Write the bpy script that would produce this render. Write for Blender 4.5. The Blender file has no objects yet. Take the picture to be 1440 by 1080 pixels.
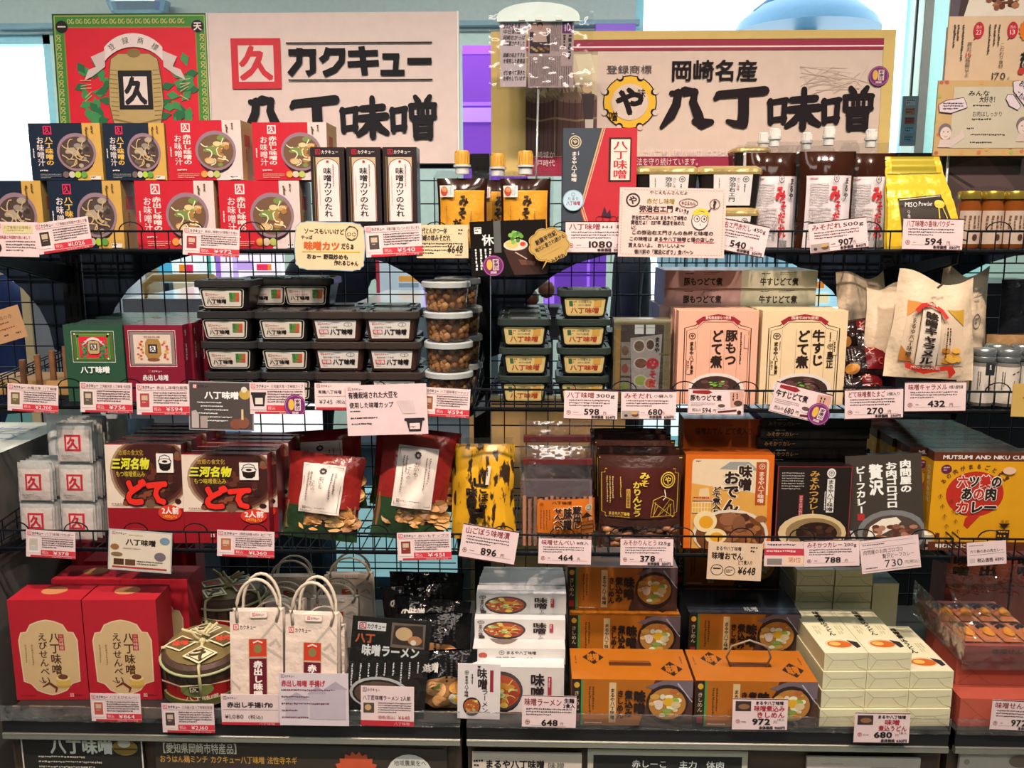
import bpy, math, random
import numpy as np
from math import sin, cos, pi, radians
from mathutils import Vector, Matrix, Euler
from mathutils.geometry import tessellate_polygon

S = bpy.context.scene
C = S.collection
# ------------------------------------------------------------------ camera, world, lights, exposure
FPX, TH, PSI = 1250.0, radians(10.0), radians(1.5)
CAM = Vector((0, 0, 1.55))
cd = bpy.data.cameras.new('camera'); cd.sensor_width = 36; cd.lens = 36 * FPX / 1440; cd.clip_start = .01
cam = bpy.data.objects.new('camera', cd); C.objects.link(cam)
cam.location = CAM; cam.rotation_euler = (pi / 2 - TH, 0, PSI)
S.camera = cam
RM = Euler((pi / 2 - TH, 0, PSI)).to_matrix()
S.view_settings.view_transform = 'Standard'; S.view_settings.look = 'None'
S.view_settings.exposure = 0.0; S.view_settings.gamma = 1; S.view_settings.use_curve_mapping = False
S.cycles.transparent_max_bounces = 24

W = bpy.data.worlds.new('world'); S.world = W; W.use_nodes = True
W.node_tree.nodes['Background'].inputs[0].default_value = (.80, .93, 1, 1)
W.node_tree.nodes['Background'].inputs[1].default_value = 3.2

LIGHT = (1.0, .71, .565)
def spot(x, y, z, tx, ty, tz, e, ang=95, r=.045, c=LIGHT):
    l = bpy.data.lights.new('ceiling_spot', 'SPOT'); l.energy = e; l.color = c
    l.spot_size = radians(ang); l.spot_blend = 1.0; l.shadow_soft_size = r
    o = bpy.data.objects.new('ceiling_spot', l); C.objects.link(o); o.location = (x, y, z)
    o.rotation_euler = (Vector((tx, ty, tz)) - Vector((x, y, z))).to_track_quat('-Z', 'Y').to_euler()
for sx in (-1.15, -.42, .30, 1.0):
    spot(sx, .62, 2.95, sx * .9, 1.57, .68, 124, 87)
def area(x, y, z, sx, sy, e, c, rot, portal=False):
    l = bpy.data.lights.new('area', 'AREA'); l.shape = 'RECTANGLE'; l.size = sx; l.size_y = sy; l.energy = e; l.color = c
    o = bpy.data.objects.new('added_area_light', l); C.objects.link(o); o.location = (x, y, z); o.rotation_euler = rot
    if portal: l.cycles.is_portal = True
    return o
area(0, -.9, 3.2, 2.4, .8, 48, (1, .86, .78), (0, 0, 0))  # unseen fill behind the camera, added to brighten the signs and pack fronts
for ax in (-3.2, 0, 3.0): area(ax, 4.6, 3.28, 2.2, 1.2, 90, (1, .90, .78), (radians(14), 0, 0))  # unseen area lights, added to lift the back wall and the background
area(-3.6, 6.25, 1.6, 3.2, 3.2, 1, (1, 1, 1), (-pi / 2, 0, 0), True)  # portals in the window openings, added only to guide sky light sampling
area(2.2, 6.25, 1.9, 2.6, 3.0, 1, (1, 1, 1), (-pi / 2, 0, 0), True)

# ------------------------------------------------------------------ projection helpers: a pixel of the frame on a plane of the real place
def ray(px, py): return RM @ Vector(((px - 720) / FPX, (540 - py) / FPX, -1))
def PX(px, py, Y):
    d = ray(px, py); return CAM + d * (Y / d.y)
def PZ(px, py, Z):
    d = ray(px, py); return CAM + d * ((Z - CAM.z) / d.z)
def sc(px, py, Y): return (Y / ray(px, py).y) / FPX
def place(x0, y0, x1, y1, Y, z=None):
    cx = (x0 + x1) / 2; p = PX(cx, y1, Y)
    if z is None: z = p.z
    return Vector((p.x, Y, z)), (x1 - x0) * sc(cx, (y0 + y1) / 2, Y), PX(cx, y0, Y).z - z

# ------------------------------------------------------------------ materials (procedural)
def lin(h):
    h = h.lstrip('#'); o = []
    for i in (0, 2, 4):
        c = int(h[i:i + 2], 16) / 255
        o.append(c / 12.92 if c <= .04045 else ((c + .055) / 1.055) ** 2.4)
    return o
WB = (.80, .62, .53)           # the warm lamps: colours read off the photo are white-balanced by this
_M = {}
def M(h, r=.5, m=0.0, k='', e=0.0):
    key = (h, r, m, k, e)
    if key in _M: return _M[key]
    a = lin(h)
    if k not in ('raw', 'emit', 'film', 'glass'): a = [min(.88, x / w * .84) for x, w in zip(a, WB)]
    mt = bpy.data.materials.new('m_' + h.lstrip('#') + k); mt.use_nodes = True
    nt = mt.node_tree; n = nt.nodes; L = nt.links; bs = n['Principled BSDF']; out = n['Material Output']
    bs.inputs['Roughness'].default_value = r; bs.inputs['Metallic'].default_value = m
    bs.inputs['Base Color'].default_value = (*a, 1)
    tc = n.new('ShaderNodeTexCoord')
    def noise(s, d=3):
        t = n.new('ShaderNodeTexNoise'); t.inputs['Scale'].default_value = s; t.inputs['Detail'].default_value = d
        L.new(tc.outputs['Object'], t.inputs['Vector']); return t
    def ramp(src, stops):
        rp = n.new('ShaderNodeValToRGB'); el = rp.color_ramp.elements
        while len(el) < len(stops): el.new(.5)
        for q, (p, c) in zip(el, stops): q.position = p; q.color = (*c, 1)
        L.new(src, rp.inputs[0]); return rp
    def bump(src, s, d=.002):
        b = n.new('ShaderNodeBump'); b.inputs['Strength'].default_value = s; b.inputs['Distance'].default_value = d
        L.new(src, b.inputs['Height']); L.new(b.outputs[0], bs.inputs['Normal'])
    if k == 'film':
        tr = n.new('ShaderNodeBsdfTransparent'); tr.inputs[0].default_value = (*[.88 + .12 * x for x in a], 1)
        gl = n.new('ShaderNodeBsdfGlossy'); gl.inputs['Roughness'].default_value = r; gl.inputs[0].default_value = (.9, .9, .9, 1)
        lw = n.new('ShaderNodeLayerWeight'); lw.inputs[0].default_value = .35
        t = noise(28, 2); b = n.new('ShaderNodeBump'); b.inputs['Strength'].default_value = .9; b.inputs['Distance'].default_value = .01
        L.new(t.outputs[0], b.inputs['Height']); L.new(b.outputs[0], gl.inputs['Normal'])
        mp = n.new('ShaderNodeMapRange'); mp.inputs['To Min'].default_value = .05 + m; mp.inputs['To Max'].default_value = .5 + m
        L.new(lw.outputs['Fresnel'], mp.inputs[0])
        mx = n.new('ShaderNodeMixShader'); L.new(mp.outputs[0], mx.inputs[0]); L.new(tr.outputs[0], mx.inputs[1]); L.new(gl.outputs[0], mx.inputs[2])
        L.new(mx.outputs[0], out.inputs[0])
    elif k == 'glass':
        bs.inputs['Transmission Weight'].default_value = .9; bs.inputs['IOR'].default_value = 1.25
    elif k == 'emit':
        bs.inputs['Emission Color'].default_value = (*a, 1); bs.inputs['Emission Strength'].default_value = e
        t = noise(3); 
        rp = ramp(t.outputs[0], [(.3, [x * .75 for x in a]), (.7, [min(1, x * 1.15) for x in a])]); L.new(rp.outputs[0], bs.inputs['Emission Color'])
    elif k == 'mottle':
        mp = n.new('ShaderNodeMapping'); mp.inputs['Scale'].default_value = (1, 1, .35); L.new(tc.outputs['Object'], mp.inputs[0])
        t = n.new('ShaderNodeTexNoise'); t.inputs['Scale'].default_value = 75; t.inputs['Detail'].default_value = 6; L.new(mp.outputs[0], t.inputs['Vector'])
        rp = ramp(t.outputs[0], [(.0, a), (.53, a), (.58, (.035, .02, .012)), (1, (.02, .012, .008))]); L.new(rp.outputs[0], bs.inputs['Base Color'])
    elif k == 'lumps':
        v = n.new('ShaderNodeTexVoronoi'); v.inputs['Scale'].default_value = 60; L.new(tc.outputs['Object'], v.inputs['Vector'])
        rp = ramp(v.outputs['Distance'], [(0, [min(1, x * 1.5) for x in a]), (.5, a), (1, [x * .3 for x in a])]); L.new(rp.outputs[0], bs.inputs['Base Color'])
        bump(v.outputs['Distance'], .8, .004)
    elif k == 'wood':
        mp = n.new('ShaderNodeMapping'); mp.inputs['Scale'].default_value = (1, 8, 8); L.new(tc.outputs['Object'], mp.inputs[0])
        t = n.new('ShaderNodeTexNoise'); t.inputs['Scale'].default_value = 6; t.inputs['Detail'].default_value = 5; L.new(mp.outputs[0], t.inputs['Vector'])
        rp = ramp(t.outputs[0], [(.3, [x * .7 for x in a]), (.7, [min(1, x * 1.2) for x in a])]); L.new(rp.outputs[0], bs.inputs['Base Color'])
    elif k == 'foil':
        t = noise(22, 3); bump(t.outputs[0], .9, .008)
    else:
        bs.inputs['Specular IOR Level'].default_value = .32
        t = noise(35, 2); rp = ramp(t.outputs[0], [(.25, [x * .95 for x in a]), (.75, [min(1, x * 1.04) for x in a])]); L.new(rp.outputs[0], bs.inputs['Base Color'])
        if k == 'wrink': bump(noise(16, 4).outputs[0], .8, .012)
    _M[key] = mt; return mt
K = '#1b1a1c'; WH = '#d9b9ac'; RED = '#c02a34'; DR = '#7d1f2c'; KR = '#b98d5a'; YE = '#d9a13a'; GD = '#a27c3c'
def film(r=.12, m=0.0, c='#ffffff'): return M(c, r, m, 'film')
BLK = M('#111316', .45); STEEL = M('#14161a', .38, .3)

# ------------------------------------------------------------------ mesh builder
class MB:
    def __init__(s): s.v = []; s.f = []; s.fm = []; s.sm = []; s.mats = []; s.n = 0
    def mi(s, m):
        if m not in s.mats: s.mats.append(m)
        return s.mats.index(m)
    def add(s, V, F, m, smooth=False):
        k = s.mi(m); o = s.n; V = [tuple(map(float, p)) for p in V]; s.v += V; s.n += len(V)
        for q in F: s.f.append([i + o for i in q]); s.fm.append(k); s.sm.append(smooth)
    def box(s, x0, y0, z0, x1, y1, z1, m, top=None, side=None):
        V = [(x0, y0, z0), (x1, y0, z0), (x1, y1, z0), (x0, y1, z0), (x0, y0, z1), (x1, y0, z1), (x1, y1, z1), (x0, y1, z1)]
        s.add(V, [(0, 1, 5, 4), (2, 3, 7, 6), (3, 2, 1, 0)], m)
        s.add(V, [(4, 5, 6, 7)], top or m); s.add(V, [(1, 2, 6, 5), (3, 0, 4, 7)], side or m)
    def loft(s, rings, m, capb=True, capt=True, n=4):
        V = []; k = 4 * (n + 1)
        for (z, w, d, r, *o) in rings:
            ox, oy = (o + [0, 0])[:2]; r = min(r, w / 2, d / 2)
            for q, (sx, sy) in enumerate(((1, 1), (-1, 1), (-1, -1), (1, -1))):
                for j in range(n + 1):
                    a = q * pi / 2 + j / n * pi / 2
                    V.append((ox + sx * (w / 2 - r) + r * cos(a), oy + sy * (d / 2 - r) + r * sin(a), z))
        F = [(i * k + j, i * k + (j + 1) % k, (i + 1) * k + (j + 1) % k, (i + 1) * k + j) for i in range(len(rings) - 1) for j in range(k)]
        if capb: F.append(list(range(k - 1, -1, -1)))
        if capt: F.append([(len(rings) - 1) * k + j for j in range(k)])
        s.add(V, F, m)
    def lathe(s, prof, m, n=24, c=(0, 0, 0), smooth=True, ax='z'):
        def pt(r, z, j):
            a = 2 * pi * j / n; p = (r * cos(a), r * sin(a), z)
            if ax == 'y': p = (p[0], -p[2], p[1])
            if ax == 'x': p = (p[2], p[0], p[1])
            return (p[0] + c[0], p[1] + c[1], p[2] + c[2])
        prof = list(prof)
        if prof[0][0] > 1e-5: prof = [(0, prof[0][1])] + prof
        if prof[-1][0] > 1e-5: prof = prof + [(0, prof[-1][1])]
        runs = [[prof[0], prof[1]]]
        for p in prof[2:]:
            (r0, z0), (r1, z1) = runs[-1][-2:]; d = Vector((r1 - r0, z1 - z0)); e = Vector((p[0] - r1, p[1] - z1))
            if d.length and e.length and d.angle(e) > .6: runs.append([(r1, z1), p])
            else: runs[-1].append(p)
        for q in runs:
            V = [pt(r, z, j) for r, z in q for j in range(n)]
            s.add(V, [(i * n + j, i * n + (j + 1) % n, (i + 1) * n + (j + 1) % n, (i + 1) * n + j) for i in range(len(q) - 1) for j in range(n)], m, smooth)
    def tube(s, pts, r, m, n=5, closed=False):
        P = [Vector(p) for p in pts]; V = []; L = len(P)
        for i, p in enumerate(P):
            a = P[i - 1] if (i or closed) else p; b = P[(i + 1) % L] if (i < L - 1 or closed) else p
            t = (b - a).normalized(); u = t.cross(Vector((0, 0, 1)))
            if u.length < .05: u = t.cross(Vector((1, 0, 0)))
            u.normalize(); w = t.cross(u); rr = r[i] if isinstance(r, (list, tuple)) else r
            for j in range(n):
                q = 2 * pi * j / n + pi / n; V.append(p + (u * cos(q) + w * sin(q)) * rr)
        F = []
        for i in range(L if closed else L - 1):
            for j in range(n): F.append((i * n + j, i * n + (j + 1) % n, ((i + 1) % L) * n + (j + 1) % n, ((i + 1) % L) * n + j))
        if not closed: F += [list(range(n - 1, -1, -1)), [(L - 1) * n + j for j in range(n)]]
        s.add(V, F, m, n > 5)
    def ball(s, c, r, m, n=8, sq=(1, 1, 1)):
        V = []; k = n // 2
        for i in range(k + 1):
            a = pi * i / k
            for j in range(n): b = 2 * pi * j / n; V.append((c[0] + r * sq[0] * sin(a) * cos(b), c[1] + r * sq[1] * sin(a) * sin(b), c[2] + r * sq[2] * cos(a)))
        s.add(V, [(i * n + j, i * n + (j + 1) % n, (i + 1) * n + (j + 1) % n, (i + 1) * n + j) for i in range(k) for j in range(n)], m, True)
    def surf(s, fn, m, nu=10, nv=10, l=0.0, smooth=True, u0=0, u1=1, v0=0, v1=1):
        U, Vv = np.meshgrid(np.linspace(u0, u1, nu + 1), np.linspace(v0, v1, nv + 1))
        V = fn(U.ravel(), Vv.ravel(), l); k = nu + 1
        s.add(V, [(i * k + j, i * k + j + 1, (i + 1) * k + j + 1, (i + 1) * k + j) for i in range(nv) for j in range(nu)], m, smooth)
    def prism(s, pts, y0, y1, m, ax='y'):
        n = len(pts); V = [(x, y0, z) for x, z in pts] + [(x, y1, z) for x, z in pts]
        if ax == 'x': V = [(y, x, z) for x, y, z in V]
        T = tessellate_polygon([[Vector((x, z, 0)) for x, z in pts]])
        s.add(V, [tuple(t) for t in T] + [tuple(n + i for i in t) for t in T] + [(i, (i + 1) % n, n + (i + 1) % n, n + i) for i in range(n)], m)
    def obj(s, name, parent=None, loc=(0, 0, 0), rot=(0, 0, 0)):
        me = bpy.data.meshes.new(name); me.from_pydata(s.v, [], s.f)
        for m in s.mats: me.materials.append(m)
        me.polygons.foreach_set('material_index', s.fm); me.polygons.foreach_set('use_smooth', s.sm); me.update()
        o = bpy.data.objects.new(name, me); C.objects.link(o); o.parent = parent; o.location = loc; o.rotation_euler = rot
        return o
def tag(o, label, cat, group=None, kind=None):
    if label: o['label'] = label
    if cat: o['category'] = cat
    if group: o['group'] = group
    if kind: o['kind'] = kind
    return o
def T(name, label, cat, loc, rot=(0, 0, 0), group=None):
    o = bpy.data.objects.new(name, None); C.objects.link(o); o.empty_display_size = .03
    o.location = loc; o.rotation_euler = rot; return tag(o, label, cat, group)
def cp(o, loc, label=None, rot=None, group=None, scale=None):
    r = o.copy(); C.objects.link(r); r.location = loc
    if rot is not None: r.rotation_euler = rot
    if label: r['label'] = label
    if group: r['group'] = group
    if scale: r.scale = scale
    for ch in list(o.children):
        c = ch.copy(); C.objects.link(c); c.parent = r
        for g in list(ch.children):
            d = g.copy(); C.objects.link(d); d.parent = c
    return r
def struct(mb, name): o = mb.obj(name); o['kind'] = 'structure'; return o

# ------------------------------------------------------------------ printing: glyphs and flat artwork laid on a face
_G = {}; _N = {}
def glyph(ch, b):
    key = (ch, b)
    if key not in _G and b:      # bold: the outline laid down several times, shifted by b
        V, F, a, cj = glyph(ch, 0)
        n = 3 if b < .045 else 5 if b < .08 else 9; D = [(b * cos(2 * pi * i / n + .5), b * sin(2 * pi * i / n + .5)) for i in range(n)]
        if n == 9: D += [(.5 * x, .5 * y) for x, y in D[::2]]
        if len(V): _G[key] = (np.concatenate([V + np.array(d) * .8 for d in D]), [tuple(k + i * len(V) for k in q) for i in range(len(D)) for q in F], a, cj); _N[key] = len(D)
        else: _G[key] = (V, F, a, cj)
    if key in _G: return _G[key]
    c = bpy.data.curves.new('glyph', 'FONT'); c.body = ch; c.resolution_u = 2; c.fill_mode = 'FRONT'
    o = bpy.data.objects.new('glyph', c); e = o; m = o.to_mesh()
    V = np.array([v.co[:2] for v in m.vertices]).reshape(-1, 2); F = [tuple(p.vertices) for p in m.polygons]
    e.to_mesh_clear(); bpy.data.objects.remove(o); bpy.data.curves.remove(c)
    cjk = ord(ch) > 0x2000
    if len(V): x0, x1 = V[:, 0].min(), V[:, 0].max()
    else: x0, x1 = 0, .3
    if cjk: adv = 1.0; V = V - np.array([0, .0]) if len(V) else V
    else: adv = x1 - x0 + .09; V = V - np.array([x0 - .045, 0]) if len(V) else V
    _G[key] = (V, F, adv, cjk); return _G[key]
ROT = 'ー（）()〜'
def quad(TL, TR, BL, BR=None):
    TL, TR, BL = (np.array(p, float) for p in (TL, TR, BL)); BR = TR + BL - TL if BR is None else np.array(BR, float)
    N = np.cross(BL - TL, TR - TL); N /= np.linalg.norm(N)
    def fn(u, v, l):
        u = u[:, None]; v = v[:, None]; l = np.asarray(l, float); l = l[:, None] if l.ndim else l
        return (TL * (1 - u) + TR * u) * (1 - v) + (BL * (1 - u) + BR * u) * v + N * l
    return fn
def Ff(w, h, y=0.0, z=0.0): return quad((-w / 2, y, z + h), (w / 2, y, z + h), (-w / 2, y, z))
def Fr(w, h, d): return quad((w / 2, 0, h), (w / 2, d, h), (w / 2, 0, 0))
def Fl(w, h, d): return quad((-w / 2, d, h), (-w / 2, 0, h), (-w / 2, d, 0))
def Ft(w, h, d): return quad((-w / 2, d, h), (w / 2, d, h), (-w / 2, 0, h))
def ST(P, _=1):
    return np.stack(np.broadcast_arrays(*[np.asarray(q, float) for q in P]), 1)
class Art:
    """Flat artwork in design units (W x H, origin top left) printed on a face fn(u, v, layer)."""
    def __init__(s, mb, fn, W, H, dl=.00005, sub=1, seed=1): s.mb = mb; s.fn = fn; s.W = W; s.H = H; s.l = dl; s.dl = dl; s.sub = sub; s.R = random.Random(seed)
    def mp(s, P):
        P = np.asarray(P, float); return s.fn(np.clip(P[:, 0] / s.W, 0, 1), np.clip(P[:, 1] / s.H, 0, 1), s.l)
    def tri(s, P, F, m):
        if s.sub > 1:      # on a curved pack the print follows the surface
            P = [tuple(p) for p in P]; F = [tuple(q) for q in F]
            for _ in range(4):
                out = []; big_ = False; mid = {}
                def md(i, j):
                    k = (min(i, j), max(i, j))
                    if k not in mid: mid[k] = len(P); P.append(((P[i][0] + P[j][0]) / 2, (P[i][1] + P[j][1]) / 2))
                    return mid[k]
                if max(math.hypot((P[a][0] - P[b][0]) / s.W, (P[a][1] - P[b][1]) / s.H) for q in F for a, b in ((q[0], q[1]), (q[1], q[2]), (q[2], q[0]))) < .09: break
                for a, b, c in F: x, y, z = md(a, b), md(b, c), md(c, a); out += [(a, x, z), (x, b, y), (z, y, c), (x, y, z)]
                F = out
        s.mb.add(s.mp(P), F, m)
    def up(s): s.l += s.dl
    def nu(s): s.l += s.dl * .2
    def rect(s, x, y, w, h, m, r=0, up=True):
        if r:
            r = min(r, w / 2, h / 2); P = []
            for q, (cx, cy) in enumerate(((x + w - r, y + h - r), (x + r, y + h - r), (x + r, y + r), (x + w - r, y + r))):
                P += [(cx + r * cos(a), cy + r * sin(a)) for a in [q * pi / 2 + j * pi / 8 for j in range(5)]]
            return s.poly(P, m, up)
        k = s.sub if max(w / s.W, h / s.H) > .15 else 1
        s.mb.surf(s.fn, m, k, k, s.l, s.sub > 1, x / s.W, (x + w) / s.W, y / s.H, (y + h) / s.H)
        if up: s.up()
    def poly(s, P, m, up=True):
        T_ = tessellate_polygon([[Vector((a, b, 0)) for a, b in P]])
        s.tri(P, [tuple(t) for t in T_], m)
        s.up() if up else s.nu()
    def ell(s, cx, cy, rx, ry, m, n=20, up=True, a0=0.0):
        P = [(cx, cy)] + [(cx + rx * cos(a0 + 2 * pi * j / n), cy + ry * sin(a0 + 2 * pi * j / n)) for j in range(n)]
        s.tri(P, [(0, 1 + j, 1 + (j + 1) % n) for j in range(n)], m)
        s.up() if up else s.nu()
    def line(s, P, w, m, up=True, closed=False):
        P = [Vector((p[0], p[1])) for p in P]; ws = w if isinstance(w, (list, tuple)) else [w] * len(P); V = []; n = len(P)
        for i, p in enumerate(P):
            a = P[i - 1] if (i or closed) else p; b = P[(i + 1) % n] if (i < n - 1 or closed) else p
            t = (b - a); t = t.normalized() if t.length else Vector((1, 0)); q = Vector((-t.y, t.x)) * ws[i] / 2; V += [p + q, p - q]
        F = [(2 * i, 2 * i + 1, 2 * ((i + 1) % n) + 1, 2 * ((i + 1) % n)) for i in range(n if closed else n - 1)]
        s.mb.add(s.mp([tuple(v) for v in V]), F, m)
        s.up() if up else s.nu()
    def frame(s, x, y, w, h, t, m): s.line([(x, y), (x + w, y), (x + w, y + h), (x, y + h)], t, m, closed=True)
    def ring(s, cx, cy, rx, ry, t, m, n=24): s.line([(cx + rx * cos(2 * pi * j / n), cy + ry * sin(2 * pi * j / n)) for j in range(n)], t, m, closed=True)
    def brush(s, P, m, k=1.0, ox=0, oy=0):
        Q = [(ox + x * k, oy + y * k) for x, y, w in P]; ws = [w * k for _, _, w in P]
        s.line(Q, ws, m, up=False)
        for (x, y), w in zip(Q, ws): s.ell(x, y, w / 2, w / 2, m, 8, up=False)
    def tx(s, t, x, y, w, h, m, v=0, b=0.0, sk=0.0, ang=0.0):
        """text t fitted into the box x, y, w, h; v=1 runs downwards."""
        if not t: return
        allV = []; allF = []; o = 0; lay = []
        def ly(ch, V): k = _N.get((ch, b), 1); lay.append(np.repeat(np.arange(k) * .25, len(V) // k))
        if v:
            c = h / len(t)
            for i, ch in enumerate(t):
                if ch == ' ': continue
                V, F, a, cj = glyph(ch, b)
                if not len(V): continue
                V = V.copy()
                if ch in ROT: V = np.stack([.38 + (V[:, 1] - .38) + .1, .38 - (V[:, 0] - .5)], 1)
                ly(ch, V); X = x + (V[:, 0] + (1 - a) / 2) * w; Y = y + i * c + (.88 - V[:, 1]) * c
                allV.append(np.stack([X, Y], 1)); allF += [tuple(k + o for k in q) for q in F]; o += len(V)
        else:
            tot = sum(glyph(ch, b)[2] for ch in t); k = w / tot; cx = x
            lat = all(ord(ch) < 0x2000 for ch in t)
            for ch in t:
                V, F, a, cj = glyph(ch, b)
                if len(V):
                    ly(ch, V); X = cx + V[:, 0] * k; Y = y + ((.72 - V[:, 1]) / .72 if lat else (.86 - V[:, 1]) / .96) * h
                    allV.append(np.stack([X + sk * (y + h - Y), Y], 1)); allF += [tuple(q + o for q in f) for f in F]; o += len(V)
                cx += a * k
        if not allV: return
        A = np.concatenate(allV)
        if ang:
            cx, cy = x + w / 2, y + h / 2; ca, sa = cos(ang), sin(ang); D = A - (cx, cy)
            A = np.stack([cx + D[:, 0] * ca - D[:, 1] * sa, cy + D[:, 0] * sa + D[:, 1] * ca], 1)
        lo = s.l; L_ = np.concatenate(lay); s.l = lo + L_ * s.dl; P_ = s.mp(A); s.l = lo + L_.max() * s.dl; s.mb.add(P_, allF, m); s.up()
    def fine(s, x, y, w, h, n, m, v=0, fill=.55, ragged=True):
        """small print too fine to read: broken strokes in n rows (or columns)."""
        V = []; F = []
        L, B = (h, w) if v else (w, h); p = B / n; t = p * fill
        for i in range(n):
            end = L * (1 if not ragged or i < n - 1 else s.R.uniform(.45, .9)); q = 0
            while q < end - t * .3:
                g = min(t * s.R.uniform(.5, 1.3), end - q); b0 = i * p + t * s.R.uniform(0, .25); b1 = b0 + t * s.R.uniform(.55, .95)
                r = (x + b0, y + q, x + b1, y + q + g) if v else (x + q, y + b0, x + q + g, y + b1)
                o = len(V); V += [(r[0], r[1]), (r[2], r[1]), (r[2], r[3]), (r[0], r[3])]; F.append((o, o + 1, o + 2, o + 3)); q += g + t * s.R.uniform(.15, .5)
        if V: s.mb.add(s.mp(V), F, m); s.up()
    # ---- marks used again and again
    def kq(s, x, y, a, fg, bg, b=.05):
        s.rect(x, y, a, a, fg); s.rect(x + a * .13, y + a * .13, a * .74, a * .74, bg); s.tx('久', x + a * .17, y + a * .15, a * .66, a * .7, fg, b=b)
    def kakukyu(s, x, y, w, h, fg=None, tx=None, bg=None):
        s.kq(x, y, h, fg or M(RED), bg or M(WH), .04); s.tx('カクキュー', x + h * 1.15, y + h * .12, w - h * 1.15, h * .8, tx or M(K), b=.03)
    def maru(s, cx, cy, r, m, bg=None):
        if bg: s.ell(cx, cy, r, r, bg)
        s.ring(cx, cy, r * .9, r * .9, r * .2, m, 16); s.tx('や', cx - r * .6, cy - r * .55, r * 1.2, r * 1.1, m, b=.04)
    def gear(s, cx, cy, r, ye, k, wh):
        s.ell(cx, cy, r, r, k, 32); s.ell(cx, cy, r * .96, r * .96, ye, 32)
        for j in range(8):
            a = pi / 8 + j * pi / 4; s.ell(cx + r * cos(a) * .97, cy + r * sin(a) * .97, r * .13, r * .13, k, 10); s.ell(cx + r * cos(a) * 1.03, cy + r * sin(a) * 1.03, r * .11, r * .11, wh, 10)
        s.ell(cx, cy, r * .68, r * .68, wh, 28); s.tx('や', cx - r * .55, cy - r * .55, r * 1.1, r * 1.05, k, b=.07)
    def bowl(s, cx, cy, rx, ry, rim, soup, bits, n=26, noodles=0, nm=None):
        s.ell(cx, cy + ry * .22, rx * .92, ry * .92, M('#2a1a18', .4)); s.ell(cx, cy, rx, ry, rim, 28); s.ell(cx, cy + ry * .03, rx * .88, ry * .84, soup, 28)
        for i in range(n):
            a = s.R.uniform(0, 2 * pi); q = s.R.uniform(0, .68) ** .7; e = s.R.uniform(.06, .17)
            s.ell(cx + rx * q * cos(a), cy + ry * q * sin(a), rx * e * s.R.uniform(.8, 1.8), ry * e, M(s.R.choice(bits)), 9, up=(i % 3 == 0), a0=s.R.uniform(0, 3))
        s.up()
        for i in range(noodles):
            a = s.R.uniform(0, 2 * pi); x, y = cx + rx * .45 * cos(a), cy + ry * .4 * sin(a); P = []
            d = s.R.uniform(0, 6)
            for j in range(6): P.append((x, y)); x += rx * .14 * cos(d); y += ry * .12 * sin(d); d += s.R.uniform(-.2, .9)
            P = [p for p in P if ((p[0] - cx) / rx) ** 2 + ((p[1] - cy) / ry) ** 2 < .7]
            if len(P) > 1: s.line(P, rx * .05, nm)
    def sticker(s, cx, cy, r):
        """round purple sticker with a white name slip"""
        s.ell(cx, cy, r, r, M('#6a2457')); s.ring(cx, cy, r * .9, r * .9, r * .06, M('#a25a84')); s.rect(cx - r * .05, cy - r * .62, r * .55, r * 1.05, M(WH))
        s.tx('家康印', cx, cy - r * .58, r * .46, r * .98, M('#4a1a3c'), v=1, b=.04)
        s.ell(cx - r * .36, cy - r * .1, r * .27, r * .5, M('#cf9a3e'), 14); s.tx('岡崎', cx - r * .3, cy + r * .5, r * .6, r * .25, M(WH), b=.03)
# brush lettering of the big signs (100-unit squares, x, y, stroke width)
BR = {
 '八': [[(22, 14, 9), (34, 14, 15), (31, 40, 14), (21, 66, 15), (4, 92, 6)], [(46, 10, 16), (64, 12, 14), (62, 34, 13), (72, 64, 16), (80, 88, 12)], [(66, 78, 10), (80, 84, 18), (97, 80, 10)]],
 '丁': [[(4, 26, 8), (10, 18, 13), (50, 14, 14), (95, 9, 15)], [(56, 16, 17), (57, 60, 17), (56, 82, 18)], [(58, 86, 14), (40, 84, 11), (28, 78, 7)]],
 '味': [[(6, 32, 9), (8, 82, 9)], [(4, 36, 8), (36, 30, 9)], [(33, 30, 9), (32, 80, 9)], [(8, 76, 9), (34, 72, 9)],
        [(46, 30, 10), (90, 26, 11)], [(42, 52, 11), (96, 47, 12)], [(68, 6, 9), (69, 60, 12), (68, 94, 11)], [(66, 54, 9), (52, 78, 12), (38, 90, 8)], [(72, 54, 9), (84, 76, 13), (98, 86, 9)]],
 '噌': [[(6, 32, 9), (8, 82, 9)], [(4, 36, 8), (34, 30, 9)], [(31, 30, 9), (30, 80, 9)], [(8, 76, 9), (32, 72, 9)],
        [(54, 4, 8), (60, 15, 11)], [(84, 3, 8), (78, 15, 11)], [(46, 24, 9), (46, 52, 9)], [(44, 24, 9), (94, 22, 9)], [(92, 22, 9), (92, 50, 9)], [(46, 52, 8), (94, 50, 8)], [(69, 24, 7), (69, 50, 7)], [(60, 33, 6), (60, 42, 6)], [(79, 33, 6), (79, 42, 6)],
        [(54, 62, 10), (55, 96, 10)], [(52, 62, 9), (86, 61, 9)], [(84, 61, 10), (84, 96, 10)], [(55, 78, 7), (84, 77, 7)], [(55, 94, 9), (84, 93, 9)]]}
def big(a, t, x, y, w, h, m, gap=0.0):
    n = len(t)
    for i, ch in enumerate(t):
        cw = w / n
        for st in BR[ch]:
            Q = [(x + i * cw + px * cw * (1 - gap) / 100, y + py * h / 100) for px, py, _ in st]; ws = [q[2] * 1.32 * (cw * (1 - gap) + h) / 200 for q in st]
            a.line(Q, ws, m, up=False)
            for p, q in zip(Q, ws): a.ell(*p, q / 2, q / 2, m, 8, up=False)
    a.up()
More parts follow.
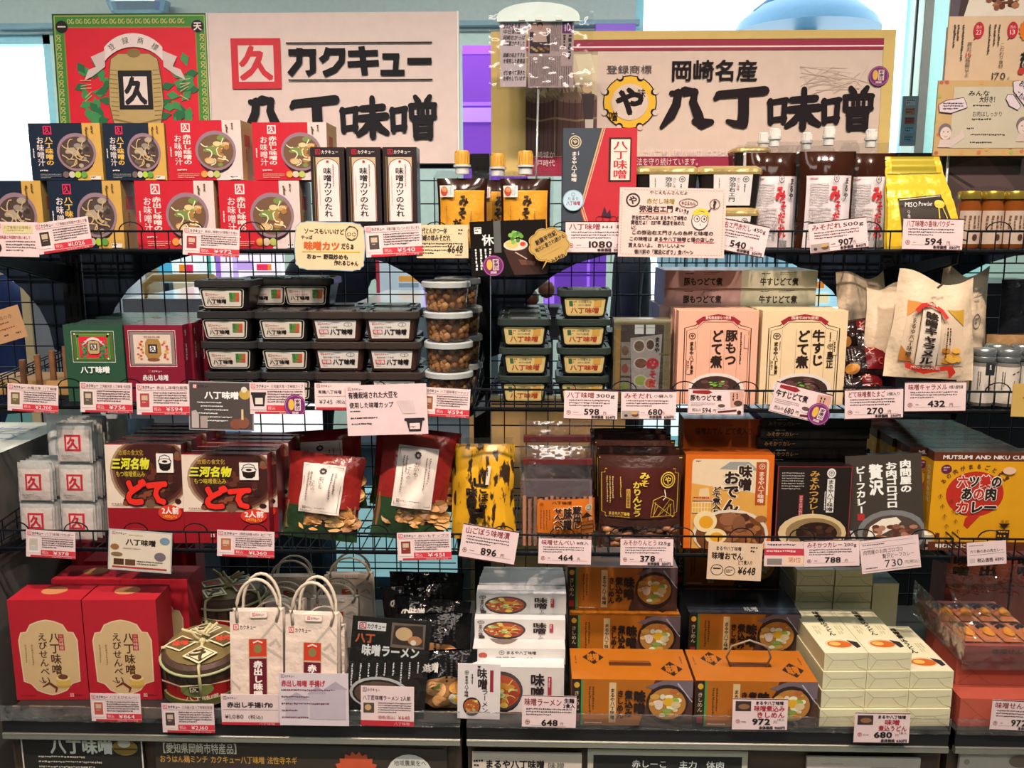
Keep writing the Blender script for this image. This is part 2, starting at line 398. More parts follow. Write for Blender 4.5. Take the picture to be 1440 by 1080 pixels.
# soft packs: front surface of a sealed pouch
def pillow(w, h, t, top=.9, bot=.9, wr=.0, seed=0, back=False, pw=3.0, y0=0.0):
    R_ = random.Random(seed); ph = [R_.uniform(0, 6) for _ in range(6)]
    def fn(u, v, l):
        a = (1 - np.abs(2 * u - 1) ** pw); vv = np.clip(v, 0, 1)
        b = np.where(vv < .5, 1 - (np.abs(1 - 2 * vv) ** pw) * top, 1 - (np.abs(2 * vv - 1) ** pw) * bot)
        yy = t / 2 * a * b + wr * (np.sin(u * 9 + ph[0] + v * 4) * np.sin(v * 11 + ph[1]) + .6 * np.sin(u * 21 + v * 13 + ph[2])) * (.25 + a * b)
        xx = (u - .5) * w * (1 - .05 * np.sin(pi * np.clip(v, 0, 1)))
        return np.stack([xx, y0 + (yy if back else -yy - l), h * (1 - v)], 1)
    return fn
ORD = ['first', 'second', 'third', 'fourth', 'fifth', 'sixth', 'seventh', 'eighth', 'ninth', 'tenth']
# ------------------------------------------------------------------ levels of the display (from the rails' pixels)
YM = 1.985                                   # mesh back
YL = [1.663, 1.613, 1.590, 1.500]            # front rails of the three baskets and of the base deck
Z1, Z2, Z3 = PX(720, 351, YL[0]).z, PX(720, 573, YL[1]).z, PX(720, 776, YL[2]).z
ZB = PX(720, 1018, YL[3]).z
ZS = [Z1, Z2, Z3]
POST = [PX(x, 400, YM).x for x in (100, 677, 1252)]
BAY = POST[2] - POST[1]
POST = [POST[0] - BAY] + POST + [POST[2] + BAY]
# ------------------------------------------------------------------ the setting
WB7 = 6.3
wall = M('#b4ada0', .8); teal = M('#c2c4b2', .7)
mb = MB(); mb.box(-6, -3, -.08, 6, 9, 0, M('#8f877c', .35)); struct(mb, 'floor')
mb = MB(); mb.box(-6, -3, 3.3, 6, 6.6, 3.4, M('#d8d2c8', .9)); struct(mb, 'ceiling')
xa, xb = PX(78, 150, WB7).x, PX(893, 20, WB7).x; zt = PX(60, 48, WB7).z; zh = PX(700, 34, WB7).z
xr = PX(1290, 100, WB7).x
mb = MB(); mb.box(xa, WB7, 0, xb, WB7 + .15, zh, teal); mb.box(-6, WB7 - .05, zt, xb, WB7 + .15, 3.3, wall); mb.box(xr, WB7, 0, 6, WB7 + .15, 3.3, teal); struct(mb, 'wall_back')
mb = MB(); mb.box(xa - .3, WB7 - .12, zh - .03, xb + .02, WB7 - .05, zh, M('#7f8f90')); struct(mb, 'trim_1')
for s, n in ((-1, 'left'), (1, 'right')):
    mb = MB(); mb.box(6 * s, -3, 0, 6.1 * s, 6.6, 3.3, wall); struct(mb, 'wall_' + n)
mb = MB(); mb.box(-6, -3.1, 0, 6, -3, 3.3, M('#6a6058', .9)); struct(mb, 'wall_front')
# windows: frames in the openings, glass panes
def window(n, x0, x1, z0, z1, ms):
    mb = MB(); fr = M('#9fc3c8', .4)
    for x in ms: mb.box(x - .03, WB7 + .02, z0, x + .03, WB7 + .1, z1, fr)
    mb.box(x0, WB7 + .02, z0, x1, WB7 + .1, z0 + .06, fr); mb.box(x0, WB7 + .02, z1 - .06, x1, WB7 + .1, z1, fr)
    struct(mb, 'window_%d' % n)
window(1, -6, xa, 0, zt, (-5.9, -4.6, xa - .03))
window(2, xb, xr, 0, 3.3, (xb + .03, xr - .03))
# pillar on the right, half hidden by the posters
PY = 5.6; p0, p1 = PX(1309, 60, PY), PX(1420, 60, PY)
mb = MB(); mb.box(p0.x, PY, 0, p1.x, PY + .4, 3.3, M('#a9d0da', .5)); mb.box(p0.x - .05, PY - .01, 0, p0.x, PY + .03, 3.3, M('#6f675e', .5)); mb.box(p0.x - .13, PY, 0, p0.x - .05, PY + .02, 3.3, M('#c9f0f2', .4)); struct(mb, 'pillar_right')
# ------------------------------------------------------------------ things behind the display
def slab(name, label, cat, x0, y0, x1, y1, Y, d, m, top=None, z0=0, group=None):
    a, b = PX(x0, y0, Y), PX(x1, y1, Y); q = PX(x1, y0, Y)
    mb = MB(); zz = b.z if z0 is None else z0
    mb.box(-(q.x - a.x) / 2, 0, 0, (q.x - a.x) / 2, d, a.z - zz, m, top)
    o = mb.obj(name, None, ((a.x + q.x) / 2, Y, zz)); tag(o, label, cat, group); return o, q.x - a.x, a.z - zz
slab('partition_board', 'grey brushed partition board standing behind the left post', 'partition', 33, 330, 79, 560, 2.75, .06, M('#8b888c', .35), z0=0)
slab('partition_post', 'cream post at the left edge of the grey partition board', 'post', 21, 330, 33, 560, 2.74, .05, M('#d9b98a', .6), z0=0)
slab('partition_board', 'dark brown board between the grey partition and the left post', 'partition', 81, 330, 104, 560, 2.8, .05, M('#3a2d26', .6), z0=0)
slab('display_case', 'tall pale cabinet seen through the mesh left of the counter', 'cabinet', 128, 330, 161, 460, 3.5, .25, M('#cfc6c2', .6), z0=0)
slab('display_case', 'tall cream cabinet behind the mesh above the green gift boxes', 'cabinet', 161, 330, 240, 470, 3.8, .25, M('#d8b48c', .6), z0=0)
slab('service_counter', 'low grey counter with a bright white top behind the gift boxes', 'counter', 172, 420, 300, 470, 2.7, .7, M('#6d6b70', .4), M('#e8f0f4', .15), z0=0)
slab('service_counter', 'wide white topped counter behind the black tubs', 'counter', 486, 432, 700, 480, 2.7, .75, M('#8d979c', .4), M('#e6f2f8', .12), z0=0)
slab('display_case', 'black cabinet standing behind the right neighbouring bay', 'cabinet', 1262, 398, 1500, 640, 2.7, .3, M('#17191c', .35))
def lit(name, label, cat, x0, y0, x1, y1, Y, c, e, d=.05, arts=(), feet=True):
    a, b, q = PX(x0, y0, Y), PX(x1, y1, Y), PX(x1, y0, Y)
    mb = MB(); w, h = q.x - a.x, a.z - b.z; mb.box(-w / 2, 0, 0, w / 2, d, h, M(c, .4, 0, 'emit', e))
    A = Art(mb, Ff(w, h), x1 - x0, y1 - y0, dl=.002)
    for (px, py, pw, ph, col, ee) in arts: A.rect(px - x0, py - y0, pw, ph, M(col, .4, 0, 'emit', ee))
    if feet:
        for k in (-1, 1): mb.box(k * w * .4 - .012, .01, -b.z, k * w * .4 + .012, d, 0, M('#2c2e32', .4))
    o = mb.obj(name, None, ((a.x + q.x) / 2, Y, b.z)); tag(o, label, cat); return o
lit('lit_poster', 'bright backlit poster with a blue end and pink block behind the mesh', 'poster', 220, 340, 300, 398, 3.6, '#e8f6fa', .95, .05, [(220, 340, 20, 58, '#4fb6dc', .8), (250, 372, 10, 12, '#e89030', .8), (258, 372, 12, 12, '#e0305a', .8), (292, 340, 4, 58, '#3fb0a0', .7)])
lit('lit_poster', 'bright backlit lilac and white poster behind the topmost black tub', 'poster', 301, 340, 394, 410, 3.6, '#f4ecfc', .95, .05, [(301, 340, 8, 70, '#a070d8', .9), (326, 350, 8, 45, '#cfb4ee', .9), (332, 366, 24, 14, '#c4a4ea', .9), (360, 371, 17, 9, '#e0305a', .9), (376, 371, 5, 9, '#e88030', .9)])
lit('purple_showcase', 'purple lit showcase glowing between the two big signs', 'showcase', 650, 64, 742, 300, 4.6, '#7f46c8', .55, .4, [(650, 64, 92, 12, '#9a58f0', .8), (650, 142, 92, 5, '#a46cf0', .8), (650, 150, 92, 20, '#b98cf4', .75)])
lit('purple_showcase', 'purple lit showcase behind the mesh right of the white counter', 'showcase', 594, 350, 668, 450, 3.7, '#7340c0', .5, .4, [(594, 350, 12, 100, '#a070f0', .8), (594, 392, 74, 3, '#c8a8ff', .9)])
lit('purple_showcase', 'purple lit showcase behind the mesh above the topmost green black tub', 'showcase', 766, 340, 853, 470, 3.7, '#7a45cc', .55, .4, [(766, 340, 14, 130, '#a870f8', .9), (826, 340, 4, 130, '#a870f8', .8), (766, 385, 87, 3, '#5c34a8', .5)])
lit('wall_sign', 'small purple lit strip high on the back wall above the clip holder', 'sign', 838, 33, 894, 62, 6.1, '#6a3fae', .4, .13, (), False)
lit('lit_poster', 'white and orange striped poster behind the mesh beside the purple showcase', 'poster', 528, 350, 592, 412, 3.6, '#b8c8d2', .6, .05, [(528, 350, 5, 62, '#b03040', .5), (560, 388, 28, 8, '#d89a40', .6), (560, 398, 28, 6, '#8aa0b0', .5)])
lit('lit_poster', 'pale blue backlit poster with orange streaks behind the caramel bags', 'poster', 1136, 345, 1218, 432, 3.6, '#aee0f4', .85, .05, [(1146, 396, 20, 4, '#e08020', .8), (1150, 400, 12, 5, '#e08020', .8), (1140, 412, 30, 14, '#f4e8c0', .8), (1182, 350, 3, 60, '#7fb6cc', .7)])
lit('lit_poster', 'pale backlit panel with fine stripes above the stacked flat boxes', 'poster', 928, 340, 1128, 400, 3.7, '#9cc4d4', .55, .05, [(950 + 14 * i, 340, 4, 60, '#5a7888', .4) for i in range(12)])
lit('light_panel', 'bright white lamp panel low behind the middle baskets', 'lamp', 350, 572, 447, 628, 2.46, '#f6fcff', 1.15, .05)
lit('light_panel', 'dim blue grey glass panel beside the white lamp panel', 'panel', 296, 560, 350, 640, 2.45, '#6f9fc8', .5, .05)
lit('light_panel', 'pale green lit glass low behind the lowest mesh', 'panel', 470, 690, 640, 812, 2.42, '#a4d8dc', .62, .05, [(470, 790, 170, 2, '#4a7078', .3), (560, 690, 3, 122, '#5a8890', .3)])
slab('display_case', 'cream board behind the mesh above the cracker bags', 'board', 660, 560, 880, 660, 2.62, .05, M('#c89a62', .7), z0=0)
slab('display_case', 'dark blue grey cabinet behind the lower mesh', 'cabinet', 300, 628, 640, 690, 2.50, .15, M('#3f4750', .5), z0=0)
mb = MB(); mb.tube([(-.12, 0, -.1), (-.12, 0, .0), (-.09, 0, .02), (.09, 0, .02), (.15, 0, -.02), (.19, 0, -.1)], .014, M('#c89a5a', .4, 0, 'wood'), 8)
tag(mb.obj('handrail', None, PX(258, 400, 2.72)), 'bent pale wooden handrail above the grey counter', 'handrail')
# baskets of fruit-like goods behind the right mesh
mb = MB(); mb.box(-.12, 0, -.1, .12, .14, .0, M('#2a2c30', .5))
t = T('goods_crate', 'dark crate heaped with brown round goods behind the right mesh', 'crate', PX(735, 432, 2.75)); mb.obj('crate', t)
R1 = random.Random(3)
for i in range(9):
    b = MB(); b.ball((R1.uniform(-.09, .09), R1.uniform(.03, .11), .02 + .03 * (i % 3)), .028, M(R1.choice(['#8a5a3a', '#a87048', '#5c3a2c'])), 10); b.obj('round_fruit', t)
# bush outside the left window
mb = MB(); lf = M('#dfeeee', .7)
for i in range(150):
    a = R1.uniform(0, 6.3); q = R1.random() ** .5; x, z = q * .5 * cos(a), .45 + q * .26 * sin(a) + R1.uniform(-.05, .05); y = R1.uniform(-.25, .25); d = R1.uniform(.012, .03)
    mb.add([(x - d, y, z), (x, y + d * .5, z + d), (x + d, y, z), (x, y - d * .5, z - d)], [(0, 1, 2, 3)], lf)
t = T('bush', 'pale leafy bush outside the left window', 'bush', (PX(45, 190, 8.2).x, 8.2, 0)); 
bz = PX(45, 215, 8.2).z - .35; o = mb.obj('foliage', t, (0, 0, bz)); mb = MB(); mb.tube([(0, 0, 0), (.03, 0, bz * .6), (0, 0, bz + .5)], .03, M('#5c4a3c')); mb.obj('trunk', t)
# domed lamp outside the right window
p = PX(1133, 46, 7.4)
t = T('street_lamp', 'blue grey domed lamp on a mast outside the right window', 'lamp', (p.x, 7.4, 0)); bg = M('#566f7e', .45)
mb = MB(); mb.lathe([(.56, 0), (.52, .08), (.4, .18), (.2, .26), (.1, .28)], bg, 28); mb.obj('dome', t, (0, 0, p.z))
mb = MB(); mb.tube([(0, 0, 0), (0, 0, p.z + .6)], .09, bg, 10); mb.box(-.16, -.12, p.z + .02, .16, .12, p.z + .3, M('#506878', .5)); mb.obj('mast', t)
for s in (-1, 1):
    mb = MB(); mb.tube([(.12 * s, -.1, p.z + .1), (.3 * s, -.12, p.z + .22), (.42 * s, -.1, p.z + .12)], .035, M('#445a68', .5), 6); mb.obj('bracket', t)
# oval steel lamp on the header
p = PX(201, 14, 6.2); mb = MB(); mb.loft([(-.045, .30, .1, .05), (-.03, .36, .16, .07), (.02, .40, .2, .09), (.035, .41, .2, .09)], M('#9aa0a6', .25, .6)); tag(mb.obj('wall_lamp', None, (p.x, WB7 - .16, p.z)), 'oval steel lamp fixed high on the wall above the left sign', 'lamp')
# narrow hanging banner by the pillar
p = PX(1276, 205, 3.9); q = PX(1286, 135, 3.9); h = q.z - p.z
mb = MB(); mb.box(-.033, 0, 0, .033, .012, h, M('#a9a8a4')); A = Art(mb, Ff(.066, h), 20, 70, .0006)
for i, c in enumerate(('#d2c4b6', '#c87a5c', '#b85a44', '#8fb0b8', '#7fa4b0')): A.rect(4, 4 + i * 13, 12, 9, M(c)); A.fine(5, 5 + i * 13, 10, 7, 2, M('#4a4440'))
mb.box(-.004, 0, h, .004, .012, 3.3 - p.z, M('#6b675f')); tag(mb.obj('hanging_banner', None, (p.x, 3.9, p.z)), 'narrow grey banner with coloured blocks hanging by the right pillar', 'banner')
# people beyond the display (only glimpses show)
def person(px, Y, label, skin, top, low, hair, rz=0):
    x = PX(px, 400, Y).x; t = T('person', label, 'person', (x, Y, 0), (0, 0, rz))
    V = [(0, 0, .92), (0, 0, 1.15), (0, 0, 1.4), (0, -.01, 1.5), (0, -.02, 1.62), (-.19, 0, 1.38), (-.25, 0, 1.12), (-.2, -.16, .95), (.19, 0, 1.38), (.25, 0, 1.12), (.2, -.18, .98), (-.1, 0, .88), (-.11, .0, .48), (-.11, .02, .06), (-.11, -.1, .04), (.1, 0, .88), (.11, -.02, .48), (.11, .02, .06), (.11, -.1, .04)]
    E_ = [(0, 1), (1, 2), (2, 3), (3, 4), (2, 5), (5, 6), (6, 7), (2, 8), (8, 9), (9, 10), (0, 11), (11, 12), (12, 13), (13, 14), (0, 15), (15, 16), (16, 17), (17, 18)]
    RD = [.15, .14, .13, .055, .1, .065, .05, .035, .065, .05, .035, .09, .06, .045, .04, .09, .06, .045, .04]
    me = bpy.data.meshes.new('body'); me.from_pydata(V, E_, []); o = bpy.data.objects.new('body', me); C.objects.link(o)
    mo = o.modifiers.new('s', 'SKIN'); me.skin_vertices[0].data[0].use_root = True
    for i, r in enumerate(RD): me.skin_vertices[0].data[i].radius = (r, r * .8)
    o.modifiers.new('u', 'SUBSURF').levels = 1
    e = o.evaluated_get(bpy.context.evaluated_depsgraph_get()); m2 = bpy.data.meshes.new_from_object(e)
    o.modifiers.clear(); o.data = m2; m2.materials.clear()
    for m in (M(skin), M(top, .8), M(low, .8)): m2.materials.append(m)
    for p in m2.polygons: z = p.center.z; p.material_index = 0 if z > 1.5 or (abs(p.center.x) > .17 and z < 1.08 and p.center.y < -.06) else 1 if z > .95 else 2; p.use_smooth = True
    o.parent = t
    mb = MB(); mb.ball((0, .015, 1.68), .108, M(hair, .6), 14, (1, 1.05, .95)); mb.obj('hair', t)
    return t
pp = person(-14, 3.3, 'person in dark blue top and mint skirt, left edge behind the display', '#c99a80', '#23305a', '#9fdcc8', '#1c1614', .4); pp.scale = (.92, .92, .91)
person(478, 3.9, 'person in black clothing behind the counter and the black tubs', '#b98a70', '#16181c', '#1a1c20', '#171311', .2)
pp = person(888, 4.4, 'person in black apron behind the mesh beside the flat pink boxes', '#c08a70', '#14181e', '#10141a', '#171311', 1.45); pp.scale = (.85, 1, 1)
# ------------------------------------------------------------------ gondola frames, baskets, base cabinets
def gondola(i, x0, x1, label):
    t = T('gondola_frame', label, 'display frame', (x0, YM, 0))
    w = x1 - x0; zt = PX(677, 216, YM).z if i else Z1 + .06
    mb = MB(); mb.box(-.020, .0, ZB + .001, .018, .05, zt, BLK)
    for k in range(16):
        z = 1.0 + k * .05
        if z < zt - .03: mb.box(-.012, -.0015, z, -.006, .0, z + .03, M('#050506')); mb.box(.004, -.0015, z, .010, .0, z + .03, M('#050506'))
    mb.obj('post', t)
    mb = MB(); n = round(w / .05); zb = ZB + .02 if i else Z2 - .12
    for k in range(1, n): mb.tube([(k * w / n, .012, zb), (k * w / n, .012, zt - .05)], .0017, STEEL, 4)
    z = zb + .03
    while z < zt - .04: mb.tube([(.02, .012, z), (w - .02, .012, z)], .0019, STEEL, 4); z += .05
    mb.box(.02, .005, zt - .03, w - .02, .03, zt, BLK); mb.obj('mesh_back', t)
    # curved gusset brackets under every basket
    for (zs, q) in [(z, q) for z in (ZS if i else ZS[:2]) for q in (0, 1)]:
        x, s = (.02, 1) if q == 0 else (w - .02, -1)
        P = [(x, zs - .005), (x + s * .31, zs - .005)] + [(x + s * (.31 - .27 * sin(a)), zs - .012 - .22 * (1 - cos(a)) - .004) for a in [j * pi / 2 / 7 for j in range(8)]] + [(x, zs - .25)]
        mb = MB(); mb.prism(P, .016, .02, M('#1b2430', .5)) if zs == ZS[0] else None
        if mb.n: mb.obj('gusset', t)
        mb = MB(); yl = YL[ZS.index(zs)] - YM + .03; xb = .006 if q == 0 else w - .006
        mb.prism([(0, zs - .045), (0, zs - .085), (yl, zs - .026), (yl, zs - .0105)], xb - .0015, xb + .0015, BLK, ax='x'); mb.obj('shelf_bracket', t)
    return t
names = ['left neighbouring', 'left main', 'right main', 'right neighbouring']
for i in range(4): gondola(i, POST[i] + .0005, POST[i + 1] - .0005, 'black display frame with mesh back, %s bay' % names[i])
def basket(x0, x1, zs, yl, label):
    w = x1 - x0 - .012; d = YM - .012 - yl
    t = T('wire_basket', label, 'wire basket shelf', ((x0 + x1) / 2, yl, zs))
    mb = MB(); n = int(w / .025)
    for k in range(n + 1): mb.tube([(-w / 2 + k * w / n, .003, -.003), (-w / 2 + k * w / n, d, -.003)], .0012, STEEL, 4)
    for y in (.003, d * .25, d * .5, d * .75, d - .003): mb.tube([(-w / 2, y, -.0065), (w / 2, y, -.0065)], .002, STEEL, 4)
    for k in range(n + 1): mb.tube([(-w / 2 + k * w / n, d - .004, -.003), (-w / 2 + k * w / n, d - .004, -.036)], .0012, STEEL, 4)
    mb.tube([(-w / 2, d - .004, -.036), (w / 2, d - .004, -.036)], .002, STEEL, 4); mb.tube([(-w / 2, d - .004, -.018), (w / 2, d - .004, -.018)], .0012, STEEL, 4)
    mb.obj('wire_floor', t)
    mb = MB(); h = .0335
    for k in range(n + 1): mb.tube([(-w / 2 + k * w / n, 0, -.004), (-w / 2 + k * w / n, 0, h)], .0013, STEEL, 4)
    mb.tube([(-w / 2, 0, h), (w / 2, 0, h)], .0022, STEEL, 5); mb.tube([(-w / 2, 0, -.002), (w / 2, 0, -.002)], .0028, STEEL, 5)
    k = int(w / .108)
    for j in range(k):
        c = -w / 2 + (j + .5) * w / k; mb.tube([(c - .023 * cos(a), 0, h + .017 * sin(a)) for a in [q * pi / 8 for q in range(9)]], .0013, STEEL, 4)
    mb.obj('front_rail', t)
    for s in (-1, 1):
        mb = MB(); x = s * w / 2
        for z in (h, h * .5): mb.tube([(x, 0, z), (x, d, z + .03)], .0016, STEEL, 4)
        for q in range(9): mb.tube([(x, q * d / 8, -.003), (x, q * d / 8, h + .03 * q / 8)], .0012, STEEL, 4)
        mb.obj('side_rail', t)
    return t
for i in (0, 1, 2, 3):
    for j in (0, 1, 2):
        if i == 0 and j == 2: continue
        basket(POST[i], POST[i + 1], ZS[j], YL[j], 'black wire basket shelf, %s of the %s bay' % (('top', 'middle', 'lowest')[j], names[i]))
# base cabinets with front posters
gap = .012
bx = [PX(x, 1030, YL[3]).x for x in (2, 652, 1338)]; bx = [bx[0] - .9] + bx + [bx[2] + .9]
for i in range(1, 4):
    x0, x1 = bx[i] + gap / 2, bx[i + 1] - gap / 2; w = x1 - x0
    t = T('base_cabinet', 'dark base cabinet with steel edged deck, %s bay' % names[i], 'cabinet', ((x0 + x1) / 2, YL[3], 0))
    mb = MB(); mb.box(-w / 2, .02, 0, w / 2, YM - YL[3] + .06, ZB - .05, M('#4a3626', .55, 0, 'wood')); mb.obj('carcass', t)
    mb = MB(); mb.box(-w / 2, .0, ZB - .03, w / 2, YM - YL[3] + .06, ZB, M('#2c2825', .4)); mb.obj('deck', t)
    mb = MB(); mb.loft([(-w / 2, .014, .012, .004), (w / 2, .014, .012, .004)], M('#a89a86', .22, .8)); mb.obj('edge_trim', t, (0, -.002, ZB - .036), (0, pi / 2, 0))
    mb = MB(); mb.box(-w / 2, -.004, ZB - .029, w / 2, .02, ZB - .002, M('#1e1c1b', .35)); mb.obj('front_edge', t)
    mb = MB(); mb.box(-w / 2, -.008, ZB - .004, w / 2, -.006, ZB + .026, film(.1, .02)); mb.box(-w / 2, -.0085, ZB + .0255, w / 2, -.0055, ZB + .027, film(.1, .3)); mb.obj('clear_rail', t)
# kick-panel posters
def poster(x0, y0, x1, y1, bg, label, fn, fr=None, dl=.0002):
    Yp = YL[3] + .008; p, w, h = place(x0, y0, x1, y1, Yp); mb = MB(); mb.box(-w / 2, 0, -.14, w / 2, .006, h, M(bg, .35))
    A = Art(mb, Ff(w, h), x1 - x0, y1 - y0, dl); fn(A); tag(mb.obj('poster', None, (p.x, Yp, p.z)), label, 'poster')
def f(A):
    A.tx('八丁味噌', 38, 4, 90, 20, M('#d8cbb8'), b=.05)
    for i in range(4): A.fine(20, 27 + i * 7, 130, 5, 1, M('#b8a894'))
    A.ell(145, 14, 18, 11, M('#8a6a2e')); A.ell(144, 8, 9, 6, M('#c8b8a0')); A.line([(129, 16), (162, 16)], 2, M('#4a3a1c'))
    A.rect(-2.5, -4, 2, 70, M('#c9b8a4')); A.rect(168, -4, 2, 70, M('#c9b8a4'))
poster(35, 1036, 205, 1084, '#26211d', 'dark brown poster with white lettering and barrel picture on the left base cabinet', f)
def f(A):
    A.tx('【愛知県岡崎市特産品】', 5, 7, 118, 15, M('#d8c4a8'), b=.02); A.tx('おうはん鶏ミンチ カクキュー八丁味噌 法性寺ネギ', 6, 24, 196, 11, M('#c08a3c'), b=.02); A.line([(0, 2), (408, 10)], 1.5, M('#14100d'))
    P = [(285 + (33 if j % 2 else 28) * cos(j * pi / 20), 48 + (33 if j % 2 else 28) * sin(j * pi / 20)) for j in range(40)]; A.poly(P, M('#c2502e'))
    A.ell(360, 46, 32, 28, M('#cdbfae')); A.tx('地域農業をへ', 338, 26, 46, 8, M(K))
poster(217, 1040, 630, 1084, '#3a2f27', 'brown poster with orange starburst on the left base cabinet', f)
def f(A): A.tx('まるや八丁味噌', 18, 9, 84, 12, M(K), b=.05); A.fine(2, 9, 13, 12, 2, M(K)); A.tx('味噌', 106, 11, 24, 10, M('#5a4c44')); A.maru(138, 16, 0.1, M(K)); A.fine(4, 28, 130, 14, 2, M('#8a786c'))
poster(664, 1060, 818, 1088, '#c9b09a', 'cream poster with black lettering on the right base cabinet', f)
def f(A):
    A.rect(8, 8, 208, 40, M('#25231f')); A.tx('赤しーこ', 62, 14, 50, 11, M('#d8d0c0'), b=.02); A.tx('主力', 128, 14, 26, 11, M('#d8d0c0'), b=.02); A.tx('体肉', 166, 14, 26, 11, M('#d8d0c0'), b=.02)
poster(826, 1055, 1050, 1090, '#b8a68c', 'framed black notice with chalky lettering on the right base cabinet', f)
def f(A): A.fine(20, 8, 60, 3, 1, M('#9a8878')); A.fine(90, 12, 50, 3, 1, M('#9a8878')); A.rect(30, 14, 40, 12, M('#b8a694'))
poster(1134, 1066, 1292, 1092, '#c0aa96', 'plain pale poster with faint print on the right base cabinet', f)
def f(A): A.ell(10, 12, 4, 4, M('#9a8472')); A.ell(84, 10, 16, 9, M('#7d6452')); A.fine(20, 24, 60, 3, 1, M('#9a8472'))
poster(1348, 1060, 1450, 1092, '#bca894', 'pale poster with a brown bowl mark on the far right base cabinet', f)
# left neighbouring counter with patterned top
p = PX(0, 637, 1.30); q = PX(97, 597, 1.93); zt = q.z
a = PZ(0, 637, zt); mb = MB(); t = T('side_counter', 'grey side counter with a white lattice printed top at the left edge', 'counter', (0, 0, 0))
xr0, xr1 = a.x, q.x; V = [(xr0 - .7, a.y - .25, 0), (xr0 - .09, a.y - .25, 0), (xr1, 1.95, 0), (xr0 - .7, 1.95, 0)]
dx = (xr1 - xr0) / (1.95 - a.y); V[1] = (xr0 - .25 * dx, a.y - .25, 0)
VV = V + [(x, y, zt) for x, y, _ in V]; mb.add(VV, [(0, 1, 5, 4), (1, 2, 6, 5), (2, 3, 7, 6), (3, 0, 4, 7)], M('#5e554c', .6)); mb.add(VV, [(4, 5, 6, 7)], M('#d8cdb8', .35))
mb.obj('counter_body', t)
mb = MB(); lt = M('#8f98b4', .5)
for k in range(26):
    y = a.y - .2 + k * .045
    if y < 1.9: mb.add([(xr0 - .6, y, zt + .0005), (xr0 + dx * (y - a.y) - .045, y, zt + .0005), (xr0 + dx * (y - a.y) - .045, y + .006, zt + .0005), (xr0 - .6, y + .006, zt + .0005)], [(0, 1, 2, 3)], lt)
for k in range(12):
    x = -.06 - k * .04; P = []
    for y in np.linspace(a.y - .2, 1.9, 40): P.append((xr0 + dx * (y - a.y) + x + .008 * (1 if int(y * 22) % 2 else -1), y))
    for (x0, y0), (x1, y1) in zip(P, P[1:]): mb.add([(x0, y0, zt + .0006), (x1, y1, zt + .0006), (x1 + .004, y1, zt + .0006), (x0 + .004, y0, zt + .0006)], [(0, 1, 2, 3)], lt)
mb.obj('lattice_print', t)
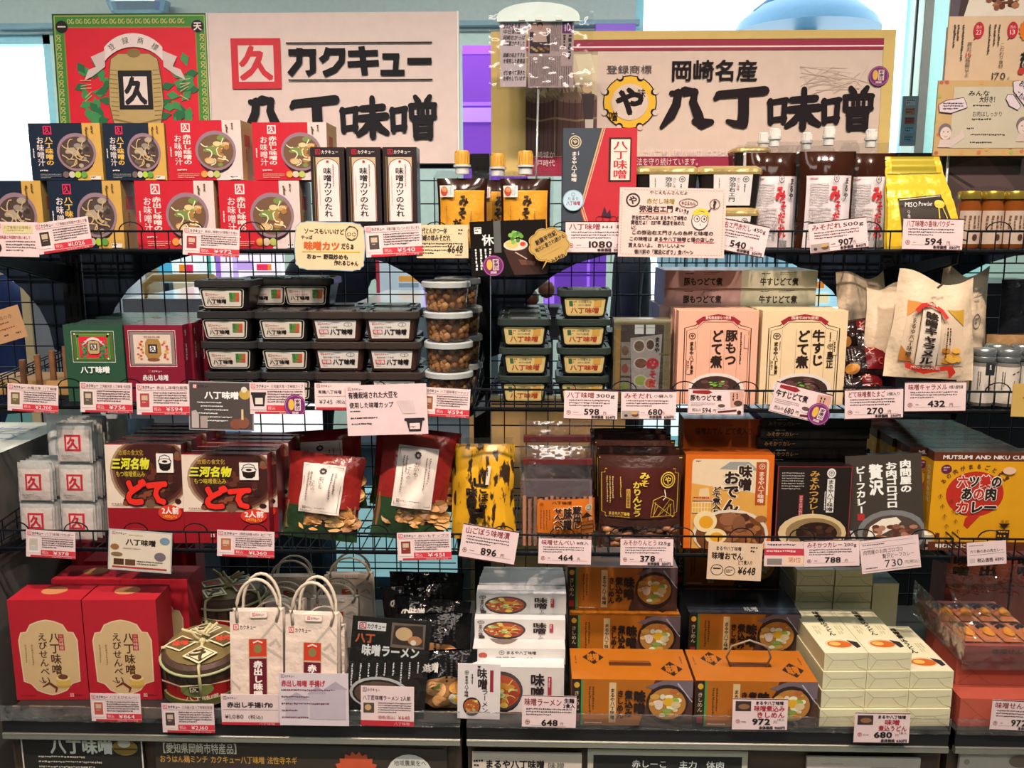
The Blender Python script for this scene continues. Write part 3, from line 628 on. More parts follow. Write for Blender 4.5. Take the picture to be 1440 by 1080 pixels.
# ------------------------------------------------------------------ the two big signs, the clip holder, posters on the right
def emblem(A, x, y, w, h, full=True):
    """green bordered red label: barrel with crest, ribbon and leaves"""
    g = M('#3f7a35'); gl = M('#b8a860'); k = M(K); wh = M('#dcc0b4')
    A.rect(x, y, w, h, k); A.rect(x + w * .006, y + h * .006, w * .988, h * .988, g)
    A.frame(x + w * .015, y + h * .015, w * .97, h * .97, w * .006, gl)
    A.rect(x + w * .07, y + h * .085, w * .86, h * .85, M('#8a7434')); A.rect(x + w * .078, y + h * .093, w * .844, h * .834, M('#d02030'))
    if full:
        for j in range(14):
            px = x + w * (.12 + j * .055); A.line([(px + w * .02 * cos(a), y + h * .05 + h * .016 * sin(2 * a)) for a in [q * pi / 6 for q in range(12)]], w * .006, gl, up=False)
            for sx in (.035, .965):
                py = y + h * (.16 + j * .06); A.line([(x + w * sx + w * .014 * sin(2 * a), py + h * .022 * cos(a)) for a in [q * pi / 6 for q in range(12)]], w * .006, gl, up=False)
        A.up()
    for cx, ch in ((.06, '一'), (.94, '天')):
        A.ell(x + w * cx, y + h * .085, w * .04, w * .04, k, 18)
        if full: A.tx(ch, x + w * (cx - .027), y + h * .085 - w * .027, w * .054, w * .054, wh, b=.05)
    cx = x + w * .52; cy = y + h * .5
    lf = M('#26603a'); lf2 = M('#3c8048')
    for s in (-1, 1):
        for j in range(34):
            a = A.R.uniform(0, 6.3); px = cx + s * w * (.285 + A.R.uniform(-.06, .06)); py = cy + h * (-.15 + j * .0165); L = w * .095
            A.poly([(px, py), (px + L * cos(a) * .6 - L * .3 * sin(a), py + L * sin(a) * .6 + L * .3 * cos(a)), (px + L * cos(a), py + L * sin(a)), (px + L * cos(a) * .6 + L * .3 * sin(a), py + L * sin(a) * .6 - L * .3 * cos(a))], lf if j % 2 else lf2, up=False)
        A.up()
        for j in range(5):
            a = A.R.uniform(2.2, 4) if s < 0 else A.R.uniform(-.9, .9); px = cx + s * w * .29; py = cy + h * (-.06 + .025 * j); A.line([(px, py), (px + w * .07 * cos(a), py + w * .05 * sin(a))], w * .006, M('#b89a6c'), up=False)
        A.up()
    st = M('#b0905c'); sd = M('#80653a')
    B = [(-.15, -.2), (-.1, -.235), (.1, -.235), (.15, -.2), (.17, -.05), (.175, .1), (.15, .24), (.1, .28), (-.1, .28), (-.15, .24), (-.175, .1), (-.17, -.05)]
    A.poly([(cx + a * w * 1.03, cy + b * h * 1.02) for a, b in B], M('#4d4328')); A.poly([(cx + a * w, cy + b * h) for a, b in B], st)
    if full:
        for j in range(12):
            for s in (-1, 1): A.line([(cx + s * w * .165, cy + h * (-.13 + j * .03)), (cx + s * w * .115, cy + h * (-.125 + j * .03))], h * .006, sd, up=False)
        A.ell(cx, cy - h * .24, w * .045, h * .03, sd, 12)
        A.line([(cx - w * .15, cy + h * .2), (cx, cy + h * .235), (cx + w * .15, cy + h * .2)], h * .012, sd)
    A.rect(cx - w * .11, cy - h * .125, w * .22, h * .26, k); A.rect(cx - w * .077, cy - h * .085, w * .154, h * .19, wh); A.tx('久', cx - w * .072, cy - h * .08, w * .144, h * .18, k, b=.07)
    # ribbon
    P = []; Q = []
    for j in range(13):
        a = radians(-52 + j * 104 / 12) - pi / 2; P.append((cx + w * .24 * cos(a), y + h * .37 + h * .24 * sin(a))); Q.append((cx + w * .24 * cos(a), y + h * .46 + h * .24 * sin(a)))
    for s in (-1, 1):
        A.poly([(cx + s * w * .19, y + h * .245), (cx + s * w * .28, y + h * .285), (cx + s * w * .25, y + h * .35), (cx + s * w * .30, y + h * .37), (cx + s * w * .33, y + h * .44), (cx + s * w * .27, y + h * .41), (cx + s * w * .19, y + h * .35)], M('#c8aca2'))
    A.poly(P + Q[::-1], wh)
    if full:
        for j, ch in enumerate('登録商標'):
            a = radians(-36 + j * 24) - pi / 2; A.tx(ch, cx + w * .24 * cos(a) - w * .022, y + h * .413 + h * .24 * sin(a) - w * .022, w * .044, w * .046, k, ang=a + pi / 2)
def board(name, label, cat, x0, y0, x1, y1, Y, th, m, fn, rot=0, dl=.00005, group=None, zoff=0):
    p, w, h = place(x0, y0, x1, y1, Y); mb = MB(); mb.box(-w / 2, 0, 0, w / 2, th, h, m); fn(Art(mb, Ff(w, h), x1 - x0, y1 - y0, dl))
    return tag(mb.obj(name, None, p, (rot, 0, 0)), label, cat, group)
def f(A):
    wh = M('#d2b6a8', .45); k = M('#19191c', .85); W_, H_ = A.W, A.H
    A.l = .0001; emblem(A, 0, 0, 219, 214); A.line([(219.5, 0), (219.5, 214)], 1.2, M('#e4d0c6'))
    A.rect(252, 36, 70, 71, M(RED)); A.rect(262, 46, 50, 51, wh); 
    A.tx('久', 263, 47, 48, 48, M(RED), b=.055)
    A.up(); A.rect(330, 42, 205, 2, k); A.rect(332, 94, 203, 2, k)
    # heavy squared lettering
    def L(pts, w): A.line(pts, w, k, up=False)
    L([(333, 56), (372, 56)], 9); L([(367, 52), (367, 82), (358, 86)], 9); L([(349, 50), (348, 70), (334, 87)], 9)
    L([(390, 50), (386, 62), (378, 68)], 9); L([(386, 55), (413, 55)], 9); L([(409, 53), (408, 68), (398, 80), (382, 87)], 9)
    L([(417, 58), (459, 57)], 8); L([(416, 73), (460, 71)], 8); L([(436, 48), (440, 88)], 9)
    L([(465, 62), (489, 62)], 8); L([(485, 60), (483, 84)], 8); L([(462, 85), (496, 85)], 8); L([(500, 69), (534, 69)], 9); A.up()
    big(A, '八丁味噌', 262, 117, 282, 62, M('#1b1b1e', .85), .03)
    A.line([(571, 0), (571, 214)], 2, M('#e8dcd4'))
board('sign_board', 'large white shop sign with a red barrel emblem and black lettering above the left boxes', 'sign', 79, 16, 651, 230, 1.94, .02, M('#d2b6a8', .5), f, radians(-2))
def f(A):
    ye = M('#c8a460', .6); wh = M('#c8aa96', .5); mr = M('#8e2238'); k = M('#170f13', .85)
    A.rect(49, 27, 498, 168, wh)
    # photograph of stone-topped vats and a worker
    A.rect(49, 21, 101, 172, M('#a58a6a')); A.poly([(110, 31), (150, 33), (150, 90), (120, 78)], M('#cbb08c')); A.poly([(118, 34), (140, 31), (147, 58), (126, 64)], M('#d6bf9c'))
    for i, (x, w) in enumerate(((49, 41), (91, 59))):
        A.rect(x, 93, w, 84, M('#5a3a34')); A.ell(x + w / 2, 93, w / 2, 8, M('#7a5a48'))
        for j in range(7): A.line([(x + 3 + j * w / 7, 96), (x + 2 + j * w / 7, 176)], .8, M('#3a2420'), up=False)
        A.up(); A.line([(x, 122), (x + w / 2, 126), (x + w, 122)], 3, M('#8a6a50'))
    for j in range(18): A.poly([(49 + j * 5 + A.R.uniform(-3, 3), 88 + A.R.uniform(-14, 2)) for _ in range(1)] + [(56 + j * 5, 84 + A.R.uniform(-12, 2)), (58 + j * 5, 94)], M(A.R.choice(['#b89a74', '#94785a', '#6f5844'])), up=False)
    A.up(); A.ell(136, 80, 7, 7, M('#caa27c')); A.poly([(128, 88), (146, 88), (144, 126), (132, 126)], M('#3a2c2a')); A.poly([(133, 124), (145, 124), (144, 170), (135, 170)], M('#cdb4a2')); A.line([(120, 140), (134, 165)], 2, M('#c8a880'))
    A.rect(49, 178, 512, 28, mr)
    A.rect(49, 0, 512, 12, ye); A.rect(49, 12.5, 498, 9, mr); A.rect(49, 23.5, 498, 4, mr); A.rect(49, 21.4, 498, 2, M('#e4c8ba'))
    A.rect(0, 0, 49, 206, ye); A.rect(546, 0, 16, 206, ye)
    for j in range(12): A.line([(430 + A.R.uniform(0, 100), 60 + A.R.uniform(-10, 30)) for _ in range(4)], .6, M('#b59a88'), up=False)
    A.up(); A.tx('登録商標', 162, 48, 64, 12, M('#4a3a38'), b=.01)
    A.gear(196, 100, 38, M('#d9a028'), k, wh); A.tx('味', 206, 81, 12, 13, k, b=.02); A.tx('噌', 166, 113, 14, 14, k, b=.02)
    A.tx('岡崎名産', 252, 41, 122, 30, k, b=.035)
    big(A, '八丁味噌', 238, 79, 300, 62, k, .0)
    A.tx('崎城か', 65, 170, 26, 10, M('#dcb4ac')); A.tx('戸時代', 65, 182, 26, 10, M('#dcb4ac'))
    A.tx('した八丁村（現八帖町）の２社は', 207, 167, 134, 11, M('#dcb4ac')); A.tx('法を守り続けています。', 207, 180, 92, 11, M('#dcb4ac'))
    A.sticker(541, 65, 14)
board('sign_board', 'large cream shop sign with gold frame, yellow gear crest and black lettering', 'sign', 687, 42, 1247, 236, 1.93, .02, M('#c8a460', .6), f, radians(-1.5))
# acrylic clip holder with newspaper cutting
b = PX(752, 300, 1.80); t = T('clip_holder', 'clear clip holder on a rod with a newspaper cutting before the cream sign', 'sign holder', (b.x, 1.80, Z1))
def loc(px, py, dy=0): p = PX(px, py, 1.80 + dy); return p.x - b.x, p.z - Z1
mb = MB(); mb.tube([(0, 0, .0), (loc(757, 125)[0], 0, loc(757, 125)[1] - .0)], .0022, M('#b8b0a4', .25, .7), 6); mb.lathe([(.025, 0), (.025, .004), (.004, .006)], M('#2a2c2e', .4)); mb.obj('rod', t)
x0, z1 = loc(699, 27); x1, z0 = loc(815, 19); mb = MB(); cl = M('#cfe0e6', .15); 
mb.prism([(x0, z1 - .006), (x1, z1 - .006), (x1, z1 + .003)] + [((x0 + x1) / 2 + (x1 - x0) / 2 * cos(a), z1 + .003 + .026 * sin(a)) for a in [j * pi / 10 for j in range(1, 10)]] + [(x0, z1 + .003)], -.008, .002, cl)
for q in (.3, .5, .75): mb.box(x0 + (x1 - x0) * q - .006, -.01, z1 - .004, x0 + (x1 - x0) * q + .006, -.008, z1 + .002, M('#d9cdbc', .2))
mb.obj('clip_bar', t)
x0, z1 = loc(687, 16); x1, z0 = loc(833, 124); mb = MB(); mb.box(x0, .003, z0, x1, .004, z1, film(.08, -.02)); mb.obj('clear_sheet', t)
def sheet(name, a0, b0, a1, b1, y, m, fn):
    x0, z1 = loc(a0, b0); x1, z0 = loc(a1, b1); mb = MB(); mb.box(x0, y, z0, x1, y + .0006, z1, m); fn(Art(mb, quad((x0, y, z1), (x1, y, z1), (x0, y, z0)), a1 - a0, b1 - b0)); mb.obj(name, t)
def f(A):
    k = M('#241c1c')
    for i, s in enumerate(('2024.3.8', '中日新聞', '岡崎おかっぱ', 'に掲載されました', '', '岡崎の味おすすめ', 'を使用した新商品', '', 'ぜひ食べて頂きた', 'お待ちしています')):
        if s: A.tx(s, 4, 6 + i * 8.2, 24 if i < 2 else 31, 7, k, b=.03, sk=.15)
sheet('handwritten_note', 703, 27, 740, 122, -.0012, M('#cfb4b0'), f)
def f(A):
    A.rect(2, 4, 28, 44, M('#c29a8a')); A.rect(2, 18, 28, 30, M('#3a2c30')); A.ell(16, 9, 4, 4.5, M('#3a2824')); A.ell(16, 11, 3.2, 4, M('#c08a72')); A.poly([(8, 16), (24, 16), (26, 32), (6, 32)], M('#caa594'))
    for j in range(8): A.ell(5 + j * 3.2, 40 + (j % 3) * 2, 2.4, 1.8, M(A.R.choice(['#c08a4a', '#8a5a34', '#b8a89a'])), 8, up=False)
    A.up(); A.rect(47, 4, 14, 16, M('#6a2a62')); A.tx('10', 50, 7, 9, 10, M('#cfb0c0'), b=.03)
    A.fine(32, 5, 14, 40, 5, M('#6f5a58'), v=1); A.fine(48, 22, 5, 30, 1, M('#3c3030'), v=1, fill=.8); A.fine(55, 22, 6, 42, 1, M('#3c3030'), v=1, fill=.8); A.fine(2, 52, 44, 42, 16, M('#6f5a58'), v=1); A.fine(46, 66, 16, 28, 5, M('#6f5a58'), v=1)
sheet('newspaper_cutting', 743, 27, 806, 123, -.001, M('#b89a92'), f)
mb = MB(); x0, z1 = loc(699, 24); x1, z0 = loc(806, 126); mb.box(x0, -.004, z0, x1, -.003, z1, film(.06, -.01)); mb.obj('plastic_sleeve', t)
# posters at the right edge
Yp = 1.80
def f(A):
    A.rect(0, 0, 140, 62, M('#3a2c2c')); A.poly([(0, 0), (18, 0), (12, 62), (0, 62)], M('#52464c')); A.poly([(20, 62), (26, 36), (40, 20), (140, 20), (140, 62)], M('#cdb8a2'))
    for j in range(70): A.ell(52 + A.R.uniform(0, 88), A.R.uniform(16, 52) - (j % 5), A.R.uniform(3, 7), A.R.uniform(2, 5), M(A.R.choice(['#5a2f22', '#7a4630', '#3c2018', '#96603c'])), 8, up=(j % 8 == 0), a0=A.R.uniform(0, 3))
    A.up()
    for x, tt in ((42, 23), (89, 13)):
        A.ell(x, 82, 7.5, 12, M('#a8222c'), 18); A.tx(str(tt), x - 4, 81, 8, 7, M('#e0b8a8')); A.tx('其の', x - 4, 75, 8, 5, M('#e0b8a8')); A.poly([(x - 4, 91), (x - 7, 96), (x - 2, 93)], M('#8a1c24'))
    br = M('#4a3a30')
    for x, y, h in ((9, 74, 66), (14, 74, 46), (21, 74, 64), (58, 74, 72), (65, 74, 36), (71, 74, 46)): A.fine(x - 2, y, 3.6, h, 1, br, v=1, fill=.8)
    A.tx('原料', 27.5, 98, 7, 14, br, v=1); A.tx('15', 26, 113, 9, 7, M('#a8322c')); A.tx('種類以上', 26.5, 121, 7, 27, br, v=1); A.tx('こだわり食材', 73, 100, 7, 36, br, v=1)
    A.tx('170', 65, 142, 20, 10, M('#3a302c')); A.tx('g', 87, 146, 4, 6, M('#8a786a'))
    P = [(111 + (14 if j % 2 else 12) * cos(j * pi / 16), 82 + (17 if j % 2 else 15) * sin(j * pi / 16)) for j in range(32)]; A.poly(P, M('#c8661e')); A.tx('お', 102, 112, 16, 14, M(K), b=.06); A.tx('は', 102, 126, 16, 14, M(K), b=.06); A.ell(106, 140, 5, 5, M('#a8322c'))
board('poster', 'cream food poster with beef photo and 170 g print at the upper right', 'poster', 1328, -40, 1460, 113, Yp, .004, M('#c4a07e', .4), f, dl=.00005)
def f(A):
    A.rect(0, 0, 7, 100, M('#a08a70')); A.rect(4, 8, 4, 62, M('#4a423c'))
board('backing_card', 'pale card backing behind the upper right food poster', 'card', 1318, 38, 1452, 214, Yp + .008, .004, M('#c9b090', .5), f)
def f(A):
    for j in range(70):
        x, y = A.R.uniform(0, 130), A.R.uniform(0, 108)
        A.ell(x, y, 3, 3, M(A.R.choice(['#a8583c', '#c08a4a', '#9a9a4c', '#b86a4c'])), 10, up=False)
    A.up(); A.rect(22, 9, 104, 86, M('#b8a58a')); k = M('#2e2422')
    A.tx('みんな', 42, 14, 30, 8, k, b=.04); A.tx('大好き！', 58, 22, 26, 9, k, b=.04); A.fine(50, 34, 30, 4, 1, k); A.tx('お肉はしっかり', 50, 43, 42, 8, k); A.fine(50, 53, 56, 5, 1, k); A.fine(44, 66, 20, 4, 1, k); A.fine(50, 75, 60, 4, 1, k); A.fine(50, 86, 40, 4, 1, k)
    for cx, cy, s in ((14, 74, 1), (122, 66, 1.1)):
        A.ell(cx, cy - 4, 9 * s, 10 * s, M('#6f5f58')); A.ell(cx + 1, cy, 7.6 * s, 9 * s, M('#cdb0a0')); A.ell(cx - 2, cy - 2, .9, .9, k, 8); A.ell(cx + 4, cy - 2, .9, .9, k, 8); A.line([(cx - 1, cy + 4), (cx + 1, cy + 5.5), (cx + 4, cy + 4)], .6, M('#8a3a30')); A.poly([(cx - 9, cy + 20), (cx - 6, cy + 9), (cx + 9, cy + 9), (cx + 20, cy + 2), (cx + 24, cy - 6), (cx + 28, cy + 6), (cx + 10, cy + 20)], M('#c2a698'))
    for P, a in (([(2, 34), (12, 28), (36, 24), (40, 32), (42, 38), (20, 46), (4, 44)], 0), ([(102, 2), (116, -2), (140, 8), (140, 42), (124, 40), (104, 16)], 1), ([(96, 20), (104, 20), (116, 36), (112, 42), (100, 36), (94, 26)], 2)):
        A.poly(P, M('#cdb2b0')); A.line(P, 1, k, closed=True)
    A.fine(8, 31, 28, 11, 3, k); A.tx('お母さん', 110, 4, 24, 10, k, b=.04, ang=.5); A.tx('これにして', 106, 20, 28, 9, k, b=.04, ang=.5)
board('poster', 'handwritten kraft poster with polka dot border at the right edge', 'poster', 1312, 113, 1450, 219, Yp - .012, .004, M('#b8905e', .5), f, dl=.00005)
def f(A):
    A.poly([(0, 20), (60, 0), (100, 40), (130, 95), (90, 95)], M('#54403c')); A.line([(12, 24), (60, 52)], 4, M('#2e2422')); A.poly([(80, 0), (130, 10), (130, 40)], M('#3a302e'))
    A.ell(70, 62, 50, 20, M('#4c3a36'))
board('poster', 'dark brown photo poster above the gold lidded jars', 'poster', 1318, 219, 1460, 306, Yp + .02, .006, M('#463633', .4), f)
mb = MB(); a = PX(1329, 280, Yp + .01); bb = PX(1334, 216, Yp + .01); mb.tube([(0, 0, Z1 + .0 - a.z), (bb.x - a.x, 0, bb.z - a.z)], .0025, M('#c8c0b4', .25, .5), 6); tag(mb.obj('sign_rod', None, a), 'thin steel rod holding the posters at the right edge', 'rod')
# ------------------------------------------------------------------ packaged goods: shared builders
def carton(name, label, cat, w, h, d, m, fn, DW, DH, loc, rot=(0, 0, 0), top=None, side=None, group=None, sfn=None, tfn=None, lfn=None, dl=.00005):
    mb = MB(); mb.box(-w / 2, 0, 0, w / 2, d, h, m, top, side)
    if fn: fn(Art(mb, Ff(w, h), DW, DH, dl))
    if sfn: sfn(Art(mb, Fr(w, h, d), 20, DH, dl))
    if lfn: lfn(Art(mb, Fl(w, h, d), 20, DH, dl))
    if tfn: tfn(Art(mb, Ft(w, h, d), DW, 20, dl))
    return tag(mb.obj(name, None, loc, rot), label, cat, group)
# ================================================================== TOP BASKET, left
def soup(black):
    k = M('#1b2430', .4) if black else M('#b8212c', .4); gold = M('#c08f45') if black else M('#cdb0a4'); tx = M('#d6a24c') if black else M('#e2c0b0'); wh = M('#dcc0b4')
    def f(A):
        A.rect(0, 0, 103, 81, k); A.rect(77, 0, 26, 81, gold); A.poly([(70, 60), (103, 60), (103, 81), (66, 81)], gold)
        A.kq(21, 4, 12, M('#c4284a') if black else wh, M('#2a1420') if black else M('#cf2430'))
        A.tx('八丁味噌の' if black else '赤出し味噌の', 22, 19, 12, 41, tx, v=1, b=.04); A.tx('お味噌汁', 10, 19, 11, 42, wh, v=1, b=.01); A.fine(4, 36, 4, 26, 1, wh, v=1)
        A.bowl(67, 41, 28, 27, M('#8a6a70', .3), M('#4a3832') if black else M('#6a4a34'), ['#6f5c50', '#8a7868', '#3a2c28', '#5c4c40', '#a08a70'] if black else ['#c08a50', '#d8b07a', '#a06a38', '#c8a070', '#6f7a3c'], 24, 12 if black else 6, M('#c09a6c') if black else M('#d8c8a0'))
        for i, c in enumerate(('#6a5450', '#b8a890', '#a0b030', '#5a8a3c') if black else ('#d88a3c', '#c8a88a', '#a8a850')): A.ell(50 + (i + (0 if black else .0)) * 8.6, 73, 4.6, 4.6, M(c), 14, up=False)
        A.up(); A.fine(13, 66, 26, 4, 1, wh); A.fine(13, 72, 30, 7, 3, M('#8f8078') if black else M('#e0907c')); A.rect(85, 75, 15, 5, wh); A.fine(86, 75.5, 13, 4, 1, M(K))
        A.fine(82, 6, 6, 22, 1, M('#5c4428'), v=1); A.fine(90, 4, 5, 14, 1, M('#5c4428'), v=1)
    def sf(A):
        s = M('#b08a48') if black else M('#c2965f'); A.rect(0, 0, 20, 81, s); A.rect(4, 18, 8, 16, M('#b8442e')); A.fine(5, 38, 4, 34, 1, M('#8a4a30'), v=1)
    return f, sf
SB = {}
def soupbox(black, x0, y0, x1, y1, z, label, grp=None):
    p, w, h = place(x0, y0, x1, y1, 1.695, z)
    if black not in SB:
        f, sf = soup(black); SB[black] = carton('soup_box', label, 'box', w, h, .085, M('#15181e') if black else M('#a8202a'), f, 103, 81, p, sfn=sf, top=M('#b08a48') if black else M('#c89a6a')); SB[black, 'd'] = (w, h)
    else: o = cp(SB[black], p, label); o.scale = (w / SB[black, 'd'][0], 1, h / SB[black, 'd'][1])
    return z + h
Z1i = Z1 + .001
zt1 = soupbox(True, 73, 254, 177, 350, Z1i, 'black miso soup box with gold band standing behind the 1,026 yen card')
soupbox(True, -42, 254, 66, 350, Z1i, 'black miso soup box at the far end of the top basket, behind a pinkish notice')
soupbox(False, 194, 254, 306, 350, Z1i, 'red miso soup box in the lower row, next to the black boxes')
soupbox(False, 311, 254, 425, 350, Z1i, 'red miso soup box in the lower row, beside the tall sauce boxes')
zt1 += .0008
soupbox(True, 45, 173, 147, zt1 and 253, zt1, 'black miso soup box stacked second row, outer of the two black ones')
soupbox(True, 149, 173, 236, 253, zt1, 'black miso soup box stacked second row, against the red box')
soupbox(False, 237, 169, 343, 253, zt1, 'red miso soup box stacked second row, beneath the red square crest of the white sign')
soupbox(False, 357, 172, 462, 253, zt1, 'red miso soup box stacked second row, overlapping the sauce boxes')
# tall sauce boxes
def f(A):
    A.rect(0, 0, 47, 104, M('#241a1a')); A.rect(4, 13, 1.2, 92, M('#7a5c34')); A.rect(7, 14, 33, 90, M('#b89a74'))
    P = [(8, 104), (8, 28)] + [(23.5 - 15.5 * cos(a), 28 - 12 * sin(a)) for a in [j * pi / 10 for j in range(1, 10)]] + [(39, 28), (39, 104)]
    A.poly(P, M('#dcc2b4')); A.line(P, 1, M('#7a2430')); A.kakukyu(7, 3, 32, 7, M('#a8242c'), M('#dcc8bc'), M('#241a1a'))
    A.tx('味噌カツのたれ', 17, 28, 12, 70, M(K), v=1, b=.03); A.fine(30, 24, 3.5, 60, 1, M('#a8505a'), v=1); A.ell(23.5, 20, 2, 2, M('#a8303c'), 8); A.fine(11, 40, 3, 50, 1, M('#c0a090'), v=1)
tare = None
for r in range(4):
    for i, x in enumerate((441, 491, 541)):
        if r and i < 2 and r > 1: continue
        p, w, h = place(x, 207, x + 47.5, 350, 1.69 + r * .047, Z1i)
        lb = 'tall black and pink sauce box, %s, %s' % (('beside the red soup boxes', 'middle of three', 'beside the orange labelled pouch')[i], 'front' if not r else '%s behind the front one' % ORD[r - 1])
        if tare is None: tare = carton('sauce_box', lb, 'box', w, h, .045, M('#1e1616', .35), f, 47, 143, p, side=M('#17131a', .35), group='tall sauce boxes')
        else: cp(tare, p, lb)
# spouted sauce pouches (orange label)
def pouch(w, h, t, liquid, lab, cap, seed, cap_r=.011, cap_h=.022, neck=.018, lm=None, band=None):
    def mk(label, p, rot=(0, 0, 0), group=None):
        o = T('spout_pouch', label, 'pouch', p, rot, group)
        fn = pillow(w * .9, h * .9, t, .95, .35, .0015, seed); bk = pillow(w * .9, h * .9, t, .95, .35, .0015, seed, True)
        mb = MB(); mb.surf(fn, liquid, 14, 14); mb.surf(bk, liquid, 10, 10); mb.obj('liquid_bag', o, (0, t / 2, 0))
        mb = MB(); g = lambda u, v, l: ST([(u - .5) * w, -l - t * .02 + 0 * u, h * (1 - v)], 1)
        P = [(-w / 2, .0), (w / 2, .0), (w / 2, h * .93), (w * .44, h), (-w * .44, h), (-w / 2, h * .93)]
        mb.prism(P, -.0004, .0004, film(.1, .05)); mb.obj('clear_edge', o, (0, t / 2, 0))
        mb = MB(); lab(mb, pillow(w * .9, h * .9, t + .003, .95, .35, .0015, seed)); mb.obj('label', o, (0, t / 2, 0))
        mb = MB(); mb.lathe([(neck * .6, 0), (neck * .6, .012), (neck * .75, .013), (neck * .75, .017)], M('#c8bcb0', .2), 18); mb.obj('spout', o, (0, t / 2, h * .955))
        mb = MB(); mb.lathe([(cap_r, 0), (cap_r, cap_h * .9), (cap_r * .88, cap_h)], cap, 20); 
        for j in range(16): a = j * pi / 8; mb.box(cap_r * cos(a) - .0008, cap_r * sin(a) - .0008, .002, cap_r * cos(a) + .0008, cap_r * sin(a) + .0008, cap_h * .8, cap)
        mb.obj('cap', o, (0, t / 2, h * .955 + .017)); return o
    return mk
def olab(mb, fn):
    A = Art(mb, fn, 66, 86, .0005, 8); A.l = .001; og = M('#d08a28', .3, 0, 'wrink'); k = M('#2a1a12')
    A.mb.surf(fn, og, 10, 10, A.l, True, .05, .95, .17, 1); A.up(); A.l += .001
    A.tx('み', 29, 20, 13, 14, k, b=.06); A.tx('そ', 28, 35, 12, 14, k, b=.06); A.tx('だ', 21, 49, 12, 13, k, b=.06); A.tx('れ', 24, 63, 13, 15, k, b=.06)
    A.fine(45, 40, 3, 34, 1, M('#7a4a24'), v=1); A.fine(12, 34, 2.5, 40, 1, M('#8a5a28'), v=1)
    A.rect(4, 9, 19, 14, M('#dcc2b4')); A.ell(10, 16, 5, 6, M('#a8442c')); A.ell(10, 14, 3.5, 3, M('#c8784a')); A.fine(16, 10, 6, 11, 3, M('#8a4a3a'), v=1)
p, w, h = place(610, 239, 690, 350, 1.70, Z1i)
mk = pouch(w, h, .034, M('#28130c', .15), olab, M('#c08a34', .4), 5, .0135, .026, .022)
mk('spouted miso sauce pouch with orange label and ochre cap, beside the sauce boxes', p)
p, w, h = place(697, 239, 780, 350, 1.71, Z1i); mk('spouted miso sauce pouch with orange label and ochre cap, behind the black flyer', p)
p, w, h = place(660, 250, 740, 350, 1.765, Z1i); mk('spouted miso sauce pouch with orange label standing behind the front two', p)
# black flyer with salad picture
def f(A):
    wh = M('#d6c8bc'); A.rect(0, 0, 106, 76, M('#17120f', .3)); A.rect(6, 8, 10, 9, wh); A.fine(7, 9, 8, 7, 2, M(K)); 
    A.tx('一', 14, 20, 12, 8, wh, b=.03, ang=1.1); A.tx('休', 16, 18, 17, 16, wh, b=.03)
    A.fine(6, 38, 26, 30, 4, wh, v=1, fill=.5); A.rect(33, 0, 10, 44, M('#5a5650', .15))
    A.poly([(46, 40), (106, 30), (106, 76), (60, 76)], M('#3a221c')); A.line([(62, 44), (78, 54)], 1.5, M('#b89a84')); A.poly([(66, 54), (90, 58), (88, 63), (70, 62)], M('#6a4030'))
    A.ell(63, 34, 17, 8, M('#cbb8a0')); A.ell(58, 33, 9, 6, M('#d0a860'))
    for j in range(16): A.ell(64 + A.R.uniform(-9, 8), 23 + A.R.uniform(-7, 8), 3, 3, M(A.R.choice(['#5f8a34', '#7aa048', '#8ab05c', '#467028'])), 8, up=False)
    A.up(); A.ell(73, 33, 4, 3, M('#c0392c'))
    A.sticker(31, 62, 15)
p, w, h = place(663, 310, 770, 387, 1.64); t = T('flyer', 'black flyer with salad photo and purple round sticker hung on the centre post rail', 'flyer', p, (0, radians(-2), 0)); mb = MB()
mb.box(-w / 2, 0, 0, w / 2, .003, h, M('#17120f', .25)); f(Art(mb, Ff(w, h), 106, 76)); mb.obj('sheet', t); mb = MB(); mb.box(-.008, .003, h * .5, .008, .0235, h * .56, BLK); mb.obj('clip', t)
# tall grey and red miso box
def f(A):
    A.rect(0, 0, 105, 168, M('#3a3f44')); A.poly([(55, 0), (105, 0), (105, 168), (44, 168), (24, 110), (27, 106)], M('#b0282f')); A.line([(56, 0), (26, 108), (46, 168)], 2.2, M('#b8945c')); A.line([(59, 0), (29, 108), (49, 168)], 1, M('#dcb4a0'))
    A.ell(17, 19, 9, 9, M('#b8a07c')); A.ell(17, 19, 7.4, 7.4, M('#2c2c2c')); A.maru(17, 19, 6, M('#cdb490')); wh = M('#dcc8bc'); A.tx('まるや八丁味噌', 12, 32, 8, 42, wh, v=1, b=.03); A.fine(21, 32, 3, 12, 1, wh, v=1); A.fine(12, 7, 9, 2.4, 1, wh)
    A.rect(65, 13, 32, 61, M('#3a1c1c')); A.rect(68, 15.5, 27, 56, M('#d8bca8')); A.tx('八丁味噌', 71, 17, 21, 53, M('#b0242c'), v=1, b=.03)
    for j in range(4):
        for i in range(6 - (j == 0) * 2): A.ring(50 + i * 10 + (j % 2) * 5 - (3 - j) * -1, 126 + j * 8, 5, 4, .7, M('#6a1820'), 9)
    A.poly([(56, 122), (60, 108), (64, 118), (68, 112), (70, 124)], M('#3c2030'))
p, w, h = place(790, 180, 893, 352, 1.70, Z1i)
carton('miso_gift_box', 'tall grey and red miso gift box with a framed title and round silver seal', 'box', w, h, .09, M('#2f343a', .45), f, 105, 168, p, lfn=lambda A: A.rect(0, 0, 20, 168, M('#262c32')))
o = bpy.data.objects['miso_gift_box']; mb = MB(); A = Art(mb, lambda u, v, l: ST([(u - .5) * .044, -.0042 - l, (.5 - v) * .044], 1), 40, 40)
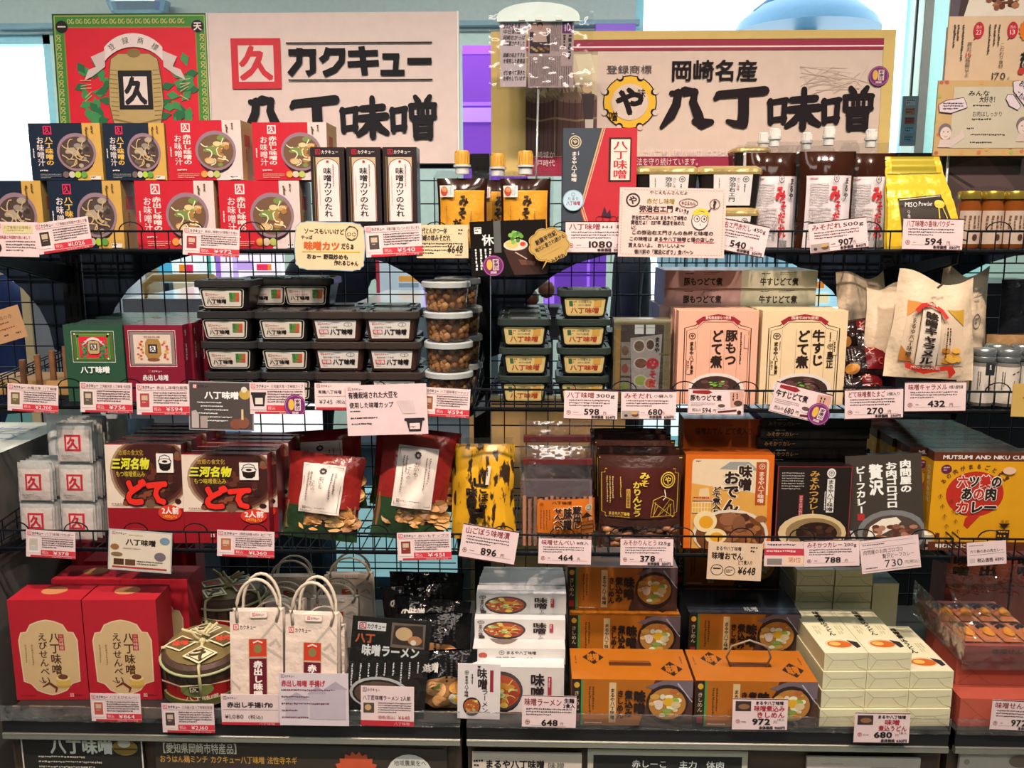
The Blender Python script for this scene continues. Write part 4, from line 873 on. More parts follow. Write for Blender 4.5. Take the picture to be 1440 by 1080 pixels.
mb.lathe([(.0195, 0), (.0195, .001)], M('#b0c0c4', .2), 24, ax='y', c=(0, -.003, 0)); A.ring(20, 20, 17, 17, 1, M('#8a9aa0')); A.tx('たまり', 10, 14, 20, 6, M('#6a5a5c')); A.tx('八丁味噌', 8, 21, 24, 7, M('#a83a48'), b=.03); A.ring(20, 10, 3, 3, .6, M('#5a6a70'), 12)
q = PX(806, 282, 1.70); mb.obj('silver_seal', o, (q.x - p.x, 0, q.z - p.z))
# clear tubs with gold film tops and white labels
def tub_gold(x0, y0, x1, y1, z, label, yo=1.70):
    p, w, h = place(x0, y0, x1, y1, yo, z); d = .085
    o = T('film_tub', label, 'tub', p); mb = MB(); mb.loft([(0, w * .86, d * .86, .01, 0, d / 2), (h * .8, w * .96, d * .96, .014, 0, d / 2)], M('#1d1714', .25)); mb.obj('cup', o)
    mb = MB(); mb.loft([(h * .8, w, d, .016, 0, d / 2), (h * .86, w * 1.02, d * 1.02, .018, 0, d / 2), (h * .93, w, d, .018, 0, d / 2), (h, w * .9, d * .9, .02, 0, d / 2)], M('#c8a468', .22, .55, 'foil')); mb.obj('gold_film', o)
    mb = MB(); fn = quad((-w * .27, -.001, h * .79), (w * .33, -.001, h * .79), (-w * .25, .004, .004), (w * .31, .004, .004)); A = Art(mb, fn, 60, 52); A.rect(0, 0, 60, 52, M('#cfc0b4'))
    k = M(K); A.tx('弥治右エ門', 24, 4, 11, 42, k, v=1, b=.03); A.tx('赤だし味噌', 36, 5, 5, 22, M('#8a2a2c'), v=1); A.maru(50, 8, 5, M('#3a3434')); A.fine(48, 16, 4, 26, 1, k, v=1); A.fine(8, 6, 3, 26, 1, M('#6f645c'), v=1); mb.obj('label', o); return z + h
zz = tub_gold(893, 292, 983, 350, Z1i, 'clear tub with gold film lid and white label, lower, behind the handwritten card'); tub_gold(891, 233, 983, 292, zz, 'clear tub with gold film lid and white label, upper, beside the tall red box')
zz = tub_gold(983, 292, 1068, 350, Z1i, 'clear tub with gold film lid and white label, lower, beside the dark sauce pouches'); tub_gold(981, 233, 1072, 292, zz, 'clear tub with gold film lid and white label, upper, beside the dark sauce pouches')
tub_gold(1033, 206, 1085, 236, zz + .065, 'small clear tub with pale film on top of the gold lidded tubs', 1.80)
# dark spouted pouches with white labels
def wlab(mb, fn):
    A = Art(mb, fn, 90, 122, .0005, 8); A.l = .0012; mb.surf(fn, M('#d2beb6', .4), 10, 10, A.l, True, .1, .93, .25, .99); A.l += .0015; k = M('#3a2c2c'); r = M('#b8262a')
    
    A.H *= 1.0; o_ = A.fn; A.fn = lambda u, v, l: o_(u, (v - .36) * .74 / .63 + .25, l)
    A.fine(14, 46, 24, 3, 1, M('#a8524a')); A.fine(14, 52, 30, 24, 9, M('#a89488')); A.fine(14, 78, 36, 34, 9, M('#a89488')); A.tx('み', 45, 54, 18, 17, r, b=.07); A.tx('そ', 54, 70, 12, 13, r, b=.05); A.tx('だ', 50, 82, 14, 13, r, b=.05); A.tx('れ', 51, 95, 14, 16, r, b=.05)
    A.tx('まるや', 68, 46, 8, 23, k, v=1, b=.05); A.tx('八丁味噌', 41, 92, 6, 22, k, v=1); A.maru(54, 47, 4.5, k); A.rect(53, 113, 14, 8, M('#bfaea4'))
    for j in range(9): A.rect(53 + j * 1.6, 113, .8, 8, M('#4a403c'), up=False)
    A.up(); A.frame(33, 104, 5, 4, .6, k)
p, w, h = place(1117, 196, 1205, 350, 1.70, Z1i); mk = pouch(w, h, .04, M('#30150a', .1), wlab, M('#d8c4b4', .4), 9, .0095, .016, .016)
mk('dark sauce pouch with white label and white cap, middle of the three at the front', p)
p, w, h = place(1046, 202, 1125, 350, 1.725, Z1i); mk('dark sauce pouch with white label, first beside the gold lidded tubs', p)
p, w, h = place(1183, 198, 1256, 350, 1.745, Z1i); mk('dark sauce pouch with white label, nearest the yellow powder bag', p)
p, w, h = place(1030, 205, 1110, 350, 1.80, Z1i); mk('dark sauce pouch standing behind, only its cap showing by the gold lidded tubs', p)
p, w, h = place(1090, 204, 1170, 350, 1.80, Z1i); mk('dark sauce pouch standing behind, its cap showing above the first gap', p)
# yellow powder bag
p, w, h = place(1247, 216, 1352, 350, 1.69, Z1i)
fn = lambda u, v, l: ST([(u - .5) * w * (.74 + .26 * np.clip(v * 1.15, 0, 1)) - .006 * (1 - v), -l + .07 * (1 - v) - .012 * np.sin(pi * np.clip(v * 1.25 - .25, 0, 1)) + .0015 * np.sin(v * 46) * (v < .55), h * (1 - v)], 1)
mb = MB(); ye = M('#dcae2c', .25, .2, 'foil'); mb.surf(fn, ye, 18, 26); mb.surf(lambda u, v, l: fn(u, v, -.012), ye, 8, 8)
A = Art(mb, fn, 116, 134, .0005, 10); A.l = .001; A.rect(13, 0, 90, 24, M('#a89028', .3, .2)); A.line([(4, 26), (112, 24)], 1.5, M('#7a6a20')); A.poly([(18, 62), (96, 56), (112, 134), (26, 134)], M('#241c16')); A.line([(20, 64), (94, 58), (110, 134)], 1.2, M('#cdb890')); A.tx('MISO', 28, 67, 22, 7, M('#dcd0c0'), sk=.1); A.tx('Powder', 52, 66, 24, 6.5, M('#dcd0c0'), sk=.1)
A.ell(88, 70, 9, 6, M('#c8a83a')); A.line([(86, 74), (84, 92)], 2, M('#c8a83a')); A.line([(92, 74), (97, 92)], 1.5, M('#c8a83a')); A.tx('八丁味噌', 31, 78, 5, 14, M('#dcd0c0'), v=1)
tag(mb.obj('powder_bag', None, p), 'shiny yellow foil bag with a dark panel, right of the dark sauce pouches', 'bag')
# gold lidded jars on the neighbouring bay
J = None
for i, x in enumerate((1352, 1384, 1416, 1448)):
    p = PX(x + 15, 340, 1.72); p = Vector((p.x, 1.745, Z1i)); r = 16.5 * sc(x, 300, 1.72); h = 80 * sc(x, 300, 1.72)
    lb = 'glass honey jar with gold lid, %s beside the yellow bag' % ORD[i]
    if J: cp(J, p, lb); continue
    J = T('honey_jar', lb, 'jar', p)
    mb = MB(); mb.lathe([(r * .9, 0), (r, .004), (r, h * .72), (r * .86, h * .82), (r * .86, h * .86)], M('#7a3c14', .08)); mb.obj('glass_body', J)
    mb = MB(); mb.lathe([(r * .98, h * .86), (r, h * .88), (r, h * .97), (r * .94, h)], M('#b8943c', .2, .7)); mb.obj('lid', J)
    mb = MB(); fn = lambda u, v, l: ST([(r + .0006 + l) * np.sin((u - .5) * 2.2), -(r + .0006 + l) * np.cos((u - .5) * 2.2), h * (.66 - .58 * v)], 1); mb.surf(fn, M('#b89a84', .4), 10, 2); A = Art(mb, fn, 40, 40, .0003, 4); A.l = .0006; A.fine(6, 6, 28, 18, 4, M('#6f4a34'), v=1); A.ell(24, 32, 4, 4, M('#4a2c24')); mb.obj('label', J)
# ================================================================== MIDDLE BASKET
Z2i = Z2 + .001
# gift boxes in two rows going back
def f(A):
    wh = M('#d8c8ae'); A.frame(11, 9, 60, 45, .9, wh); A.rect(13, 11, 56, 41, M('#4e5c24')); emblem(A, 17, 13, 48, 37, False)
    for x, y in ((16, 13), (64, 13), (18, 49), (62, 49)): A.ell(x, y, 1.2, 1.2, wh, 8, up=False)
    A.up(); A.tx('八丁味噌', 21, 60, 42, 10, M('#dcd2c6'), b=.06)
def f2(A):
    wh = M('#d8c8bc'); A.frame(5, 8, 68, 52, .9, wh); A.rect(7, 10, 64, 48, M('#7f6f64')); A.rect(12, 14, 54, 42, M('#cdae98')); k = M('#2a2024')
    for s in (-1, 1):
        for j in range(12): A.ell(39 + s * A.R.uniform(14, 22), 24 + j * 2.3, 2.2, 1.6, M(A.R.choice(['#a83a2c', '#c8903a', '#b85a34'])), 7, up=False, a0=A.R.uniform(0, 3))
    A.up(); A.poly([(29, 26), (32, 20), (48, 20), (51, 26), (52, 42), (47, 48), (32, 48), (28, 42)], M('#9a7038')); A.rect(33, 28, 13, 13, k); A.rect(35.5, 30.5, 8, 8, wh); A.tx('久', 35.8, 30.6, 7.6, 7.6, k, b=.06); A.ell(40, 50, 9, 2.5, M('#7a4a2c')); A.tx('登録商標', 27, 15.5, 24, 3.4, M('#8a6a54'))
    A.kakukyu(31, 65, 20, 4, M('#b83a44'), wh, M('#7a1c2a')); A.tx('赤出し味噌', 22, 72, 38, 9, wh, b=.04)
def sf2(A): A.fine(6, 28, 8, 50, 1, M('#b89a8c'), v=1); A.fine(6, 8, 7, 12, 1, M('#b89a8c'), v=1)
for nm, x0, x1, col, ff, sf, word, top in (('green', 97, 181, '#2c4a34', f, None, 'green', '#39493f'), ('maroon', 182, 264, '#7a1a2a', f2, sf2, 'maroon', '#4a3a42')):
    pr = None
    for r in range(7):
        Y = 1.645 + r * .036; p, w, h = place(x0, 457, x1, 571, 1.645, Z2i); p.y = Y; p.x += r * .0042 * (1 if r % 2 else -.4)
        lb = '%s miso gift box, %s of its row%s' % (word, ORD[r] + (' from the front' if r else ''), ' with the emblem showing' if not r else '')
        if pr is None: pr = carton('gift_box', lb, 'box', w, h, .033, M(col, .38), ff, 84, 112, p, sfn=sf, top=M(top, .18), group=word + ' gift boxes')
        else: cp(pr, p, lb)
# rectangular miso tubs
def rtub(name, w, h, d, body, lid, lab, loc, label, rot=0, group=None):
    o = T(name, label, 'tub', loc, (0, 0, rot), group); mb = MB()
    mb.loft([(0, w * .76, d * .76, .012, 0, d / 2), (.003, w * .78, d * .78, .014, 0, d / 2), (h * .8, w * .92, d * .92, .016, 0, d / 2)], M(body, .3)); mb.obj('cup', o)
    mb = MB(); L = M(lid, .22); mb.loft([(h * .74, w, d, .016, 0, d / 2), (h * .76, w * 1.01, d * 1.01, .017, 0, d / 2), (h * .95, w, d, .016, 0, d / 2), (h * .97, w * .97, d * .97, .014, 0, d / 2), (h * .97, w * .86, d * .84, .012, 0, d / 2), (h * .93, w * .84, d * .82, .012, 0, d / 2), (h * .93, w * .66, d * .6, .01, 0, d / 2), (h, w * .63, d * .57, .01, 0, d / 2)], L)
    mb.box(-.007, -.001, h * .74, .007, .004, h * .8, L); mb.obj('lid', o)
    mb = MB(); y0, y1 = d * .04 - .0012, d * .11 - .001; zt, zb = h * .7, h * .06
    lab(mb, quad((-w * .39, y0 + .001, zt), (w * .39, y0 + .001, zt), (-w * .345, y1, zb), (w * .345, y1, zb))); mb.obj('label', o); return o
def lab1(mb, fn):
    A = Art(mb, fn, 54, 30, .00006); w = M('#cdb9a4'); k = M('#1c1614'); A.rect(0, 0, 54, 30, M('#d8c4a8'), 4); A.rect(.9, .9, 52.2, 28.2, M('#231d18'), 3.5); A.rect(3, 3, 48, 24.5, w, 2)
    A.fine(5, 3.6, 40, 1.4, 1, M('#8a7a6a')); A.kakukyu(6, 7, 17, 4, M('#a8343c'), M('#a8343c'), w); A.tx('三河産大豆使用', 8, 12, 22, 3.4, M('#a84a40')); A.tx('八丁味噌', 6, 16, 26, 7, k, b=.05); A.fine(10, 24, 18, 2, 1, M('#b05a50'))
    for i in range(3):
        for j in range(3): A.rect(36 + i * 4.2, 6 + j * 4.6, 4, 4.4, M(('#3c6a34', '#5c7a34', '#c0502c')[i] if j != 2 else ('#4a7a3c', '#8a6a34', '#b84a34')[i]), up=False)
    A.up()
def lab2(mb, fn):
    A = Art(mb, fn, 50, 30, .00006); w = M('#d2c0b0'); k = M('#1c1614'); A.rect(2, 1, 46, 28, w); A.kakukyu(5, 4, 16, 4, M('#a8343c'), M('#a8343c'), w); A.tx('国産有機八丁味噌', 7, 10, 20, 3, M('#5a4a44')); A.ring(39, 7, 4.5, 3, .5, M('#5c564c')); A.tx('J', 38, 5, 2, 4, M('#5c564c')); A.rect(5, 15, 11, 7, M('#b8343c')); A.tx('有機', 5.5, 15.5, 10, 6, w, b=.04); A.tx('八丁味噌', 18, 14, 27, 9, k, b=.06); A.fine(5, 24, 12, 2, 1, M('#b05a50'))
def lab3(mb, fn):
    A = Art(mb, fn, 54, 30, .00006); w = M('#caa868'); A.rect(0, 0, 54, 30, M('#4a4030'), 4); A.rect(.8, .8, 52.4, 28.4, w, 3.5); A.frame(2.5, 2.5, 49, 25, .4, M('#7a6440')); A.rect(6, 5, 5, 9, M('#3a5a34')); A.fine(12, 5, 4, 9, 2, M('#a84a2c')); A.tx('三河産大豆', 18, 5, 18, 3.6, M('#5c5040')); A.tx('100％使用', 18, 10, 17, 3.6, M('#5c5040')); A.rect(39, 4, 10, 11, M('#c08a3c')); A.fine(38, 4, 11, 1.4, 1, M('#3a3020')); A.tx('八丁味噌', 7, 15.5, 40, 9.5, M('#a8371f'), b=.035)
P1 = {}
def put(kind, x0, x1, ytop, ybot, Y, z, label, rot=0):
    p, w, h = place(x0, ytop, x1, ybot, Y, z)
    if kind not in P1:
        body, lid, lab, nm = {'b': ('#221c1a', '#2b2725', lab1, 'miso_tub'), 'o': ('#4a2d24', '#352a25', lab2, 'miso_tub'), 'g': ('#1c201c', '#2a2f29', lab3, 'miso_tub')}[kind]
        w = {'b': 82, 'o': 82, 'g': 75}[kind] * sc(400, 480, 1.65); h = {'b': .0575, 'o': .0575, 'g': .0535}[kind]
        P1[kind] = rtub(nm, w, h, .098, body, lid, lab, p, label, rot); P1[kind, 'h'] = h
    else: cp(P1[kind], p, label, (0, 0, rot))
    return z + P1[kind, 'h'] + .0004
LV = ['lowest', 'second from below', 'third from below', 'fourth from below', 'topmost']
Yt = 1.655
cols = [('b', 'stack beside maroon boxes', [(288, 350)] * 1, 318), ('b', 'second stack past the maroon boxes', 0, 398), ('o', 'stack beside the black tubs', 0, 473), ('o', 'stack beside the peanut cups', 0, 549)]
for ci, (kd, ds, _, cx) in enumerate(cols):
    for r in range(2):
        z = Z2i; n = (3 if ci else 4) if r == 0 else 3
        for k in range(n):
            x = cx + (3 - k) * 2.2 - 3; top = ci == 0 and k == 3
            lb = '%s tub, %s in %s%s' % ('black framed label' if kd == 'b' else 'brown organic label', LV[k] if k < n - 1 or n < 4 else LV[4], ds, '' if r == 0 else ', rear row')
            z = put(kd, x - 41, x + 41, 447, 490, Yt + r * .112 + (.004 * (k % 2)), z, lb, .02 * ((k * 7 + ci * 3) % 3 - 1))
        if r == 1 and ci in (1, 2): put('b', (372, 430)[ci - 1] - 41, (372, 430)[ci - 1] + 41, 400, 445, Yt + .085, z, 'black framed label tub perched highest behind %s' % ds)
# round peanut cups
def pcup(label, p, r, h):
    o = T('peanut_cup', label, 'cup', p); mb = MB(); cp_ = film(.08, .06)
    mb.lathe([(r * .84, 0), (r * .95, h * .78)], cp_, 28); mb.obj('clear_cup', o, (0, r, 0))
    mb = MB(); RR = random.Random(4)
    for j in range(70):
        a = RR.uniform(pi, 2 * pi) if j < 50 else RR.uniform(0, pi); z = RR.uniform(.09, .72) * h; q = (r * (.84 + .11 * z / h)) * .9 - .003
        mb.ball((q * cos(a), q * sin(a), z), .0066, M(RR.choice(['#a86a40', '#c0824c', '#8f5a34', '#cf9458']), .4), 8)
    mb.lathe([(r * .72, .003), (r * .8, h * .66), (0, h * .68)], M('#6a4024', .6), 16); tag(mb.obj('peanuts', o, (0, r, 0)), 'brown coated peanuts', None, kind='stuff')
    mb = MB(); L = M('#b8c0be', .25); mb.lathe([(r * .97, h * .76), (r * 1.03, h * .78), (r * 1.03, h * .93), (r * .98, h * .97), (r * .9, h * .97), (r * .88, h * .93), (0, h * .93)], M('#a09b92', .2), 32); mb.obj('lid', o, (0, r, 0))
    mb = MB(); mb.lathe([(r * .42, h * .935), (r * .42, h * .94), (0, h * .94)], M('#d09a2c', .4), 20); mb.obj('round_sticker', o, (0, r, 0)); return o
p, w, h = place(593, 447, 662, 491, 1.645, Z2i); hh = 44 * sc(630, 480, 1.65); pc = None
for r in range(2):
    for k in range(4):
        q = Vector((p.x - (k == 3) * .003 + .012 * r, 1.645 + r * .105, Z2i + k * (hh * .975))); lb = 'clear peanut cup, %s of the %s stack beside the centre post' % ((LV[k] if k < 3 else LV[4]), 'front' if r == 0 else 'back')
        pc = pcup(lb, q, w / 2, hh) if pc is None else cp(pc, q, lb) and pc
# green black tubs on the right bay
for ci, (cx, n, ds) in enumerate(((737, 3, 'stack next to the centre post'), (820, 4, 'stack next to the gold edged pack'))):
    for r in range(3):
        z = Z2i; nn = n if r == 0 else 3
        for k in range(nn):
            z = put('g', cx + (k % 2) * 2 - 37, cx + 37 + (k % 2) * 2, 447, 490, 1.645 + r * .106, z, 'dark green tub, %s in %s%s' % (LV[k] if k < nn - 1 else LV[4], ds, ('', ', middle row', ', rear row')[r]))
p, w, h = place(855, 441, 924, 471, 1.80, Z2i); carton('flat_box', 'flat black box lying behind the gold edged sauce pack', 'box', w, .118, .09, M('#17171b', .25), None, 1, 1, p)
# gold edged sauce pack
p, w, h = place(861, 449, 940, 573, 1.66, Z2i)
def f(A):
    A.rect(0, 0, 82, 126, M('#8f7a52', .25, .3)); A.rect(3, 14, 7, 112, M('#b88a44', .25, .3)); A.rect(0, 0, 82, 5, M('#c8b48a', .2, .5)); A.rect(10, 8, 62, 118, M('#4a3a32', .3))
    for i in range(3): A.rect(11, 34 + i * 27, 14, 24, M('#8a7a6c')); A.ell(17, 47 + i * 27, 5, 7, M(('#6a4a34', '#8a4030', '#7a8a3c')[i]))
    A.poly([(24, 28), (70, 22), (66, 118), (28, 120)], M('#a8968a'))
    for x, y, rx, ry, c in ((37, 40, 9, 10, '#6a4c36'), (53, 38, 7, 9, '#5a4030'), (40, 66, 11, 9, '#7a4a34'), (40, 92, 10, 9, '#9aa044'), (54, 96, 9, 9, '#c06a4a')): A.ell(x, y, rx, ry, M('#c8b8a8')); A.ell(x, y, rx * .8, ry * .8, M(c))
    A.tx('まるや', 59, 26, 8, 24, M(K), v=1, b=.05); r = M('#b8222c'); A.ell(57, 66, 9, 8, r); A.ell(57, 66, 5, 4, M('#b09a8c')); A.tx('み', 48, 57, 18, 18, r, b=.07); A.tx('そだれ', 52, 76, 11, 40, r, v=1, b=.06)
    for x in (30, 46): A.rect(x, 8, 13, 14, M('#d8d0c8', .3)); A.rect(x, 12, 13, 1, M('#a8a098'))
    A.rect(73, 8, 1.2, 116, M('#c8b48a', .2, .6)); A.rect(66, 50, 14, 2, M('#b8945c', .2, .6))
o = carton('sauce_pack', 'gold edged clear pack of sauce sachets between the dark tubs and the pink box', 'pack', w, h, .035, M('#6f5c40', .3, .2), f, 82, 126, p)
mb = MB(); mb.box(-w / 2 - .001, -.0035, 0, w / 2 + .001, -.003, h + .001, film(.06, .05)); mb.obj('clear_front', o)
# pork and beef stew boxes
def stew(t1, t2, ban, bg, name, cow):
    def f(A):
        k = M('#2c1a14'); r = M('#8f2029'); A.rect(0, 0, 113, 142, M(bg)); 
        P = [(9, 142), (9, 26), (24, 22), (34, 13), (78, 13), (88, 22), (103, 26), (103, 142)]; A.line(P, 1.4, k); A.line([(12, 142), (12, 30), (26, 26), (36, 17), (76, 17), (86, 26), (100, 30), (100, 142)], .8, k)
        A.poly([(34, 9), (56, 5), (78, 9), (88, 16), (84, 22), (78, 16), (56, 12), (34, 16), (28, 22), (24, 16)], r); A.tx(ban, 38, 8, 36, 5, M('#d8b8a0'), b=.03)
        for x in (27, 46, 66, 84): A.line([(x, 28), (x, 108)], .5, M('#a07a60'))
        A.tx(t1, 67, 28, 17, 17 * len(t1) * 1.08, k, v=1, b=.055); A.tx(t2, 47, 28, 17, 17 * len(t2) * 1.15, k, v=1, b=.055)
        A.maru(20, 38, 5, k); A.tx('まるや八丁味噌', 16, 46, 7, 50, k, v=1, b=.04); A.fine(24, 46, 2.4, 26, 1, k, v=1); A.rect(13, 74, 6, 22, M(bg)); A.frame(13, 74, 6, 22, .6, k); A.fine(14, 76, 4, 18, 1, k, v=1)
        if cow: A.tx('島正', 87, 60, 10, 26, k, v=1, b=.04); A.maru(92, 53, 4, k); A.fine(90, 32, 4, 16, 1, k, v=1); A.rect(95, 44, 6, 22, M(bg)); A.frame(95, 44, 6, 22, .6, k); A.fine(96, 46, 4, 18, 1, k, v=1)
        else: A.fine(88, 32, 4, 60, 1, k, v=1); A.rect(94, 36, 6, 20, M(bg)); A.frame(94, 36, 6, 20, .6, k)
        A.bowl(56, 118, 40, 24, M('#d0bcae', .3), M('#3a241e'), ['#5a3830', '#6f4a3c', '#452a24', '#7a5a48'], 26); 
        for j in range(9): A.ell(56 + A.R.uniform(-8, 10), 110 + A.R.uniform(-4, 5), 3, 1, M(A.R.choice(['#8ab04c', '#5c8a34'])), 7, up=False, a0=A.R.uniform(0, 3))
        A.up()
    return f
def ed(A): k = M('#241814'); A.tx(ed.t, 27, 9, 56, 10, k, b=.05); A.fine(29, 3, 24, 3, 1, k); A.fine(56, 2, 22, 4, 2, k)
for x0, x1, yt, t1, t2, ban, bg, cow, word, sx, ex in ((950, 1061, 437, '豚もつ', 'どて煮', '愛知県産豚もつ使用', '#dc9a7c', False, 'pink pork stew', (930, 1035), '#b08478'), (1066, 1184, 437, '牛すじ', 'どて煮', '国産牛100％使用', '#d8b488', True, 'cream beef stew', (1036, 1140), '#b0a284')):
    p, w, h = place(x0, yt, x1, 577, 1.65, Z2i)
    for r in range(3):
        q = p.copy(); q.y += r * .034; q.x -= r * .002
        lb = '%s box with a bowl picture, %s' % (word, 'standing at the front' if not r else ORD[r - 1] + ' box behind the front one')
        if r == 0: pr = carton('stew_box', lb, 'box', w, h, .031, M(bg, .42), stew(t1, t2, ban, bg, word, cow), 113, 142, q)
        else: cp(pr, q, lb)
    # flat stack behind
    ed.t = t1 + t2; hh = 23 * sc(980, 400, 1.80); z0 = PX(980, 431, 1.79).z - 6 * hh; pr = None; z = Z2i; k = 0
    n = int((PX(980, 379, 1.79).z - Z2i) / hh); hh = (PX(980, 379, 1.79).z - Z2i) / n
    for k in range(n):
        p = PX(sum(sx) / 2 + (-4 if k % 3 == 1 else 3), 400, 1.79); q = Vector((p.x, 1.765 + .004 * (k % 2), Z2i + k * hh)); ww = (sx[1] - sx[0]) * sc(980, 400, 1.79)
        lb = '%s box lying flat, %s of the pile behind the standing boxes' % (word, 'topmost' if k == n - 1 else 'number %s down' % ORD[n - 2 - k])
        lb = lb.replace('number first', 'second').replace('number second', 'third').replace('number third', 'fourth').replace('number fourth', 'fifth').replace('number fifth', 'sixth').replace('number sixth', 'seventh').replace('number seventh', 'eighth').replace('number eighth', 'ninth')
        if pr is None: pr = carton('stew_box', lb, 'box', ww, hh * .985, .155, M(ex, .4), ed, 110, 22, q, side=M('#8e84a0' if not cow else ex, .4))
        else: cp(pr, q, lb)
# simmered egg packs in a small black mesh tray
p, w, h = place(1187, 545, 1262, 575, 1.645, Z2i); t = T('mesh_tray', 'small black mesh tray holding the dark egg packs', 'tray', p); mb = MB(); d = .13; h = .034
mb.box(-w / 2, 0, 0, w / 2, d, .002, BLK)
for (a, b_) in (((-w / 2, 0), (w / 2, 0)), ((-w / 2, d), (w / 2, d)), ((-w / 2, 0), (-w / 2, d)), ((w / 2, 0), (w / 2, d))):
    for j in range(15): q = j / 14; x, y = a[0] + (b_[0] - a[0]) * q, a[1] + (b_[1] - a[1]) * q; mb.tube([(x, y, 0), (x, y, h)], .0012, BLK, 4)
    for zz in (.008, .016, .024): mb.tube([(*a, zz), (*b_, zz)], .0012, BLK, 4)
    mb.tube([(*a, h), (*b_, h)], .003, BLK, 5)
mb.obj('mesh_body', t)
def eggpack(label, p, rot, s=1):
    o = T('egg_pack', label, 'pack', p, rot); w, h = .098 * s, .062 * s; mb = MB(); fn = pillow(w, h, .03, .9, .9, .0025, int(p.x * 1e4) % 99); mb.surf(fn, M('#231513', .12, 0, 'wrink'), 14, 10); mb.surf(pillow(w, h, .03, .9, .9, .0025, 3, True), M('#231513', .15), 8, 8); mb.obj('foil_bag', o)
    mb = MB(); A = Art(mb, fn, 80, 50, .0006, 6); A.l = .0015; A.rect(42, 6, 32, 36, M('#6a1517', .2)); A.tx('ど', 44, 8, 13, 13, M('#c07a6a'), b=.05); A.tx('て', 54, 24, 14, 13, M('#b84a3c'), b=.05); A.ell(20, 40, 11, 8, M('#c07a34')); A.fine(6, 8, 24, 20, 5, M('#6f625a'), v=1); mb.obj('red_label', o); return o
q = PX(1225, 500, 1.70)
for i, (px, py, Y, a) in enumerate(((1212, 555, 1.665, -.1), (1240, 552, 1.69, .15), (1218, 527, 1.675, -.2), (1238, 508, 1.70, .25), (1207, 492, 1.72, -.3))):
    c = PX(px, py, Y); eggpack('dark shiny egg pack with red label, %s in the mesh tray pile' % ('lowest', 'second', 'third', 'fourth', 'topmost')[i], Vector((c.x, Y, Z2i + .004 + i * .023)), (radians(-28), a * .6, a), 1)
# caramel bags of white paper
def cbag(label, p, w, h, rot, front=True, seed=1):
    o = T('caramel_bag', label, 'bag', p, rot); fn = lambda u, v, l: ST([(u - .5) * w * (.80 + .20 * v + .02 * np.sin(v * 9 + seed)), -.021 * np.sin(pi * np.clip(v * .9 + .1, 0, 1)) * (1 - (2 * u - 1) ** 4) - l + .0022 * np.sin(u * 13 + seed) * np.sin(v * 9) + .018 * (1 - v), h * (1 - v) + .010 * np.sin(u * 5.2 + seed) * (1 - v) + (.010 * np.abs(u - .55) * 2) * (v < .05)], 1)
    mb = MB(); pm = M('#cfae8c', .55, 0, 'wrink'); mb.surf(fn, pm, 16, 18); bk = lambda u, v, l: ST([(u - .5) * w * (.80 + .20 * v), .02 * np.sin(pi * np.clip(v * .9 + .1, 0, 1)) * (1 - (2 * u - 1) ** 4) + .018 * (1 - v) + .001, h * (1 - v) + .010 * np.sin(u * 5.2 + seed) * (1 - v)], 1); mb.surf(bk, pm, 8, 8); mb.obj('paper_bag', o)
    mb = MB(); A = Art(mb, fn, 110, 130, .0006, 10); A.l = .001; k = M('#2a1c16')
    if front:
        A.rect(14, 32, 80, 78, M('#c9a888')); A.poly([(14, 32), (40, 32), (14, 52)], M('#c07a34')); A.poly([(94, 32), (70, 32), (94, 54)], M('#b8862c')); A.poly([(14, 108), (14, 88), (32, 108)], M('#b06a2c'))
        for j in range(9): A.ell(78 + A.R.uniform(-8, 10), 98 + A.R.uniform(-10, 8), 6, 4, M(A.R.choice(['#c8862c', '#d89a3c', '#b8701f'])), 7, up=False, a0=A.R.uniform(0, 3))
        A.up(); A.rect(34, 36, 26, 76, M('#cfb49c')); A.line([(33, 38), (33, 110)], .8, k); A.line([(61, 38), (61, 110)], .8, k); A.tx('味噌キャラメル', 38, 40, 18, 70, k, v=1, b=.06); A.tx('まるや八丁味噌', 20, 52, 7, 50, k, v=1, b=.03); A.fine(68, 56, 8, 44, 2, k, v=1)
        A.poly([(30, 33), (46, 27), (62, 33), (70, 42), (66, 46), (58, 37), (46, 33), (34, 37), (26, 46), (22, 42)], M('#b82a20')); A.tx('岡崎名物', 38, 28.5, 16, 4, M('#dcb8a4'), b=.03); A.poly([(20, 108), (46, 116), (78, 108), (84, 118), (78, 128), (74, 116), (46, 123), (22, 116)], M('#c8301c')); A.tx('MISO CARAMEL', 28, 112.5, 38, 3.4, M('#e0b8a4'), b=.02)
    else: A.ring(80, 50, 8, 8, 1.2, M('#5a5448')); A.fine(76, 46, 8, 8, 2, M('#5a5448')); A.fine(72, 14, 20, 16, 3, M('#b09c84'))
    mb.obj('print', o)
    if front: mb = MB(); mb.tube([(-.006, -.012, h * .93), (.004, -.014, h * .985)], .002, M('#4a3226', .4), 5); mb.obj('twist_tie', o)
    return o
p, w, h = place(1243, 395, 1366, 532, 1.625); cbag('white paper caramel bag with orange leaf print and red ribbon, front', p, w, h, (0, radians(2), -.08))
mb = MB(); mb.box(-.055, 0, 0, .055, .07, p.z - Z2i - .001, BLK); tag(mb.obj('riser_box', None, (p.x, 1.63, Z2i)), 'small black riser under the printed caramel bag', 'riser')
p, w, h = place(1209, 405, 1300, 573, 1.70, Z2i); cbag('white paper caramel bag directly behind the printed front bag', p, w, h, (0, radians(-3), .2), False, 4)
p, w, h = place(1178, 388, 1272, 560, 1.80, Z2i); cbag('crumpled white paper bag standing behind the dark egg packs', p, w, h, (0, radians(-8), .3), False, 7)
p, w, h = place(1300, 384, 1378, 572, 1.80, Z2i); cbag('plain white paper bag with a round stamp behind the caramel bag', p, w, h, (0, radians(3), 0), False, 2)
